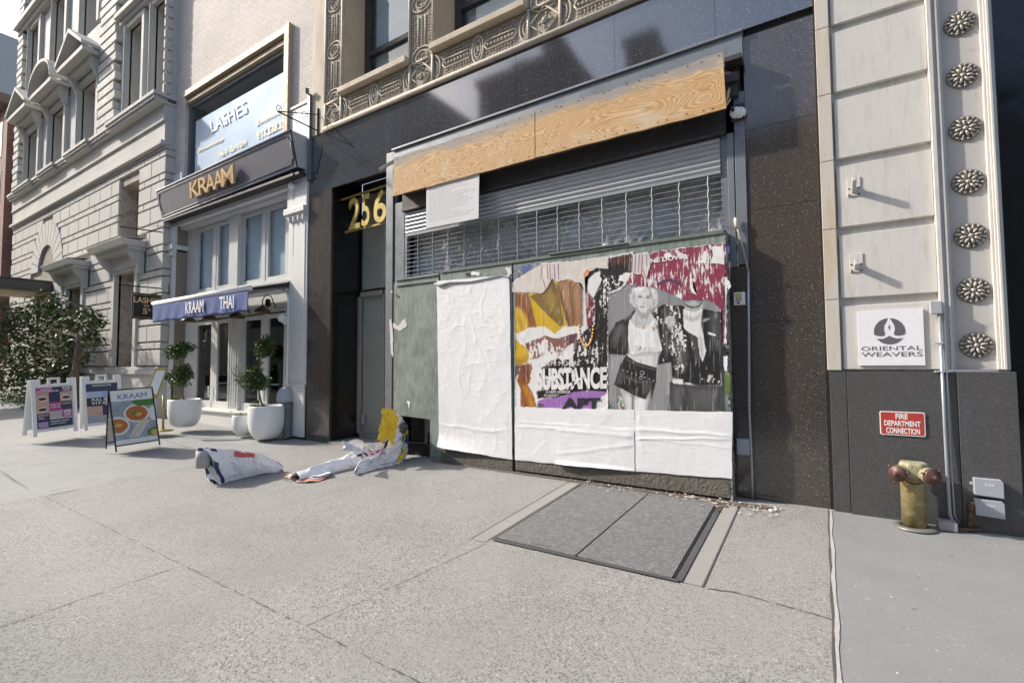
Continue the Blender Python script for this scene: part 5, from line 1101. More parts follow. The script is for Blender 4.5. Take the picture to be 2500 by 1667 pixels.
# burgundy bill
bp = thing('burgundy_poster', (-1.6, Y1, 2.6), 'flaking burgundy bill reading NE DOVER above the black and white photograph', 'poster', 'torn bills pasted on the hoarding')
layer(bp, 'printed_sheet', BUR, [C8((930, 85), (1000, 55), (1645, -25), (1665, 300), (1660, 930), (1620, 930), (1615, 605), (1470, 515), (1250, 520), (1050, 425), (930, 395), (690, 365), (760, 262), (860, 240), (925, 180))], Y1 - .003, 1.2, 1)
layer(bp, 'darker_smear', mat('bruised purple smear', (.10, .04, .09), .5, var=.5, vs=12), [C8((990, 370), (1060, 320), (1130, 310), (1230, 350), (1215, 385), (1130, 345), (1050, 355), (1000, 390))], Y1 - .0042, 1.6)
layer(bp, 'white_flake', WORNW, [C8((1520, 10), (1630, 5), (1640, 180), (1510, 165), (1530, 90)), C8((1440, 60), (1475, 40), (1470, 170), (1405, 160), (1440, 110)), C8((1305, 320), (1365, 318), (1365, 345), (1335, 350), (1340, 400), (1380, 470), (1330, 450), (1308, 400)), C8((1060, 80), (1120, 60), (1140, 100), (1070, 110)), C8((1190, 60), (1290, 95), (1290, 130), (1200, 110)), C8((1150, 480), (1230, 445), (1235, 520), (1160, 490)), C8((1640, 300), (1668, 300), (1660, 940), (1640, 930))], Y1 - .0046, 1.8)
mb = MB(); ptext(mb, 'NE DOVER', 1588, 643, 1680, 630, 11, Y1 - .0056, .04); mb.build('lettering', WORNW, bp)
# black and white fashion bill
bw = thing('fashion_poster', (-1.6, Y1, 1.7), 'black and white bill of a blonde woman in short skirt beside a leather jacket', 'poster', 'torn bills pasted on the hoarding')
k = .018; d = .05; S_ = [
 s8(.30, (525, 1100), (600, 1060), (690, 1050), (640, 1300), (600, 1500), (525, 1500), soft=8), s8(.15, (590, 1320), (650, 1340), (690, 1500), (640, 1560), (560, 1500), soft=14, op=.6),
 s8(.27, (1000, 1140), (1120, 1110), (1135, 1250), (1060, 1450), (1000, 1660), (940, 1600), (985, 1300), soft=4), s8(.33, (1085, 1120), (1120, 1110), (1125, 1300), (1100, 1420), (1080, 1420), (1095, 1250), soft=2, jit=1.4, fl=.4),
 # man: jacket, shirt, chin
 s8(k, (985, 600), (1060, 556), (1140, 575), (1230, 568), (1262, 580), (1255, 780), (1300, 800), (1400, 880), (1440, 870), (1425, 740), (1432, 605), (1500, 615), (1622, 635), (1622, 1240), (1605, 1335), (1400, 1335), (1270, 1312), (1140, 1252), (1130, 1110), (1000, 1140), (1040, 1000), (1010, 800), (950, 660), soft=1.4, jit=.6, fl=.46),
 s8(.12, (1500, 640), (1590, 660), (1600, 900), (1560, 1000), (1520, 900), (1500, 760), soft=10, op=.55, fl=.4), s8(.16, (1160, 880), (1230, 870), (1290, 1050), (1250, 1200), (1180, 1130), soft=10, op=.5, fl=.5), s8(.13, (1040, 620), (1120, 610), (1190, 680), (1180, 820), (1080, 760), soft=9, op=.5, fl=.3),
 s8(.2, (1440, 690), (1500, 700), (1480, 720), (1430, 735), soft=2, op=.8), s8(.5, (1435, 712), (1500, 690), (1500, 697), (1440, 722), soft=1, op=.8),
 s8(.045, (1115, 1300), (1300, 1335), (1622, 1340), (1622, 1585), (1100, 1590), (1120, 1400), soft=2, fl=.3), s8(.13, (1300, 1360), (1560, 1370), (1560, 1560), (1330, 1560), soft=16, op=.6, fl=.3), s8(.2, (1160, 1350), (1230, 1350), (1220, 1560), (1150, 1560), soft=12, op=.5, fl=.3),
 s8(.68, (1248, 605), (1430, 600), (1412, 740), (1440, 860), (1465, 1000), (1432, 1110), (1400, 1030), (1385, 880), (1300, 830), (1250, 780), jit=1, soft=1.2), s8(.35, (1262, 650), (1340, 690), (1425, 640), (1400, 700), (1330, 730), (1262, 700), soft=4, op=.7), s8(.3, (1400, 860), (1425, 880), (1440, 1050), (1420, 1080), (1405, 960), soft=3, op=.6), s8(.06, (1290, 830), (1380, 880), (1395, 1050), (1370, 1130), (1330, 960), soft=2, jit=1.4, fl=.66),
 s8(.42, (1262, 535), (1330, 560), (1385, 548), (1425, 515), (1432, 590), (1370, 635), (1262, 612), soft=2), s8(.60, (1300, 520), (1380, 515), (1370, 548), (1320, 555), soft=4, op=.8), s8(.03, (1250, 530), (1280, 560), (1330, 582), (1390, 570), (1425, 530), (1428, 548), (1395, 588), (1330, 600), (1272, 580), soft=2, op=.9),
 s8(.68, (1138, 1270), (1245, 1280), (1243, 1328), (1150, 1315), jit=1), s8(.68, (1178, 828), (1275, 855), (1278, 870), (1200, 852), jit=.6), s8(.68, (1475, 822), (1560, 848), (1552, 862), (1490, 846), jit=.6), s8(.66, (1228, 1130), (1256, 1140), (1250, 1200), (1222, 1160), jit=1.5), s8(.6, (1500, 1230), (1530, 1240), (1500, 1290), (1470, 1300), jit=1.5, soft=2), s8(.66, (1270, 1305), (1330, 1318), (1325, 1330), (1275, 1320), jit=1),
 # woman: hair behind, jacket
 s8(.34, (728, 500), (752, 412), (830, 372), (925, 378), (992, 430), (1012, 505), (990, 575), (945, 600), (770, 590), (740, 555), soft=3, jit=1.6),
 s8(k, (795, 600), (700, 688), (600, 738), (540, 850), (526, 900), (536, 1036), (690, 1046), (717, 1020), (727, 900), (732, 740), (775, 670), soft=1.4, jit=.5, fl=.34), s8(k, (948, 650), (985, 700), (1010, 800), (1040, 900), (1052, 1000), (1012, 1060), (992, 1142), (1125, 1112), (1140, 900), (1080, 700), (1008, 588), soft=1.4, fl=.4),
 s8(.14, (600, 790), (660, 745), (690, 780), (640, 880), (590, 960), (570, 900), soft=9, op=.7, fl=.2), s8(.11, (660, 850), (700, 800), (700, 1000), (660, 1000), soft=8, op=.6), s8(.14, (1060, 740), (1100, 800), (1115, 1000), (1080, 1080), (1065, 900), soft=8, op=.6, fl=.4), s8(.22, (680, 700), (760, 640), (760, 655), (690, 720), soft=2, op=.6),
 # neck and chest, midriff, legs
 s8(.52, (792, 630), (800, 590), (915, 620), (945, 655), (970, 692), (962, 740), (870, 805), (775, 765), (735, 715), soft=2), s8(.26, (808, 612), (840, 655), (890, 655), (925, 625), (925, 645), (900, 690), (850, 700), (815, 660), soft=5, op=.85), s8(.35, (855, 720), (868, 720), (866, 790), (858, 790), soft=4, op=.6), s8(.40, (760, 700), (800, 720), (850, 760), (800, 750), soft=4, op=.6),
 s8(.64, (733, 1022), (860, 1015), (1008, 998), (1003, 1100), (986, 1168), (880, 1165), (790, 1115), (712, 1062), soft=2), s8(.34, (735, 1030), (900, 1015), (1000, 1010), (995, 1035), (900, 1045), (760, 1055), soft=7, op=.8), s8(.36, (955, 1040), (1003, 1030), (988, 1168), (960, 1160), soft=8, op=.7), s8(.3, (838, 1085), (846, 1085), (846, 1118), (838, 1118), soft=2, op=.8),
 s8(.68, (632, 1320), (775, 1395), (768, 1500), (757, 1640), (706, 1640), (685, 1500), soft=2), s8(.72, (766, 1395), (940, 1395), (908, 1500), (886, 1640), (772, 1640), soft=2), s8(.12, (752, 1400), (778, 1400), (779, 1640), (754, 1640), soft=4), s8(.30, (640, 1330), (690, 1400), (720, 1640), (700, 1640), (680, 1500), soft=9, op=.7), s8(.32, (900, 1395), (938, 1395), (905, 1510), (884, 1640), (862, 1640), (890, 1500), soft=9, op=.75), s8(.22, (640, 1330), (780, 1405), (940, 1395), (930, 1450), (800, 1460), (690, 1410), soft=9, op=.7), s8(.78, (800, 1470), (840, 1465), (830, 1640), (800, 1640), soft=12, op=.6),
 # top
 s8(.74, (733, 702), (772, 762), (870, 806), (942, 735), (963, 688), (992, 800), (1022, 900), (1045, 992), (1036, 1008), (900, 1006), (780, 1038), (735, 1033), (720, 900), (720, 780), jit=.5), s8(.46, (745, 780), (770, 800), (765, 1000), (745, 1010), soft=9, op=.6), s8(.5, (880, 830), (900, 830), (930, 990), (900, 995), soft=9, op=.45), s8(.45, (960, 760), (985, 800), (1020, 960), (985, 960), soft=8, op=.6), s8(.42, (775, 950), (880, 975), (1030, 975), (1030, 1000), (880, 1000), (780, 1030), soft=5, op=.5), s8(.05, (832, 955), (840, 960), (838, 990), (826, 1005), (822, 995), (832, 980), soft=1), e8((.45, .2, .1), 966, 790, 17, 20, soft=1.5, op=.8, jit=1.5),
 # skirt
 s8(k, (702, 1048), (800, 1112), (992, 1166), (988, 1290), (962, 1400), (940, 1482), (925, 1392), (886, 1468), (770, 1428), (584, 1328), (648, 1130), soft=1.3, jit=.4, fl=.3), s8(.16, (690, 1235), (800, 1285), (960, 1290), (955, 1310), (800, 1310), (685, 1260), soft=4, op=.4), s8(.13, (640, 1180), (690, 1200), (650, 1310), (605, 1320), soft=8, op=.6), s8(.12, (860, 1310), (940, 1310), (920, 1390), (880, 1430), soft=9, op=.6, fl=.3), s8(.2, (705, 1075), (800, 1130), (980, 1180), (980, 1190), (800, 1145), (700, 1090), soft=2, op=.4), s8(.18, (800, 1350), (815, 1350), (800, 1430), (785, 1425), soft=3, op=.7),
 # face
 e8(.60, 868, 533, 72, 108, -.06, soft=2), s8(.30, (796, 560), (815, 610), (850, 645), (890, 640), (925, 600), (938, 545), (950, 560), (930, 630), (880, 665), (830, 650), (795, 600), soft=4, op=.8), e8(.72, 852, 470, 40, 22, 0, 8, .7), e8(.70, 835, 545, 18, 18, 0, 8, .6), e8(.45, 915, 555, 18, 26, 0, 8, .7), s8(.38, (862, 490), (872, 490), (878, 548), (868, 552), soft=3, op=.7), e8(.22, 866, 553, 13, 5, 0, 2, .7),
 e8(.32, 832, 486, 26, 13, .05, 4, .6), e8(.32, 908, 492, 25, 13, .05, 4, .6), e8(.03, 834, 488, 17, 6, .1, 1.6), e8(.03, 907, 495, 16, 6, .05, 1.6), s8(.16, (808, 467), (830, 460), (856, 468), (854, 473), (830, 467), (810, 473), soft=1.5), s8(.16, (888, 472), (908, 468), (932, 478), (930, 483), (908, 475), (890, 479), soft=1.5),
 s8(.14, (828, 583), (843, 574), (853, 578), (864, 574), (878, 584), (864, 592), (850, 596), (838, 592), soft=1.6, op=.9), s8(.5, (838, 586), (870, 586), (868, 588), (840, 588), soft=1.2, op=.5),
 # hair in front
 s8(.60, (735, 480), (760, 408), (835, 370), (925, 378), (988, 430), (975, 470), (940, 440), (925, 470), (905, 425), (860, 440), (830, 470), (812, 450), (800, 500), (798, 560), (780, 600), (755, 560), (740, 530), soft=2, jit=2.2), s8(.55, (940, 440), (990, 440), (1008, 510), (985, 580), (945, 600), (935, 560), (948, 520), soft=2, jit=2),
 s8(.78, (790, 410), (850, 382), (900, 390), (850, 425), (800, 470), (785, 470), soft=4, op=.9, jit=2), s8(.78, (930, 400), (965, 430), (980, 500), (960, 500), (945, 450), soft=3, op=.8, jit=2), s8(.26, (760, 470), (790, 440), (785, 560), (765, 560), soft=5, op=.6, jit=2), s8(.25, (905, 400), (925, 400), (945, 470), (935, 480), soft=4, op=.6, jit=2), s8(.24, (960, 520), (985, 510), (970, 570), (950, 580), soft=4, op=.6, jit=2),
 # hand on the shoulder
 s8(.54, (1072, 690), (1110, 668), (1158, 678), (1172, 720), (1162, 775), (1150, 762), (1141, 805), (1130, 765), (1120, 810), (1108, 765), (1098, 795), (1090, 748), (1070, 742), soft=1.2, jit=.3), s8(.2, (1096, 740), (1101, 740), (1104, 790), (1100, 790), soft=1.2, op=.8), s8(.2, (1116, 735), (1121, 735), (1126, 795), (1120, 795), soft=1.2, op=.8), s8(.2, (1138, 735), (1143, 735), (1148, 775), (1143, 780), soft=1.2, op=.8), s8(.32, (1075, 700), (1160, 690), (1165, 715), (1080, 725), soft=6, op=.5),
 s8((.62, .6, .58), (630, 1440), (660, 1450), (680, 1530), (702, 1650), (640, 1650), (628, 1540), jit=1.8), s8((.10, .22, .05), (640, 1470), (660, 1480), (665, 1540), (645, 1560), jit=2), s8((.25, .03, .07), (655, 1530), (680, 1540), (685, 1640), (668, 1640), jit=1.5), s8((.2, .24, .03), (590, 1620), (640, 1640), (640, 1680), (600, 1670), jit=2)]
printed(bw, 'printed_sheet', (1481, 1768, 685, 1028), C8((527, 462), (640, 420), (700, 362), (800, 382), (900, 392), (980, 395), (1060, 430), (1160, 470), (1240, 515), (1350, 522), (1480, 512), (1540, 545), (1612, 605), (1620, 1578), (1160, 1592), (1090, 1630), (1040, 1620), (985, 1660), (930, 1640), (700, 1660), (640, 1600), (600, 1560), (527, 1500)), (.245, .245, .255), S_, Y1 - .005, 51, streaks=.25, relief=.003)
mb = MB()
for cx, cy, r in [(672 + i * 42, 1190 + i * 14, 6.5) for i in range(8)] + [(1470, 1175, 5), (1430, 1275, 8), (1410, 1240, 5)]: p = W(1350 + cx / 3.92, 600 + cy / 3.92, Y1 - .008); mb.ball(p, r / 3.92 * .0045, 7, sc=(1, .3, 1))
mb.build('belt_studs', GRL, bw, smooth=True)
mb = MB()
def loop(px, py, rw, rh):
    p = W(1350 + px / 3.92, 600 + py / 3.92, Y1 - .009); mb.tube([(p.x + rw * math.cos(a), p.y, p.z + rh * math.sin(a)) for a in [6.283 * k / 14 for k in range(14)]], .003, 5, True)
loop(855, 1215, .028, .022); loop(840, 1262, .016, .016)
p = W(1350 + 858 / 3.92, 600 + 775 / 3.92, Y1 - .009); q_ = W(1350 + 800 / 3.92, 600 + 700 / 3.92, Y1 - .009); mb.tube([q_, q_.lerp(p, .5) + Vector((0, 0, -.01)), p, p + Vector((.03, 0, .06)), p + Vector((.05, 0, .13))], .0012, 4); mb.ball(p, .009, 6, sc=(1, .3, 1))
mb.build('buckle_and_pendant', GRL, bw)

# white overpasted sheets
def paper(name, lab, cs, nx, ny, y, amp, seed, flare=(0, 0), curl=0, group='white blank sheets pasted on the hoarding', crease=()):
    tl, tr, br, bl = [Vector(PZ(a, b, y)) for a, b in cs]
    t = thing(name, (tl + br) / 2, lab, 'poster', group)
    def fn(u, v):
        p = tl.lerp(tr, u).lerp(bl.lerp(br, u), v); X, Z = p.x, p.z
        n1 = noise.noise(Vector((X * 2.2 + Z * 1.2, Z * 1.1 - X * .6, seed))); n2 = 1 - abs(noise.noise(Vector((X * 5 + Z * 1.6 + n1, Z * 1.9 - X * 1.2, seed + 5)))) * 2
        n3 = 1 - abs(noise.noise(Vector((X * 2.2, Z * 8 + X * .9 + n1 * 1.5, seed + 9)))) * 2
        d = amp * .22 * (.5 * n1 + max(0, n2 - .6) * 1.5) + amp * .06 * noise.noise(Vector((X * 9, Z * 7, seed)))
        n4 = 1 - abs(noise.noise(Vector((X * 7 - Z * 4 + n1 * 2, Z * 5 + X * 3, seed + 15)))) * 9; n5 = 1 - abs(noise.noise(Vector((X * 3.1 + Z * 2.2, Z * 2.6 - X * 1.3, seed + 19)))) * 14
        d += amp * (.05 * max(0, n4) + .14 * max(0, n5) * max(0, .2 + n1 * 1.5)) + amp * .3 * max(0, n3 - .72) * (1 if v > .55 or curl == 0 else 0)
        for (cv, cw, ca, sl_) in crease:
            dv = (v - cv - sl_ * (u - .5) - .02 * noise.noise(Vector((X * 3, seed, 0)))) / cw
            d += ca * .6 * math.exp(-dv * dv) * (.6 + .6 * noise.noise(Vector((X * 2.3, seed * 3, 1))))
        e = min(u, 1 - u, v, 1 - v); d = max(0, d) * min(1, e * 14 + .15) * .72
        if v > .9: d += flare[0] * ((v - .9) / .1) ** 2 * (1 - abs(u - flare[1]) * 1.1 if flare[1] is not None else 1)
        ex = Vector((noise.noise(Vector((Z * 6, seed, 0))) * .008 * (abs(u - .5) > .499), 0, noise.noise(Vector((X * 6, seed, 2))) * .008 * (abs(v - .5) > .499)))
        return p + Vector((0, -d, 0)) + ex
    mb = MB(); mb.grid(fn, nx, ny); mb.build('sheet', PAPER, t, smooth=True); return t
paper('blank_poster', 'tall blank white bill pasted on the green board, left of the film bill', [(1066, 686), (1243, 672), (1251, 1122), (1072, 1090)], 110, 200, YH - .012, .024, 3.3, (.06, .1), crease=((.86, .008, .015, -.02),))
paper('white_sheet', 'white sheet pasted under the torn film bill', [(1257, 994), (1549, 1000), (1551, 1152), (1257, 1122)], 130, 70, YH - .013, .016, 8.1, crease=((.36, .03, .018, -.02), (.3, .02, .012, .05)))
paper('white_sheet', 'lower white sheet with curled up hem, between the film bill and the right corner', [(1356, 1045), (1548, 1050), (1549, 1149), (1357, 1131)], 110, 60, YH - .021, .016, 14.6, (.045, .2), crease=((.1, .05, .014, .1), (.55, .05, .014, -.4)))
paper('white_sheet', 'right hand white sheet below the black and white photograph, at the hoarding corner', [(1550, 1001), (1788, 1005), (1787, 1168), (1551, 1150)], 130, 80, YH - .016, .016, 21.7, crease=((.34, .03, .022, .06), (.44, .02, .018, -.05), (.5, .02, .01, .1)))
# rolled torn lip over the tall sheet and scraps
mb = MB(); P = [W(x, y, YH - .02) for x, y in ((1060, 692), (1075, 697), (1100, 690), (1150, 688), (1200, 678), (1225, 672), (1243, 678), (1247, 700))]
mb.tube(P, [.012, .03, .02, .013, .012, .01, .012, .008], 7); tag(mb.build('curled_paper_lip', mat('paper lip', (.28, .28, .30), .7, var=.7, vs=14), smooth=True), 'dark curled torn lip along the top of the tall blank bill', 'paper scrap')
def scrap(pts, y, m, lab, amp=2, nm='paper_scrap'):
    mb = MB(); lay(mb, tear([Vector(p) for p in pts], amp, 5), y); tag(mb.build(nm, m, solid=.001), lab, 'paper scrap', 'scraps of torn paper on the hoarding')
scrap(C7((80, 510), (100, 505), (110, 640), (115, 880), (100, 840), (88, 680)), -.165, PAPERG, 'narrow pale scrap hanging off the left edge of the green board')
scrap(C7((115, 540), (170, 570), (230, 490), (250, 570), (180, 620), (120, 590)), -.165, PAPERG, 'ragged white scrap on the green board near its left edge')
scrap(C7((240, 1295), (262, 1285), (282, 1300), (272, 1330), (268, 1370), (262, 1330)), -.165, PAPER, 'small white fleck low on the green board')
scrap(C7((1185, 15), (1245, 10), (1250, 70), (1220, 100), (1200, 40)), YH - .006, PAPERG, 'white scrap at the top of the board gap above the tall blank bill')
scrap(C7((860, 60), (900, 52), (945, 60), (940, 95), (905, 82), (865, 88)), YH - .005, PAPER, 'torn white sticker remains on the top green strip')
scrap(C7((810, 70), (855, 66), (855, 92), (815, 94)), YH - .005, BLK, 'dark sticker remains on the top green strip')
for i, (pts, m, l_) in enumerate(((C8((1665, 320), (1690, 340), (1705, 390), (1680, 420), (1668, 400)), PAPER, 'white paper flap curling off the right corner near the top'), (C8((1665, 0), (1690, 10), (1690, 70), (1668, 80)), BLUL, 'blue scrap at the top right corner of the hoarding'), (C8((1630, 960), (1665, 980), (1662, 1050), (1632, 1040)), BLK, 'black scrap on the right corner beside the photograph'), (C8((1640, 1240), (1700, 1230), (1695, 1400), (1650, 1450)), LEAF2, 'green scrap low on the right corner of the hoarding'), (C8((1632, 1060), (1670, 1050), (1665, 1200), (1640, 1190)), PAPER, 'white scrap on the right corner beside the leather jacket'))): scrap(pts, Y1 - .009, m, l_, 1.5)
t = thing('knob', W(957, 713, -.2), 'small round white knob at the left edge of the hoarding', 'knob'); mb = MB(); mb.ball(W(957, 713, -.2), .022, 10); mb.build('ball', WHITEPL, t, smooth=True)

# ================================================================ THINGS ON THE GRANITE PIER
c = W(1797, 275, -.08); t = thing('dome_camera', c, 'white dome security camera on the dark steel at the right end of the plywood', 'camera')
mb = MB(); mb.lathe(c + Vector((.03, .06, 0)), [(.068, 0), (.07, .03), (.06, .05)], 24, axis=Vector((.1, -1, 0))); mb.build('base', WHITEPL, t, smooth=True); mb = MB(); mb.ball(c + Vector((-.005, -.0, 0)), .062, 20); mb.build('dome', WHITEPL, t, smooth=True)
e = c + Vector((-.025, -.058, .01)); mb = MB(); mb.lathe(e, [(.024, 0), (.022, .006), (.0, .008)], 16, axis=(e - c).normalized()); mb.build('lens', BLK, t)
t = thing('cable_conduit', (-.68, -.06, 0), 'bent grey cable conduit with a pale foam tip climbing the granite pier', 'pipe')
P = [W(x, y, -.04) for x, y in ((1838, 1228), (1836, 1150), (1834, 1100), (1829, 1000), (1828, 800), (1827, 660))]
mb = MB(); mb.tube(P, .014, 8); mb.build('conduit', GALV, t, smooth=True)
mb = MB(); mb.tube([W(x, y, -.05) for x, y in ((1827, 660), (1822, 640), (1812, 600), (1804, 570), (1800, 556))], .011, 8); mb.build('cable', mat('dirty yellowed cable', (.36, .33, .25), .7), t, smooth=True)
mb = MB(); mb.tube([W(1801, 557, -.05), W(1797, 545, -.055), W(1795, 532, -.055)], [.02, .024, .016], 9); mb.build('foam_tip', mat('pinkish foam', (.72, .6, .5), .8), t, smooth=True)
a, b = W(1792, 715, -.03), W(1820, 744, -.03); t = thing('key_switch', a, 'small white key switch box with a red button beside the burgundy bill', 'switch')
mb = MB(); mb.box(a.x, b.x, -.07, .0, b.z, a.z); mb.build('box', WHITEPL, t, bevel=.006); mb = MB(); xm = (a.x + b.x) / 2; mb.box(xm - .035, xm + .025, -.073, -.07, b.z + .04, a.z - .015); mb.build('plate', LGREY, t); mb = MB(); mb.box(xm - .025, xm + .01, -.075, -.073, b.z + .075, a.z - .02); mb.build('yellow_label', YELP, t)
mb = MB(); mb.lathe((xm - .01, -.07, b.z + .02), [(.014, 0), (.014, .012), (0, .014)], 14, axis=Vector((0, -1, 0))); mb.build('button', REDS, t)
mb = MB(); mb.box(W(1799, 1090, -.06).x, W(1830, 1090, -.06).x, -.07, .0, W(1800, 1108, -.06).z, W(1800, 1070, -.06).z); tag(mb.build('cover_plate', LGREY, bevel=.004), 'small grey blank cover plate low beside the white sheet', 'cover plate')

# ================================================================ CELLAR HATCH
ch = thing('cellar_hatch', (-1.75, -1.4, -.05), 'worn grey steel double leaf cellar hatch set in the pavement', 'cellar hatch')
H0, H3, H2, H1 = (-2.6, -.36), (-.955, -.36), (-.925, -2.34), (-2.56, -2.36)
def gp(x, y, dz): return Vector((x, y, gz(x, y) + dz))
mb = MB()
for a, b, w_ in ((H0, H1, .035), (H3, H2, .05), (H1, H2, .04)): strip(mb, [a, b], w_, .012)
mb.build('rim', HATCHF, ch)
mb = MB(); strip(mb, [(-1.735, -.36), (-1.745, -2.34)], .010, .0215); strip(mb, [(-2.57, -.36), (-2.535, -2.33)], .012, .013); strip(mb, [(-1.0, -.5), (-.965, -2.3)], .016, .013); mb.build('gap', BLKMAT, ch)
for a, b in (((-2.56, -2.53), (-1.742, -1.748)), ((-1.73, -1.738), (-1.01, -.975))):
    mb = MB(); mb.hull([gp(a[0], -.37, .008), gp(b[0], -.37, .008), gp(b[1], -2.325, .008), gp(a[1], -2.325, .008)], (0, 0, .010)); lf = mb.build('door_leaf', HATCHM, ch, bevel=.002)
    mb = MB(); x = a[1] + .03 if a[0] < -2 else b[1] - .03
    for k in range(3): mb.ball(gp(x - .01 * k, -2.1 - .04 * k, .02), .006, 6)
    mb.build('bolt', SLATM, lf)
    if a[0] < -2: mb = MB(); strip(mb, [(-2.2, -2.285), (-2.02, -2.285)], .014, .0195); mb.build('grip_slot', RUST, lf)
for a, b in (((-2.78, -.36), (-2.73, -2.44)), ((-.79, -.36), (-.765, -2.33))):
    mb = MB(); x0, x1 = (a[0], -2.622) if a[0] < -2 else (-.925, a[0]); x2, x3 = (b[0], -2.585) if a[0] < -2 else (-.895, b[0])
    mb.quad(gp(x0, a[1], .004), gp(x1, a[1], .004), gp(x3, b[1], .004), gp(x2, b[1], .004)); tag(mb.build('hatch_margin', CONC_T), kind='structure')
mb = MB()
for a, b in (((-2.785, -.3), (-2.735, -2.44)), ((-.785, -.3), (-.76, -2.34))): strip(mb, [a, b], .012, .006)
mb.build('margin_joint', JOINT); tag(bpy.data.objects['margin_joint'], kind='structure')
# debris along the foot of the hoarding
mb = MB()
def flake(x, y, s, mi):
    a = random.uniform(0, 6.28); z = gz(x, y) + .008 + random.random() * .012; n = random.choice((3, 4, 5)); e = random.uniform(.25, .9)
    mb.add([(x + s * math.cos(a + 6.28 * k / n) * (1 if k % 2 else e), y + s * math.sin(a + 6.28 * k / n) * e, z + random.uniform(0, .6) * s) for k in range(n)], [list(range(n))], mi)
for i in range(560):
    x = random.uniform(-5.2, -.45); d = abs(random.gauss(0, .09)); s = random.uniform(.003, .018) * (1.25 if x > -2.6 else .7)
    if x < -2.6 and random.random() < .35: continue
    flake(x, -.22 - d * (1.3 if x > -2.6 else .9), s, random.choice((0, 0, 1, 2, 3)))
for i in range(160): flake(random.uniform(-1.5, -.4), -.25 - abs(random.gauss(0, .16)), random.uniform(.006, .03), random.choice((0, 1, 1, 2)))
for i in range(220): flake(random.uniform(-7.5, .8), random.uniform(-4, -.2), random.uniform(.003, .009), random.choice((0, 1, 3)))
tag(mb.build('litter', [PAPERG, SCRAP, mat('rust flakes', (.2, .09, .05), .9), mat('grit', (.2, .19, .17), .9)]), 'scattered paper flakes, leaf bits and grit along the foot of the hoarding', 'litter', kind='stuff')
mb = MB(); mb.quad(gp(-5.2, -.2, .0045), gp(-.45, -.2, .0045), gp(-.5, -.33, .0045), gp(-5.2, -.28, .0045)); tag(mb.build('dark_strip', mat('dark brown ground strip', (.10, .085, .07), .95, var=.5, vs=16)), kind='structure')  # dark brown strip on the pavement along the hoarding foot

# ================================================================ LIMESTONE BUILDING
lb = thing('limestone_building', (-22, 0, .5), 'pale rusticated limestone palazzo building with pedimented windows at the far left', 'building')
YL = -.18; LX0, LX1 = -29.6, -14.92
op = [(-18.0, -16.58, 1.5, 4.30), (-18.0, -16.58, 5.15, 7.0), (-22.3, -20.85, 1.5, 4.25), (-25.75, -23.85, .4, 5.2)]
AX, AZ, AR = -24.8, 5.2, .95
mb = MB(); wall_open(mb, LX0, LX1, 0, 7.55, op + [], YL + .04, YL + .6); mb.quad((LX1, YL + .04, 0), (LX1, .3, 0), (LX1, .3, 7.55), (LX1, YL + .04, 7.55)); mb.build('wall', LIMED, lb)
# rusticated courses
mb = MB()
def clip(x0, x1, z0, z1, hs):
    segs = [(x0, x1)]
    for h in hs:
        if h[3] <= z0 + .02 or h[2] >= z1 - .02: continue
        ns = []
        for a, b in segs:
            if h[1] <= a or h[0] >= b: ns.append((a, b)); continue
            if h[0] > a: ns.append((a, h[0]))
            if h[1] < b: ns.append((h[1], b))
        segs = ns
    return [(a, b) for a, b in segs if b - a > .05]
zc = 1.5; k = 0; hs0 = op + [(-18.6, -15.95, 4.3, 5.1), (-22.9, -20.2, 4.2, 5.0)]
while zc < 7.5:
    h = .46 if k % 2 == 0 else .20
    ha = zc + h / 2; hs = list(hs0)
    r = 1.9
    if AZ - .2 < ha < AZ + r + .2: dx = math.sqrt(max(0, r * r - max(0, ha - AZ) ** 2)) + .0; hs.append((AX - dx, AX + dx, 0, 9))
    x = LX0 + (.5 if k % 2 else 0) - .4; bl = .95
    while x < LX1:
        for a, b in clip(max(x, LX0), min(x + bl, LX1), zc, zc + h, hs): mb.box(a + (.008 if a > LX0 + .01 else 0), b - (.008 if b < LX1 - .01 else -.03), YL - .03, YL + .05 if b < LX1 - .02 else .1, zc + .022, min(zc + h, 7.55) - .022)
        x += bl
    zc += h; k += 1
mb.build('rusticated_blocks', LIME, lb, bevel=.014)
mb = MB()
for i in range(13):        # fan of voussoirs
    a0, a1 = math.pi * i / 13 + .012, math.pi * (i + 1) / 13 - .012
    P = [(AX + rr * math.cos(a), AZ + rr * math.sin(a)) for rr, a in ((AR, a0), (1.88, a0), (1.88, a1), (AR, a1))]; mb.prism(P, YL - .045, YL + .05)
mb.build('arch_voussoirs', LIME, lb)
mb = MB(); mb.prism([(AX + AR * math.cos(math.pi * i / 20), AZ + AR * math.sin(math.pi * i / 20)) for i in range(21)] + [(AX - AR, .4), (AX + AR, .4)], YL + .035, YL + .039); mb.build('arch_recess', mat('dark arch glazing', (.16, .15, .12), .6, var=.3), lb)  # flat dark olive panel filling the arch
mb = MB(); mb.box(LX0, LX1 + .04, YL - .10, .2, 0, 1.28); mb.box(LX0, LX1 + .06, YL - .16, .2, 1.28, 1.40); mb.box(LX0, LX1 + .05, YL - .08, .2, 1.40, 1.48); mb.build('plinth', LIMES, lb, bevel=.01)
mb = MB()
def surround(x0, x1, z0, z1, w=.2, d=.08): mb.box(x0 - w, x0, YL - d, YL + .1, z0, z1 + w); mb.box(x1, x1 + w, YL - d, YL + .1, z0, z1 + w); mb.box(x0, x1, YL - d, YL + .1, z1, z1 + w)
surround(-18.0, -16.58, 1.5, 4.28); surround(-22.3, -20.85, 1.5, 4.22); mb.build('window_surround', LIMES, lb, bevel=.01)
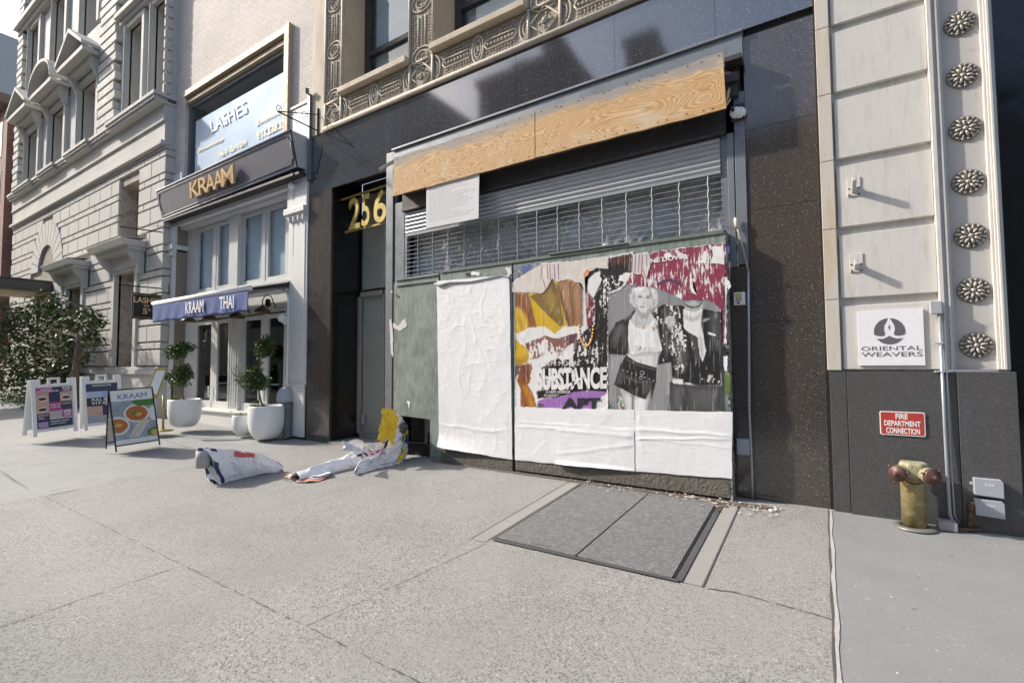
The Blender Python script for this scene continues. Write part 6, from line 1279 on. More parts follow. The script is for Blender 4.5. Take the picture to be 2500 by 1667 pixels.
def hood(x0, x1, z):
    mb = MB(); mb.hull([(x0, YL - .55, z), (x1, YL - .55, z), (x1 + .04, YL - .62, z + .16), (x0 - .04, YL - .62, z + .16)], (0, .6, 0)); mb.box(x0 + .05, x1 - .05, YL - .42, YL, z - .1, z); mb.box(x0 + .15, x1 - .15, YL - .12, YL, z - .5, z - .1)
    mb.hull([(x0 - .04, YL - .62, z + .16), (x1 + .04, YL - .62, z + .16), (x1, YL, z + .26), (x0, YL, z + .26)], (0, 0, .02)); h = mb.build('hood', LIMES, lb)
    mb = MB()
    for c in (x0 + .14, x1 - .3):
        mb.hull([(c, YL, z - .1), (c, YL - .40, z - .1), (c, YL - .34, z - .26), (c, YL - .16, z - .45), (c, YL - .12, z - .7), (c, YL, z - .78)], (.16, 0, 0))
    mb.build('console', LIMES, h)
hood(-18.5, -15.98, 4.86); hood(-22.85, -20.3, 4.82)
for (a, b, c, d) in op[:3]:
    mb = MB(); mb.box(a, a + .5, YL + .5, YL + .58, c, d); mb.box(a + .5, b, YL + .42, YL + .55, c, d); f = mb.build('window', YELFR, lb)
    mb = MB(); mb.box(a, b - .3, YL + .44, YL + .49, c, d); mb.build('pane', mat('brown reflecting pane', (.19, .15, .10), .3, var=.3, vs=1), f)
# frieze band between floors, breaking forward in bays
mb = MB(); mb.box(LX0, LX1, YL - .14, .2, 7.55, 7.66); mb.box(LX0, LX1, YL - .05, .2, 7.66, 8.2); mb.box(LX0, LX1, YL - .1, .2, 8.2, 8.26); mb.box(LX0, LX1, YL - .08, .2, 8.26, 8.68); mb.build('floor_band', LIMES, lb, bevel=.01)
mb = MB()
for a, b, e in ((-18.3, LX1 + .05, .14), (-20.0, -18.3, .04), (-22.2, -20.0, .12), (-23.3, -22.2, .04), (-25.2, -23.3, .12), (-26.2, -25.2, .04), (-28.5, -26.2, .12), (LX0, -28.5, .04)):
    mb.box(a, b, YL - .22 - e, .2, 8.84, 8.93); mb.box(a + .02, b - .02, YL - .14 - e, .2, 8.68, 8.74)
    x = a + .03
    while x < b - .06: mb.box(x, x + .07, YL - .19 - e, YL, 8.75, 8.84); x += .13
mb.build('dentil_cornice', LIMES, lb)
# upper storeys
up_op = [(-28.1, -26.5, 8.95, 11.3), (-25.0, -23.4, 8.95, 11.3), (-21.8, -20.2, 8.95, 11.3), (-17.75, -16.65, 8.95, 11.9), (-15.95, -15.0, 8.95, 11.9),
         (-28.2, -26.9, 13.2, 15.9), (-25.1, -23.7, 13.2, 15.9), (-21.9, -20.4, 13.2, 15.9), (-17.75, -16.65, 12.9, 15.9), (-15.95, -15.0, 12.9, 15.9)]
mb = MB(); wall_open(mb, LX0, LX1, 8.9, 19, up_op, YL + .05, YL + .65); mb.quad((LX1, YL + .05, 8.9), (LX1, .3, 8.9), (LX1, .3, 19), (LX1, YL + .05, 19)); mb.box(LX0, LX1, YL + .7, 6, 0, 19)
mb.build('upper_wall', LIMES, lb)
for (a, b) in ((-19.85, -18.35), (-29.65, -28.75), (-14.99, -14.90)):
    mb = MB(); z = 8.95; k = 0
    while z < 19: i = .0 if k % 2 else .12; mb.box(a + (i if a < -15 else 0), b - (i if a < -15 else -.02), YL - .12, YL + .06, z + .02, z + .27); z += .31; k += 1
    mb.build('quoins', LIMES, lb, bevel=.02)
mb = MB()
for (a, b, c, d) in up_op:
    w_ = .22 if a < -19 else .16
    mb.box(a - w_, a, YL - .06, YL + .1, c, d + w_); mb.box(b, b + w_ * (1 if b < -15.2 else .4), YL - .06, YL + .1, c, d + w_); mb.box(a, b, YL - .06, YL + .1, d, d + w_)
    mb.box(a - .08, a - .04, YL - .10, YL, c, d + .1)
mb.box(-18.2, LX1, YL - .25, YL + .1, 12.25, 12.4); mb.box(-18.15, LX1, YL - .12, YL + .1, 12.1, 12.25); mb.box(LX0, LX1, YL - .3, YL + .1, 16.3, 16.5); mb.box(LX0, LX1, YL - .15, YL + .1, 16.1, 16.3)
mb.build('window_mouldings', LIMES, lb, bevel=.008)
for n_, (a, b) in enumerate(((-28.5, -26.1), (-25.4, -23.0), (-22.2, -19.85))):
    z = 11.75; cx = (a + b) / 2; mb = MB(); mb.box(a - .05, b + .05, YL - .55, YL, z, z + .14); mb.box(a + .1, b - .1, YL - .3, YL, z - .15, z)
    if n_ != 1: mb.prism([(a - .1, z + .14), (b + .1, z + .14), (cx, z + .95)], YL - .28, YL); mb.hull([(a - .12, YL - .6, z + .16), (cx, YL - .6, z + .98), (cx, YL - .6, z + 1.12), (a - .12, YL - .6, z + .28)], (0, .6, 0)); mb.hull([(b + .12, YL - .6, z + .16), (cx, YL - .6, z + .98), (cx, YL - .6, z + 1.12), (b + .12, YL - .6, z + .28)], (0, .6, 0))
    else:
        arc_ = [(cx + (b - a) / 2 * 1.08 * math.cos(t), z + .14 + .85 * math.sin(t)) for t in [math.pi * i / 12 for i in range(13)]]; mb.prism(arc_, YL - .28, YL)
        o_ = [(cx + (b - a) / 2 * 1.1 * math.cos(t), z + .16 + .95 * math.sin(t)) for t in [math.pi * i / 12 for i in range(13)]]
        for p, q in zip(range(12), range(1, 13)): mb.prism([arc_[p], arc_[q], o_[q], o_[p]], YL - .6, YL)
    pd = mb.build('pediment', LIMES, lb); mb = MB()
    for c in (a + .12, b - .3): mb.hull([(c, YL, z - .1), (c, YL - .32, z - .1), (c, YL - .2, z - .35), (c, YL - .08, z - .6), (c, YL, z - .6)], (.18, 0, 0))
    mb.build('console', LIMES, pd)
for (a, b, c, d) in up_op:
    mb = MB(); mb.box(a, a + .13, YL + .42, YL + .55, c, d); mb.box(b - .13, b, YL + .42, YL + .55, c, d); mb.box(a, b, YL + .43, YL + .54, d - .15, d); mb.box(a, b, YL + .42, YL + .53, (c + d) / 2 - .05, (c + d) / 2 + .06); f = mb.build('window', YELFR, lb)
    mb = MB(); mb.box(a + .1, b - .1, YL + .49, YL + .5, c, d); mb.build('pane', GLASSD, f); mb = MB(); mb.box(a, b, YL + .6, YL + .61, c, d); mb.build('blind', mat('buff blind', (.36, .27, .14), .8), f)
cz1, cz0 = W(126, 690, -.2).z, W(126, 712, -.2).z; cb = W(126, 700, -.2).x
can = thing('entrance_canopy', (cb - 1.2, -3, 4.4), 'dark flat entrance canopy reaching from the arched doorway towards the kerb, far left', 'canopy')
mb = MB(); mb.box(cb - 2.6, cb, -7.5, YL, cz0, cz1); mb.box(cb - 2.65, cb + .04, -7.55, YL, cz1, cz1 + .05); mb.build('fascia', mat('bronze dark canopy', (.10, .095, .09), .5, .4), can, bevel=.01)
mb = MB(); mb.box(cb - 2.5, cb - .1, -7.4, YL, cz0 - .06, cz0); mb.build('soffit', TANFR, can)
mb = MB()
for yy in (-7.3,): mb.box(cb - .2, cb - .08, yy, yy + .12, gz(cb, yy), cz0)
mb.build('post', GREYP, can)
# further buildings down the block
fb1 = thing('brick_building', (-40, 0, .8), 'dark red brick building glimpsed beyond the limestone one at the left edge', 'building')
mb = MB(); mb.box(-48, -30.2, -.4, 12, 0, 13.2); mb.build('wall', BRICKR, fb1)
mb = MB()
for x in (-46, -43, -40, -37, -34, -32): 
    for z in (2, 5.4, 8.8, 11.0): mb.box(x, x + 1.1, -.43, -.35, z, z + 1.6)
mb.build('windows', GLASSD, fb1); mb = MB(); mb.box(-48.2, -30.1, -.7, 0, 13.2, 13.6); mb.build('cornice', BRICKB, fb1)
fb2 = thing('distant_building', (-70, 2, 1), 'tall pale building far down the street at the left edge', 'building')
mb = MB(); mb.box(-110, -50, .5, 14, 0, 26); mb.build('wall', LIME, fb2); mb = MB()
for x in range(-108, -51, 4):
    for z in range(3, 25, 4): mb.box(x, x + 1.6, .46, .55, z, z + 2.2)
mb.build('windows', GLASSD, fb2)
# unseen buildings over the road, heights and tones set to shape reflections
opp = [(-80, -50, 38, LIMED, 'long unseen stone block across the street, made tall to dim reflections in the shop glass'), (-50, -31, 28, LIMED, 'unseen stone block across the street, made tall to dim the bright header reflection'), (-31, -23, 20, BRICKB, 'brown block across the street, mirrored in the header above the doorway'),
       (-23, -14.5, 24.5, BRICKB, 'tall brown block with water tank across the street, mirrored in the granite header'), (-14.5, -10.6, 17, LIME, 'low pale block across the street, mirrored in the middle of the header'), (-10.6, -8.2, 23.3, BRICKB, 'narrow stepped tower across the street, mirrored at the right of the header'),
       (-8.2, 9, 15, LIMED, 'stone block across the street, mirrored in the granite pier'), (9, 40, 13, LIME, 'pale block across the street, facing the cream stone building')]
for (a, b, h, m, lab) in opp:
    t = thing('building', ((a + b) / 2, -26, 0), lab, 'building', 'buildings over the road behind the camera'); mb = MB(); mb.box(a, b - .3, -44, -25, -2, h)
    if m is BRICKB and b - a > 3: mb.box(a + 2, a + 3.5, -40, -27, h, h + 2)
    mb.build('wall', m, t); mb = MB(); x = a + 1
    while x < b - 2:
        z = 1.2
        while z < h - 2.4: mb.box(x, x + 1.2, -25.05, -24.97, z, z + 2); z += 3.5
        x += 2.6
    mb.build('windows', GLASSD, t)
    mb = MB(); mb.box(a - .1, b - .2, -25.5, -24.6, h - .5, h); mb.build('cornice', m, t)
mb = MB(); tk = thing('water_tank', (-18, -30, 24.5), 'wooden roof water tank across the street, mirrored in the granite header', 'water tank'); mb.lathe((-18, -29, 26), [(1.1, 0), (1.1, 2), (1.2, 2), (0, 3.2)], 20); mb.build('tank', BRICKB, tk); mb = MB()
for dx, dy in ((-1, -1), (1, -1), (-1, 1), (1, 1)): mb.tube([(-18 + dx * .7, -29 + dy * .7, 24.5), (-18 + dx * .6, -29 + dy * .6, 26.1)], .1, 6)
mb.build('legs', DKMET, tk)

# ================================================================ PLANTS
def leaf_cloud(mb, pts, L_, wd, droop=.3, mis=(0,), curl=.2):
    for c in pts:
        a = random.uniform(0, 6.283); e = random.gauss(.1, .5); d = Vector((math.cos(a) * math.cos(e), math.sin(a) * math.cos(e), math.sin(e))); s = L_ * random.uniform(.65, 1.25)
        u = d.cross(Vector((random.gauss(0, .4), random.gauss(0, .4), 1))).normalized(); n = u.cross(d).normalized()
        w_ = wd * s / L_; p = [c, c + d * s * .35 + u * w_ + n * w_ * .25, c + d * s * .75 + u * w_ * .7 - n * s * curl * .3, c + d * s - n * s * curl, c + d * s * .75 - u * w_ * .7 - n * s * curl * .3, c + d * s * .35 - u * w_ + n * w_ * .25, c + d * s * .45 - n * w_ * .2]
        mb.add(p, [(0, 1, 6), (1, 2, 6), (2, 3, 6), (3, 4, 6), (4, 5, 6), (5, 0, 6)], random.choice(mis))
def clump_pts(c, r, n, k=9, sq=1.0):
    out = []; cs = []
    for _ in range(k):
        d = Vector((random.gauss(0, 1), random.gauss(0, 1), random.gauss(0, 1))).normalized() * r * random.uniform(.25, .85); d.z *= sq; cs.append((c + d, r * random.uniform(.28, .5)))
    for _ in range(n):
        cc, rr = random.choice(cs); d = Vector((random.gauss(0, 1), random.gauss(0, 1), random.gauss(0, 1))).normalized() * rr * random.random() ** .35; out.append(cc + d)
    return out
def pot_lathe(mb, c, R, H):
    mb.lathe(c, [(R * .52, 0), (R * .62, .01), (R * .80, H * .12), (R * .93, H * .28), (R, H * .5), (R * 1.0, H * .97), (R * .985, H), (R * .93, H), (R * .92, H * .9), (0, H * .88)], 44)
def topiary(px, pyb, pxL, pxR, pyT, lab, lower, upper, extra=None, seed=1):
    random.seed(seed); g = G(px, pyb); dist = (g - CAM).dot(FW); sc_ = dist / F; R = (pxR - pxL) / 2 * sc_ * .97; H = (pyb - pyT) * sc_ * 1.0
    g = g + Vector((0, R * .45, 0)); g.z = gz(g.x, g.y)
    t = thing('topiary_planter', g, lab, 'potted tree', 'white planters with double ball topiary')
    mb = MB(); pot_lathe(mb, g, R, H); mb.build('pot', POT, t, smooth=True)
    mb = MB(); mb.lathe(g + Vector((0, 0, H * .84)), [(R * .93, 0), (R * .6, .03), (0, .05)], 24); mb.build('soil', SOIL, t, smooth=True)
    def at(x, y): d = ray(x, y); k = (g.y - CAM.y) / d.y; return CAM + d * k
    lc, uc = at(*lower[:2]), at(*upper[:2]); lr, ur = lower[2] * sc_, upper[2] * sc_
    mb = MB(); mb.tube([g + Vector((0, 0, H * .85)), g.lerp(lc, .6) + Vector((.02, 0, 0)), lc, lc.lerp(uc, .5) + Vector((-.02, 0, 0)), uc], [.022, .018, .015, .013, .01], 7)
    for q, rr in ((lc, lr), (uc, ur)):
        for i in range(16): d = Vector((random.gauss(0, 1), random.gauss(0, 1), random.gauss(.2, .8))).normalized(); mb.tube([q - Vector((0, 0, rr * .6)), q + d * rr * .5, q + d * rr * .95], [.008, .005, .002], 4)
    mb.build('trunk', BARK, t)
    mb = MB(); leaf_cloud(mb, clump_pts(lc, lr, 1900, 22, .85), .065, .02, mis=(0, 0, 0, 0, 1)); mb.build('lower_crown', [LEAF, LEAF2], t)
    mb = MB(); leaf_cloud(mb, clump_pts(uc, ur, 1300, 20, .8), .065, .02, mis=(0, 0, 0, 0, 1)); mb.build('upper_crown', [LEAF, LEAF2], t)
    mb = MB()
    leaf_cloud(mb, [g + Vector((-R * .55 + random.gauss(0, R * .16), -R * .4 + random.gauss(0, R * .16), H * .92 + abs(random.gauss(0, .05)))) for _ in range(420)], .03, .01, mis=(0,)); mb.build('moss', MOSS, t)
    mb = MB(); leaf_cloud(mb, [g + Vector((R * .2 + random.gauss(0, R * .28), -R * .3 + random.gauss(0, R * .2), H * .9 + abs(random.gauss(0, .02)))) for _ in range(120)], .035, .014, mis=(0,)); mb.build('dry_leaves', SCRAP, t)
    return t, g, R, H, sc_
topiary(432, 1043, 397, 471, 976, 'left white planter with double ball topiary beside the gold menu stand', (441, 915, 33), (441, 853, 33), seed=4)
tp, g, R, H, sc_ = topiary(632, 1073, 591, 677, 992, 'right white planter with double ball topiary and wispy needles, before the doors', (627, 925, 37), (648, 846, 31), seed=5)
mb = MB(); random.seed(12)
for i in range(90):
    b_ = WX(586 + random.gauss(0, 7), 925 + random.gauss(0, 14), g.x - .3); d = Vector((random.uniform(-1, .6), random.uniform(-.4, .4), random.uniform(-.1, .9))).normalized()
    mb.tube([b_, b_ + d * .14, b_ + d * .26 + Vector((0, 0, -.03))], [.003, .002, .001], 3)
mb.build('needle_sprays', mat('grey green needles', (.16, .18, .10), .7), tp)
g2 = G(580, 1063) + Vector((-.05, .14, 0)); g2.z = gz(g2.x, g2.y); t = thing('planter', g2, 'small white planter tucked behind the right topiary planter', 'planter'); mb = MB(); pot_lathe(mb, g2, .21, .40); mb.build('pot', POT, t, smooth=True)
mb = MB(); mb.lathe(g2 + Vector((0, 0, .34)), [(.19, 0), (0, .03)], 18); mb.build('soil', SOIL, t)
mb = MB(); leaf_cloud(mb, [g2 + Vector((random.gauss(-.04, .09), random.gauss(-.02, .08), .39 + abs(random.gauss(0, .03)))) for _ in range(90)] + [g2 + Vector((-.22 + random.gauss(0, .02), -.02, random.uniform(.12, .36))) for _ in range(60)], .035, .014, mis=(0, 1)); mb.build('leaves', [LEAF2, SCRAP], t)
# magnolia
random.seed(21); tb = Vector((-18.3, -1.0, 0)); tb.z = gz(tb.x, tb.y)
def tat(px, py, y=-1.0): d = ray(px, py); k = (y - CAM.y) / d.y; return CAM + d * k
mg = thing('magnolia_tree', tb, 'glossy leaved magnolia tree with bronze undersides at the far left of the pavement', 'tree')
crown_c = [(tat(x, y, -1.0 + dy), r) for x, y, r, dy in ((115, 745, .55, 0), (140, 775, .6, .2), (80, 790, .8, 0), (50, 830, .9, -.2), (130, 830, .8, .2), (175, 800, .5, .1), (215, 775, .35, 0), (235, 790, .25, 0), (225, 830, .28, 0), (175, 860, .5, 0), (100, 880, .8, 0), (45, 900, .8, 0), (150, 905, .5, .2), (20, 860, .9, -.3), (30, 940, .7, -.1), (90, 935, .6, 0), (10, 790, .8, -.5), (-20, 900, .9, -.4), (40, 770, .45, 0), (160, 930, .4, .3))]
mb = MB(); mb.tube([tb, tb + Vector((.03, 0, .8)), tb + Vector((0, .05, 1.9)), tat(115, 800)], [.11, .09, .07, .04], 9)
for c, r in crown_c: s_ = tb + Vector((0, 0, random.uniform(.7, 2.4))); mb.tube([s_, s_.lerp(c, .5) + Vector((0, 0, -.08)), c, c + Vector((random.gauss(0, .15), 0, r * .6))], [.022, .016, .010, .004], 5)
mb.build('trunk', BARK, mg, smooth=True)
pts = []
for c, r in crown_c:
    for _ in range(int(380 * r)): d = Vector((random.gauss(0, 1), random.gauss(0, 1), random.gauss(0, 1))).normalized() * r * random.random() ** .45; pts.append(c + d)
mb = MB(); leaf_cloud(mb, pts, .17, .042, mis=(0, 0, 0, 0, 1), curl=.15); mb.build('crown', [LEAF, LEAF3], mg)
random.seed(30); sh = thing('shrub', tb + Vector((-.6, -.2, 0)), 'yellow green ground shrub under the magnolia tree', 'shrub')
mb = MB(); leaf_cloud(mb, [tat(random.uniform(-10, 110), random.uniform(955, 1003), -1.1) + Vector((0, random.gauss(0, .3), 0)) for _ in range(1500)], .09, .03, mis=(0, 0, 1)); mb.build('leaves', [LEAF2, LEAF], sh)
mb = MB(); [mb.tube([tb + Vector((-1.6 + i * .4, -.1, 0)), tb + Vector((-1.6 + i * .4 + .1, -.1, .7))], .012, 4) for i in range(9)]; mb.build('stems', BARK, sh)

# ================================================================ A-FRAME SIGNS AND MENU STAND
def upright(a, b, pyl, pyr, pxl, pxr):
    """front face of a pavement sign: bottom corners a, b on the ground, top corners found above them"""
    n = Vector((b.y - a.y, a.x - b.x, 0)).normalized()
    if (CAM - a).dot(n) < 0: n = -n
    def up(p, px, py):
        d = ray(px, py); best = None
        pl = -n; q = p + pl * .16; t = (q - CAM).dot(n) / d.dot(n); return CAM + d * t
    return n, up(a, pxl, pyl), up(b, pxr, pyr)
def bil(P, u, v): return P[0] * (1 - u) * (1 - v) + P[1] * u * (1 - v) + P[2] * u * v + P[3] * (1 - u) * v     # v up
def patch(mb, P, n, u0, u1, v0, v1, d, mi=0): mb.quad(*[bil(P, u, v) + n * d for u, v in ((u0, v0), (u1, v0), (u1, v1), (u0, v1))], mi)
def frame_member(mb, P, n, u0, u1, v0, v1, th): mb.hull([bil(P, u, v) for u, v in ((u0, v0), (u1, v0), (u1, v1), (u0, v1))], n * th)
def plastic_sign(ab, tops, lab, kind, grp):
    a, b = G(*ab[0]), G(*ab[1]); n, tl, tr = upright(a, b, tops[0][1], tops[1][1], tops[0][0], tops[1][0]); P = [a, b, tr, tl]; base = (a + b) / 2
    t = thing('sandwich_board', base, lab, 'pavement sign', grp); th = .035
    mb = MB()
    for u0, u1 in ((0, .085), (.915, 1)): frame_member(mb, P, n, u0, u1, 0, 1.0, th)
    frame_member(mb, P, n, .085, .915, .07, .12, th * .98); frame_member(mb, P, n, .085, .915, .855, .905, th * .98); frame_member(mb, P, n, 0, .2, .895, 1.0, th * .97); frame_member(mb, P, n, .8, 1, .895, 1.0, th * .97)
    frame_member(mb, P, n, .36, .42, .905, .985, th * .9); frame_member(mb, P, n, .58, .64, .905, .985, th * .9); frame_member(mb, P, n, .36, .64, .985, 1.02, th * .9)
    frame_member(mb, P, n, .085, .915, .12, .855, .012); mb.build('front_frame', WHITEPL, t, bevel=.004)
    bk = [p - n * (.02 + (.34 if i < 2 else .06)) for i, p in enumerate(P)]; bk[0].z = gz(bk[0].x, bk[0].y); bk[1].z = gz(bk[1].x, bk[1].y)
    mb = MB()
    for u0, u1 in ((0, .085), (.915, 1)): frame_member(mb, bk, n, u0, u1, 0, 1.0, th)
    frame_member(mb, bk, n, .085, .915, .08, .9, .012); mb.build('rear_frame', WHITEPL, t, bevel=.004)
    cells = {'lash': [(0, .45, .87, 1, PINK), (.45, 1, .87, 1, NAV), (0, .35, .62, .87, SKT), (.35, .66, .62, .87, NAVYL), (.66, 1, .62, .87, SKT), (0, .35, .36, .62, SKT), (.35, .68, .40, .62, PINK), (.68, 1, .42, .62, NAV), (0, .35, .2, .36, NAV), (.35, .7, .22, .40, mat('pale photo print', (.5, .45, .45), .5, var=.4, vs=18)), (.7, 1, .22, .42, PINK), (0, 1, 0, .2, NAV), (.04, .3, .02, .15, LIL)],
             'flex': [(0, 1, .80, 1, NAV), (0, .5, .64, .8, mat('pale blue print', (.42, .5, .6), .5)), (.5, 1, .64, .8, mat('blue sky print', (.3, .42, .6), .5, var=.3)), (0, .6, .42, .64, BLK), (.6, 1, .42, .64, LIL), (0, .5, .18, .42, SKT), (.5, 1, .18, .42, NAVYL), (0, 1, 0, .18, mat('silver print', (.35, .36, .4), .5, var=.5, vs=20))]}[kind]
    IP = [bil(P, .1, .125), bil(P, .9, .125), bil(P, .9, .85), bil(P, .1, .85)]
    bd = {}
    for u0, u1, v0, v1, m in cells:
        bd.setdefault(m.name, (m, MB()))[1]; patch(bd[m.name][1], IP, n, u0, u1, v0, v1, .0135 + (.001 if m is LIL else 0))
    mb = MB(); mats = []; 
    for k_, (m, b2) in enumerate(bd.values()): mb.add(b2.v, b2.f, k_); mats.append(m)
    # eyes on the picture panels
    if kind == 'lash':
        mats += [BLK, mat('lighter skin print', (.72, .58, .5), .5)]; K = len(mats)
        for (u, v) in ((.17, .72), (.83, .72), (.17, .46)):
            ring = [bil(IP, u + .12 * math.cos(t), v + .035 * math.sin(t)) + n * .015 for t in [6.283 * i / 12 for i in range(12)]]; mb.add(ring, [list(range(12))], K - 2)
            ring = [bil(IP, u + .15 * math.cos(t), v + .07 * math.sin(t)) + n * .0145 for t in [6.283 * i / 12 for i in range(12)]]; mb.add(ring, [list(range(12))], K - 1)
    mb.build('printed_panel', mats, t)
    mb = MB()
    tx = {'lash': [('LASH', .12, .42, .94, .975), ('EXTENSIONS', .04, .62, .885, .925), ('30%', .72, .97, .94, .99), ('OFF', .75, .95, .885, .93), ('30%', .74, .96, .33, .40), ('OFF', .76, .94, .25, .31), ('HYBRID SET', .38, .66, .54, .57), ('CLASSIC SET', .38, .66, .48, .51), ('VOLUME SET', .70, .98, .55, .58), ('BROW LIFT', .04, .32, .30, .33), ('WAX', .04, .2, .23, .27), ('PERMANENT MAKEUP', .36, .9, .13, .16), ('ON FIFTH AVENUE', .36, .8, .07, .10)],
          'flex': [('EXTENSIONS', .2, .8, .93, .97), ('FULL FLEX', .16, .9, .55, .62), ('917-528-', .16, .85, .46, .53)]}[kind]
    for st, u0, u1, v0, v1 in tx: text(mb, st, bil(IP, u0, v0) + n * .015, bil(IP, u1, v0) + n * .015, bil(IP, u0, v1) + n * .015, .002, .02, p11=bil(IP, u1, v1) + n * .015)
    mb.build('lettering', WHT, t); return t
plastic_sign(((80, 1067), (188, 1051)), ((72, 928), (183, 921)), 'white plastic sandwich board with magenta and navy LASH EXTENSIONS 30% OFF panel', 'lash', 'white plastic sandwich boards')
plastic_sign(((206, 1051), (296, 1041)), ((197, 919), (294, 914)), 'white plastic sandwich board with dark FULL FLEX panel, half behind the black framed sign', 'flex', 'white plastic sandwich boards')
# black framed food sign
a, b = G(284, 1103), G(390, 1086); n, tl, tr = upright(a, b, 953, 945, 265, 371); P = [a, b, tr, tl]
t = thing('menu_board', (a + b) / 2, 'black framed sandwich board reading KRAAM over a photo of red curry bowls', 'pavement sign')
mb = MB()
for q, r in ((0, 3), (1, 2), (3, 2)): mb.tube([P[q], P[r]], .013, 6)
bl_, br_ = bil(P, 0, .09), bil(P, 1, .09); mb.tube([bl_, br_], .012, 6)
ra, rb = G(259, 1095), G(259, 1095) + (b - a); rb.z = gz(rb.x, rb.y)
mb.tube([ra, tl + Vector((0, 0, -.01))], .012, 6); mb.tube([rb, tr + Vector((0, 0, -.01))], .012, 6); mb.tube([ra.lerp(tl, .1), rb.lerp(tr, .1)], .010, 6); mb.tube([ra.lerp(tl, .5), a.lerp(tl, .52)], .008, 5)
mb.build('frame', BLACK, t)
mb = MB(); patch(mb, [ra, rb, tr, tl], n, .02, .98, .12, .97, -.0); mb.build('rear_panel', mat('grey rear panel', (.5, .5, .5), .6), t)
IP = [bil(P, .02, .10), bil(P, .98, .10), bil(P, .98, .985), bil(P, .02, .985)]
mb = MB(); patch(mb, IP, n, 0, 1, 0, 1, .002); mb.build('white_sheet', WHITEPL, t)
mb = MB(); patch(mb, IP, n, 0, 1, .085, .80, .0035); mb.build('tabletop_photo', mat('grey table print', (.27, .31, .35), .5, var=.3, vs=8, col2=(.5, .53, .55), c2t=.6), t)
def disc(mb, u, v, ru, rv, d, nn=26, wob=0): mb.add([bil(IP, min(1, max(0, u + ru * math.cos(t_) * (1 + random.uniform(-wob, wob)))), min(.80, max(.086, v + rv * math.sin(t_) * (1 + random.uniform(-wob, wob))))) + n * d for t_ in [6.283 * i / nn for i in range(nn)]], [list(range(nn))])
bowlm = mat('bowl rim print', (.72, .70, .68), .5); curry = mat('red curry print', (.36, .09, .02), .5, var=.3, vs=30, col2=(.55, .25, .05), c2t=.54); green = mat('salad print', (.07, .2, .03), .5, var=.7, vs=40)
mb = MB(); disc(mb, .56, .55, .31, .17, .005); disc(mb, .08, .35, .28, .17, .005); disc(mb, .98, .52, .14, .14, .005); mb.build('bowl_rims', bowlm, t)
mb = MB(); disc(mb, .56, .55, .26, .14, .006, 30, .04); disc(mb, .08, .35, .23, .13, .006, 30, .04); mb.build('curry', curry, t)
mb = MB(); disc(mb, .78, .77, .3, .1, .005, 24, .1); disc(mb, .50, .56, .08, .04, .0072, 12, .3); disc(mb, .95, .17, .2, .08, .005, 24, .1); mb.build('greens', green, t)
mb = MB(); disc(mb, .60, .53, .09, .035, .0072, 8, .2); disc(mb, .97, .15, .13, .06, .0062, 14, .15); disc(mb, .10, .36, .1, .03, .0072, 10, .3); mb.build('fried_pieces', mat('golden food print', (.62, .38, .12), .5, var=.4, vs=30), t)
mb = MB(); mb.add([bil(IP, u, v) + n * .005 for u, v in ((.30, .12), (.55, .10), (.86, .40), (.62, .44))], [(0, 1, 2, 3)]); mb.build('long_plate', mat('pale plate print', (.55, .56, .55), .5), t)
mb = MB(); [disc(mb, .42 + i * .075, .15 + i * .062, .055, .028, .0065, 10, .25) for i in range(5)]; mb.build('dumplings', mat('dumpling print', (.6, .48, .26), .5, var=.4, vs=40), t)
mb = MB(); text(mb, 'KRAAM', bil(IP, .16, .835) + n * .004, bil(IP, .86, .835) + n * .004, bil(IP, .16, .93) + n * .004, .002, .0, p11=bil(IP, .86, .93) + n * .004); text(mb, 'LUNCH & DINNER', bil(IP, .3, .03) + n * .004, bil(IP, .78, .03) + n * .004, bil(IP, .3, .05) + n * .004, .001, p11=bil(IP, .78, .05) + n * .004) if 0 else None; mb.build('lettering', mat('blue lettering', (.06, .13, .4), .5), t)
# gold menu stand
gd = G(398, 1052); t = thing('menu_stand', gd, 'gold framed menu stand with a white page beside the left planter', 'menu stand'); e0 = WX(399, 965, gd.x)
mb = MB(); mb.tube([gd + Vector((0, 0, .02)), e0], .022, 8); mb.lathe(gd, [(.19, 0), (.19, .015), (.05, .03), (.03, .05)], 24); mb.build('post', GOLDY, t, smooth=True)
q = [WX(360, 955, gd.x + .05), WX(382, 972, gd.x + .02), WX(416, 899, gd.x - .1), WX(385, 899, gd.x - .08)]
q = [SEG(x, y, gd + Vector((.0, -.35, 0)), gd + Vector((.14, .35, 0))) for x, y in ((361, 953), (382, 972), (414, 899), (386, 900))]
q[2] = q[2] + Vector((-.12, 0, 0)); q[3] = q[3] + Vector((-.12, 0, 0))
nn = (q[1] - q[0]).cross(q[3] - q[0]).normalized(); nn = nn if nn.dot(CAM - q[0]) > 0 else -nn
mb = MB(); mb.hull(q, nn * -.03); [mb.tube([q[i], q[(i + 1) % 4]], .02, 6) for i in range(4)]; mb.build('frame', GOLDY, t)
mb = MB(); cc = sum(q, Vector()) / 4; mb.quad(*[p.lerp(cc, .16) + nn * .004 for p in q]); mb.build('page', WHT, t)

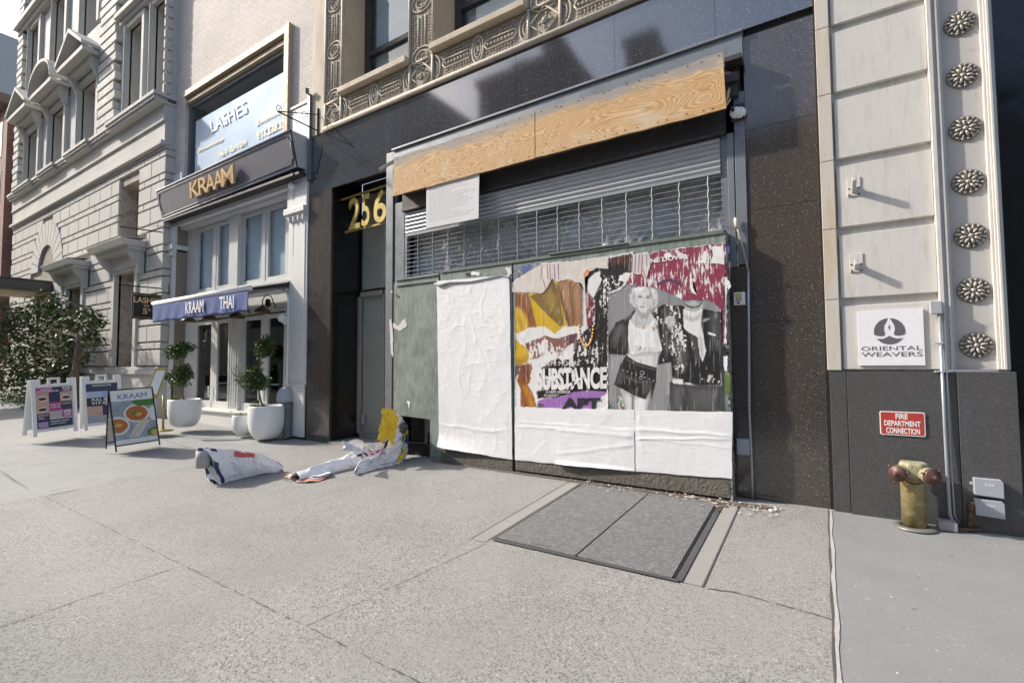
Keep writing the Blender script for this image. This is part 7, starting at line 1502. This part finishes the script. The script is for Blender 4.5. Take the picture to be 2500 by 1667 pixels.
# service post by the pilaster
gd = Vector((-9.20, -.14, gz(-9.2, -.14))); t = thing('standpipe_post', gd, 'grey green cast iron service post with domed grey hood beside the white pilaster', 'post')
H = W(710, 985, -.14).z; mb = MB(); mb.lathe(gd, [(.105, 0), (.105, .04), (.085, .05), (.085, H - gd.z - .12), (.10, H - gd.z - .1), (.10, H - gd.z)], 20); mb.build('column', mat('grey green iron', (.13, .145, .13), .6, .2, var=.2), t, smooth=True)
mb = MB(); mb.lathe(Vector((-9.3, -.14, H)), [(.12, .0), (.16, .06), (.15, .2), (.10, .3), (0, .34)], 20); mb.build('hood', mat('pale grey hood', (.36, .39, .43), .5), t, smooth=True)
mb = MB(); mb.tube([(-9.42, -.16, gz(-9.4, -.1)), (-9.42, -.16, .42)], .03, 8); mb.build('pipe', mat('green grey pipe', (.12, .13, .12), .6), t)
gd = Vector((-9.62, -.05, gz(-9.62, 0))); t = thing('bollard_light', gd, 'thin black lamp post standing behind the right topiary planter', 'lamp post'); mb = MB(); mb.tube([gd, gd + Vector((0, 0, 1.35))], .03, 8); mb.build('stem', BLACK, t)
mb = MB(); mb.lathe(gd + Vector((0, 0, 1.3)), [(.05, 0), (.05, .16), (.02, .2), (0, .21)], 12); mb.build('head', BLACK, t)

# ================================================================ DISCARDED POSTER BUNDLES
random.seed(5)
def nz(v, s, k): return noise.noise(Vector((v.x * s + k, v.y * s, v.z * s)))
def crumple(mb, fn, nu, nv, amp, s, k, mi=0):
    def f(u, v):
        p = fn(u, v); r1 = 1 - 2.2 * abs(nz(p, s * 1.6, k + 31)); r2 = 1 - 2.2 * abs(nz(p, s * 4.2, k + 37))
        q = p + Vector((nz(p, s, k), nz(p, s, k + 11), nz(p, s, k + 23) * .6)) * amp + Vector((.5, -1, .3)) * amp * (.55 * r1 + .22 * r2)
        q.z = max(q.z, gz(q.x, q.y) + .004); return q
    mb.grid(f, nu, nv, mi)
A = G(507, 1184); B = G(690, 1151)
b1 = thing('poster_bundle', A.lerp(B, .5), 'folded bundle of torn white posters with a red printed corner lying on the pavement, leftmost', 'discarded posters', 'torn off poster bundles on the pavement')
def onAB(px, py): return SEG(px, py, A, B)
top = [onAB(x, y) for x, y in ((510, 1093), (560, 1097), (602, 1102), (645, 1112), (676, 1126), (692, 1140))]; bot = [onAB(x, y) for x, y in ((540, 1184), (570, 1174), (610, 1164), (640, 1158), (668, 1154), (690, 1153))]
bot[0] = onAB(536, 1182)
def cat(pts, u):
    u = min(.9999, max(0, u)) * (len(pts) - 1); i = int(u); return pts[i].lerp(pts[i + 1], u - i)
nrm = Vector((B.y - A.y, A.x - B.x, 0)).normalized(); nrm = nrm if nrm.dot(CAM - A) > 0 else -nrm
def front(u, v):   # v 0 bottom .. 1 ridge
    p = cat(bot, u).lerp(cat(top, u), v); wdt = (cat(top, u) - cat(bot, u)).length; return p + nrm * (wdt * .17 * math.sin(v * 2.4) - .04 + .10 * wdt * (1 - v))
def back(u, v):
    p = cat(bot, u).lerp(cat(top, u), v); wdt = (cat(top, u) - cat(bot, u)).length; q = p - nrm * (wdt * .55 * (1 - v) ** .8); q.z = max(q.z, gz(q.x, q.y) + .01); return q
mb = MB()
WP = mat('limp white poster paper', (.78, .76, .77), .65, var=.05, vs=5, b=.25, bsc=30)
def redtop(u, v): return .34 < u < .58 and v > .78
crumple(mb, front, 120, 60, .042, 5, 1); crumple(mb, back, 40, 20, .02, 5, 1); mb.build('folded_sheet', WP, b1, smooth=False, solid=.004)
mb = MB(); crumple(mb, lambda u, v: front(.26 + .22 * u, .80 + .17 * v) + nrm * .010, 30, 16, .042, 5, 1); mb.build('red_print', mat('red print', (.55, .10, .08), .6), b1, smooth=True)
mb = MB(); text(mb, 'ES', front(.37, .85) + nrm * .03, front(.43, .85) + nrm * .03, front(.37, .93) + nrm * .03, .002, .02); mb.build('lettering', WHT, b1)
for k in range(5):        # layered cut edges at the left end
    mb = MB(); o = nrm * (.02 - .03 * k); sft = Vector((-.012 * k, -.02 * k, 0))
    def ed(u, v, k=k, o=o, sft=sft): p = front(0.0 + u * .05, v) + o + sft + Vector((.012 * math.sin(v * 14 + k), .02 * math.sin(v * 9 + k * 2), 0)); return p
    crumple(mb, ed, 5, 30, .012, 8, k); mb.build('page_edge', [NAVYL, WP, NAVYL, WP, NAVYL][k], b1, smooth=True, solid=.003)
mb = MB(); c0 = onAB(500, 1118) + nrm * -.06; mb.tube([c0 + Vector((0, 0, -.13)), c0, c0 + Vector((.0, 0, .10))], [.085, .095, .09], 18, cap=False); mb.build('curled_sheet', mat('grey curled paper', (.38, .37, .36), .7, var=.25), b1, smooth=True, solid=.003)
mb = MB(); q0 = onAB(502, 1166) + nrm * .05; crumple(mb, lambda u, v: q0 + (onAB(538, 1180) - onAB(502, 1170)) * u + Vector((0, 0, .05 * v + .02 * math.sin(u * 5))) + nrm * (.08 * (1 - v)), 16, 8, .02, 7, 3); mb.build('loose_flap', WP, b1, smooth=True)
mb = MB(); crumple(mb, lambda u, v: onAB(484 + 26 * u, 1138) + Vector((0, 0, -.03 + .07 * v)) - nrm * .1, 10, 6, .015, 8, 5); mb.build('beige_flap', mat('beige paper', (.6, .56, .5), .7), b1, smooth=True)
mb = MB(); crumple(mb, lambda u, v: cat(bot, .93 + .07 * u) + Vector((0, 0, .02 + .03 * v)) + nrm * .045, 8, 4, .01, 9, 5); mb.build('red_corner', REDL, b1, smooth=True)

A = G(700, 1178); B = G(925, 1122)
b2 = thing('poster_bundle', A.lerp(B, .5), 'long box folded roll of torn white posters with red and black letters, in the middle', 'discarded posters', 'torn off poster bundles on the pavement')
nrm = Vector((B.y - A.y, A.x - B.x, 0)).normalized(); nrm = nrm if nrm.dot(CAM - A) > 0 else -nrm
T2 = [SEG(x, y, A, B) for x, y in ((722, 1152), (770, 1138), (820, 1120), (860, 1104), (900, 1091), (938, 1084))]; M2 = [SEG(x, y, A, B) for x, y in ((800, 1152), (815, 1146), (835, 1138), (870, 1124), (905, 1110), (940, 1102))]
B2 = [SEG(x, y, A, B) for x, y in ((720, 1174), (770, 1175), (820, 1164), (870, 1148), (905, 1139), (940, 1128))]
def up2(u, v): return cat(B2, u).lerp(cat(T2, u), v) + nrm * (.09 * math.sin(v * 3.0) + .05 * (1 - v))
def bk2(u, v): q = cat(B2, u).lerp(cat(T2, u), v) - nrm * .16 * (1 - v); q.z = max(q.z, gz(q.x, q.y) + .008); return q
mb = MB(); crumple(mb, up2, 120, 40, .026, 6, 31); crumple(mb, bk2, 40, 10, .016, 6, 31); mb.build('folded_sheet', WP, b2, smooth=True, solid=.004)
mb = MB(); 
for st, u0, u1, v0, v1, mm in (('EE', .60, .66, .15, .9, 0), ('AP', .68, .73, .2, .95, 0)):
    text(mb, st, up2(u0, v1) + nrm * .055, up2(u0, v0) + nrm * .06, up2(u1, v1) + nrm * .055, .003, .02, p11=up2(u1, v0) + nrm * .06)
mb.build('black_lettering', BLK, b2)
mb = MB()
for st, u0, u1, v0, v1 in (('IR', .76, .80, .25, .95), ('TE', .83, .875, .2, .95), ('ON', .90, .94, .2, .9)):
    text(mb, st, up2(u0, v1) + nrm * .055, up2(u0, v0) + nrm * .06, up2(u1, v1) + nrm * .055, .003, .02, p11=up2(u1, v0) + nrm * .06)
mb.build('red_lettering', REDL, b2)
for k, (m, zo) in enumerate(((BLK, .0), (mat('salmon sheet', (.68, .3, .2), .6), .012), (WP, .028), (WP, .05))):
    mb = MB(); crumple(mb, lambda u, v: G(686 + 105 * u + 6 * k, 1168 + 12 * math.sin(u * 2.8) * (1 if k < 2 else .7) - 2 * k) * (1 - v) + SEG(735 + 70 * u, 1160 - 10 * u, A, B) * v + Vector((0, 0, zo * (1 - v) + .012 * math.sin(u * 12 + k))), 26, 10, .012, 8, 40 + k); mb.build('splayed_sheet', m, b2, smooth=True, solid=.002)
mb = MB(); crumple(mb, lambda u, v: SEG(858 + 40 * u, 1080 + 18 * v - 6 * math.sin(u * 3), A, B) - nrm * .1, 14, 8, .03, 7, 50); mb.build('white_flap', WP, b2, smooth=True, solid=.002)

A = G(885, 1156); B = G(1000, 1110)
b3 = thing('poster_bundle', A.lerp(B, .5), 'fanned out stack of torn yellow, white and blue posters leaning up by the hoarding opening', 'discarded posters', 'torn off poster bundles on the pavement')
nrm = Vector((B.y - A.y, A.x - B.x, 0)).normalized(); nrm = nrm if nrm.dot(CAM - A) > 0 else -nrm
def sh3(name, pts, m, off, amp=.034, k=60, solid=.003):
    ctr = Vector((sum(p[0] for p in pts) / len(pts), sum(p[1] for p in pts) / len(pts))); dense = tear([Vector(p) for p in pts], 1.3, 4)
    rings = 12; vs = []; fs = []; N_ = len(dense)
    for r in range(rings + 1):
        for (x, y) in dense:
            q = ctr.lerp(Vector((x, y)), r / rings); p = SEG(q.x, q.y, A, B) + nrm * off; p += Vector((nz(p, 5, k), nz(p, 5, k + 3), nz(p, 5, k + 9) * .5)) * amp * 1.6 + nrm * amp * (1.2 - 2.6 * abs(nz(p, 7, k + 4)) + .6 - 1.4 * abs(nz(p, 17, k + 6))) + nrm * .10 * math.sin((q.x - 920) * .045); p.z = max(p.z, gz(p.x, p.y) + .006); vs.append(p)
    for r in range(rings):
        for i in range(N_): fs.append([r * N_ + i, r * N_ + (i + 1) % N_, (r + 1) * N_ + (i + 1) % N_, (r + 1) * N_ + i])
    mb = MB(); mb.add(vs, fs); return mb.build(name, m, b3, smooth=False, solid=solid)
def c3(*p): return [(450 + a / 3.92, 950 + b / 3.92) for a, b in p]
sh3('dark_sheet', c3((1960, 250), (2030, 260), (2100, 330), (2180, 440), (2100, 590), (2050, 660), (1960, 740), (1880, 700), (1900, 500)), NAVYL, -.05)
sh3('blue_sheet', c3((2080, 330), (2130, 350), (2182, 440), (2120, 560), (2070, 640), (2050, 560), (2110, 450)), mat('mid blue sheet', (.12, .2, .45), .5, var=.4, vs=12), -.03, k=70)
sh3('white_sheet', c3((1945, 215), (2000, 265), (2060, 340), (2090, 400), (2110, 520), (2070, 650), (1960, 735), (1780, 780), (1650, 800), (1640, 790), (1750, 700), (1880, 600), (1930, 480)), WP, .0, k=80)
sh3('mixed_print', c3((1975, 340), (2020, 310), (2060, 350), (2050, 420), (2000, 420), (1970, 390)), mat('dark photo print', (.08, .07, .07), .4, var=.6, vs=20, col2=(.4, .35, .3), c2t=.6), .03, k=80)
sh3('yellow_edge', c3((2085, 370), (2095, 400), (2040, 520), (2010, 620), (1960, 700), (1940, 720), (1950, 670), (2000, 560), (2040, 450)), YELP, .03, k=80)
sh3('yellow_sheet', c3((1855, 180), (1930, 190), (1945, 240), (1958, 330), (1950, 420), (1930, 500), (1905, 520), (1880, 470), (1850, 495), (1822, 480), (1835, 420), (1830, 350), (1852, 280)), YELP, .05, k=90)
sh3('pink_letter_sheet', c3((1900, 540), (1960, 480), (1990, 520), (1960, 620), (1900, 700), (1750, 745), (1820, 660)), mat('white sheet with red print', (.76, .72, .72), .6, var=.04, col2=(.55, .10, .12), c2t=.62, c2w=.04, vs=9), .04, k=95)
for i, off in enumerate((.015, .03, .045)): sh3('edge_sheet', c3((1655, 800 - i * 6), (1700, 770 - i * 8), (1850, 730 - i * 6), (1960, 700 - i * 10), (1990, 690), (1980, 730), (1860, 778 - i * 4), (1740, 798), (1660, 808)), [NAVYL, WP, WP][i], off, k=100 + i)
sh3('folded_flap', c3((1590, 508), (1650, 505), (1700, 530), (1780, 560), (1790, 600), (1740, 595), (1660, 590), (1620, 550)), mat('pale lilac paper', (.66, .68, .76), .6), -.14, k=110)
sh3('folded_flap', c3((1790, 530), (1850, 510), (1900, 500), (1910, 560), (1820, 590)), WP, -.08, k=112)
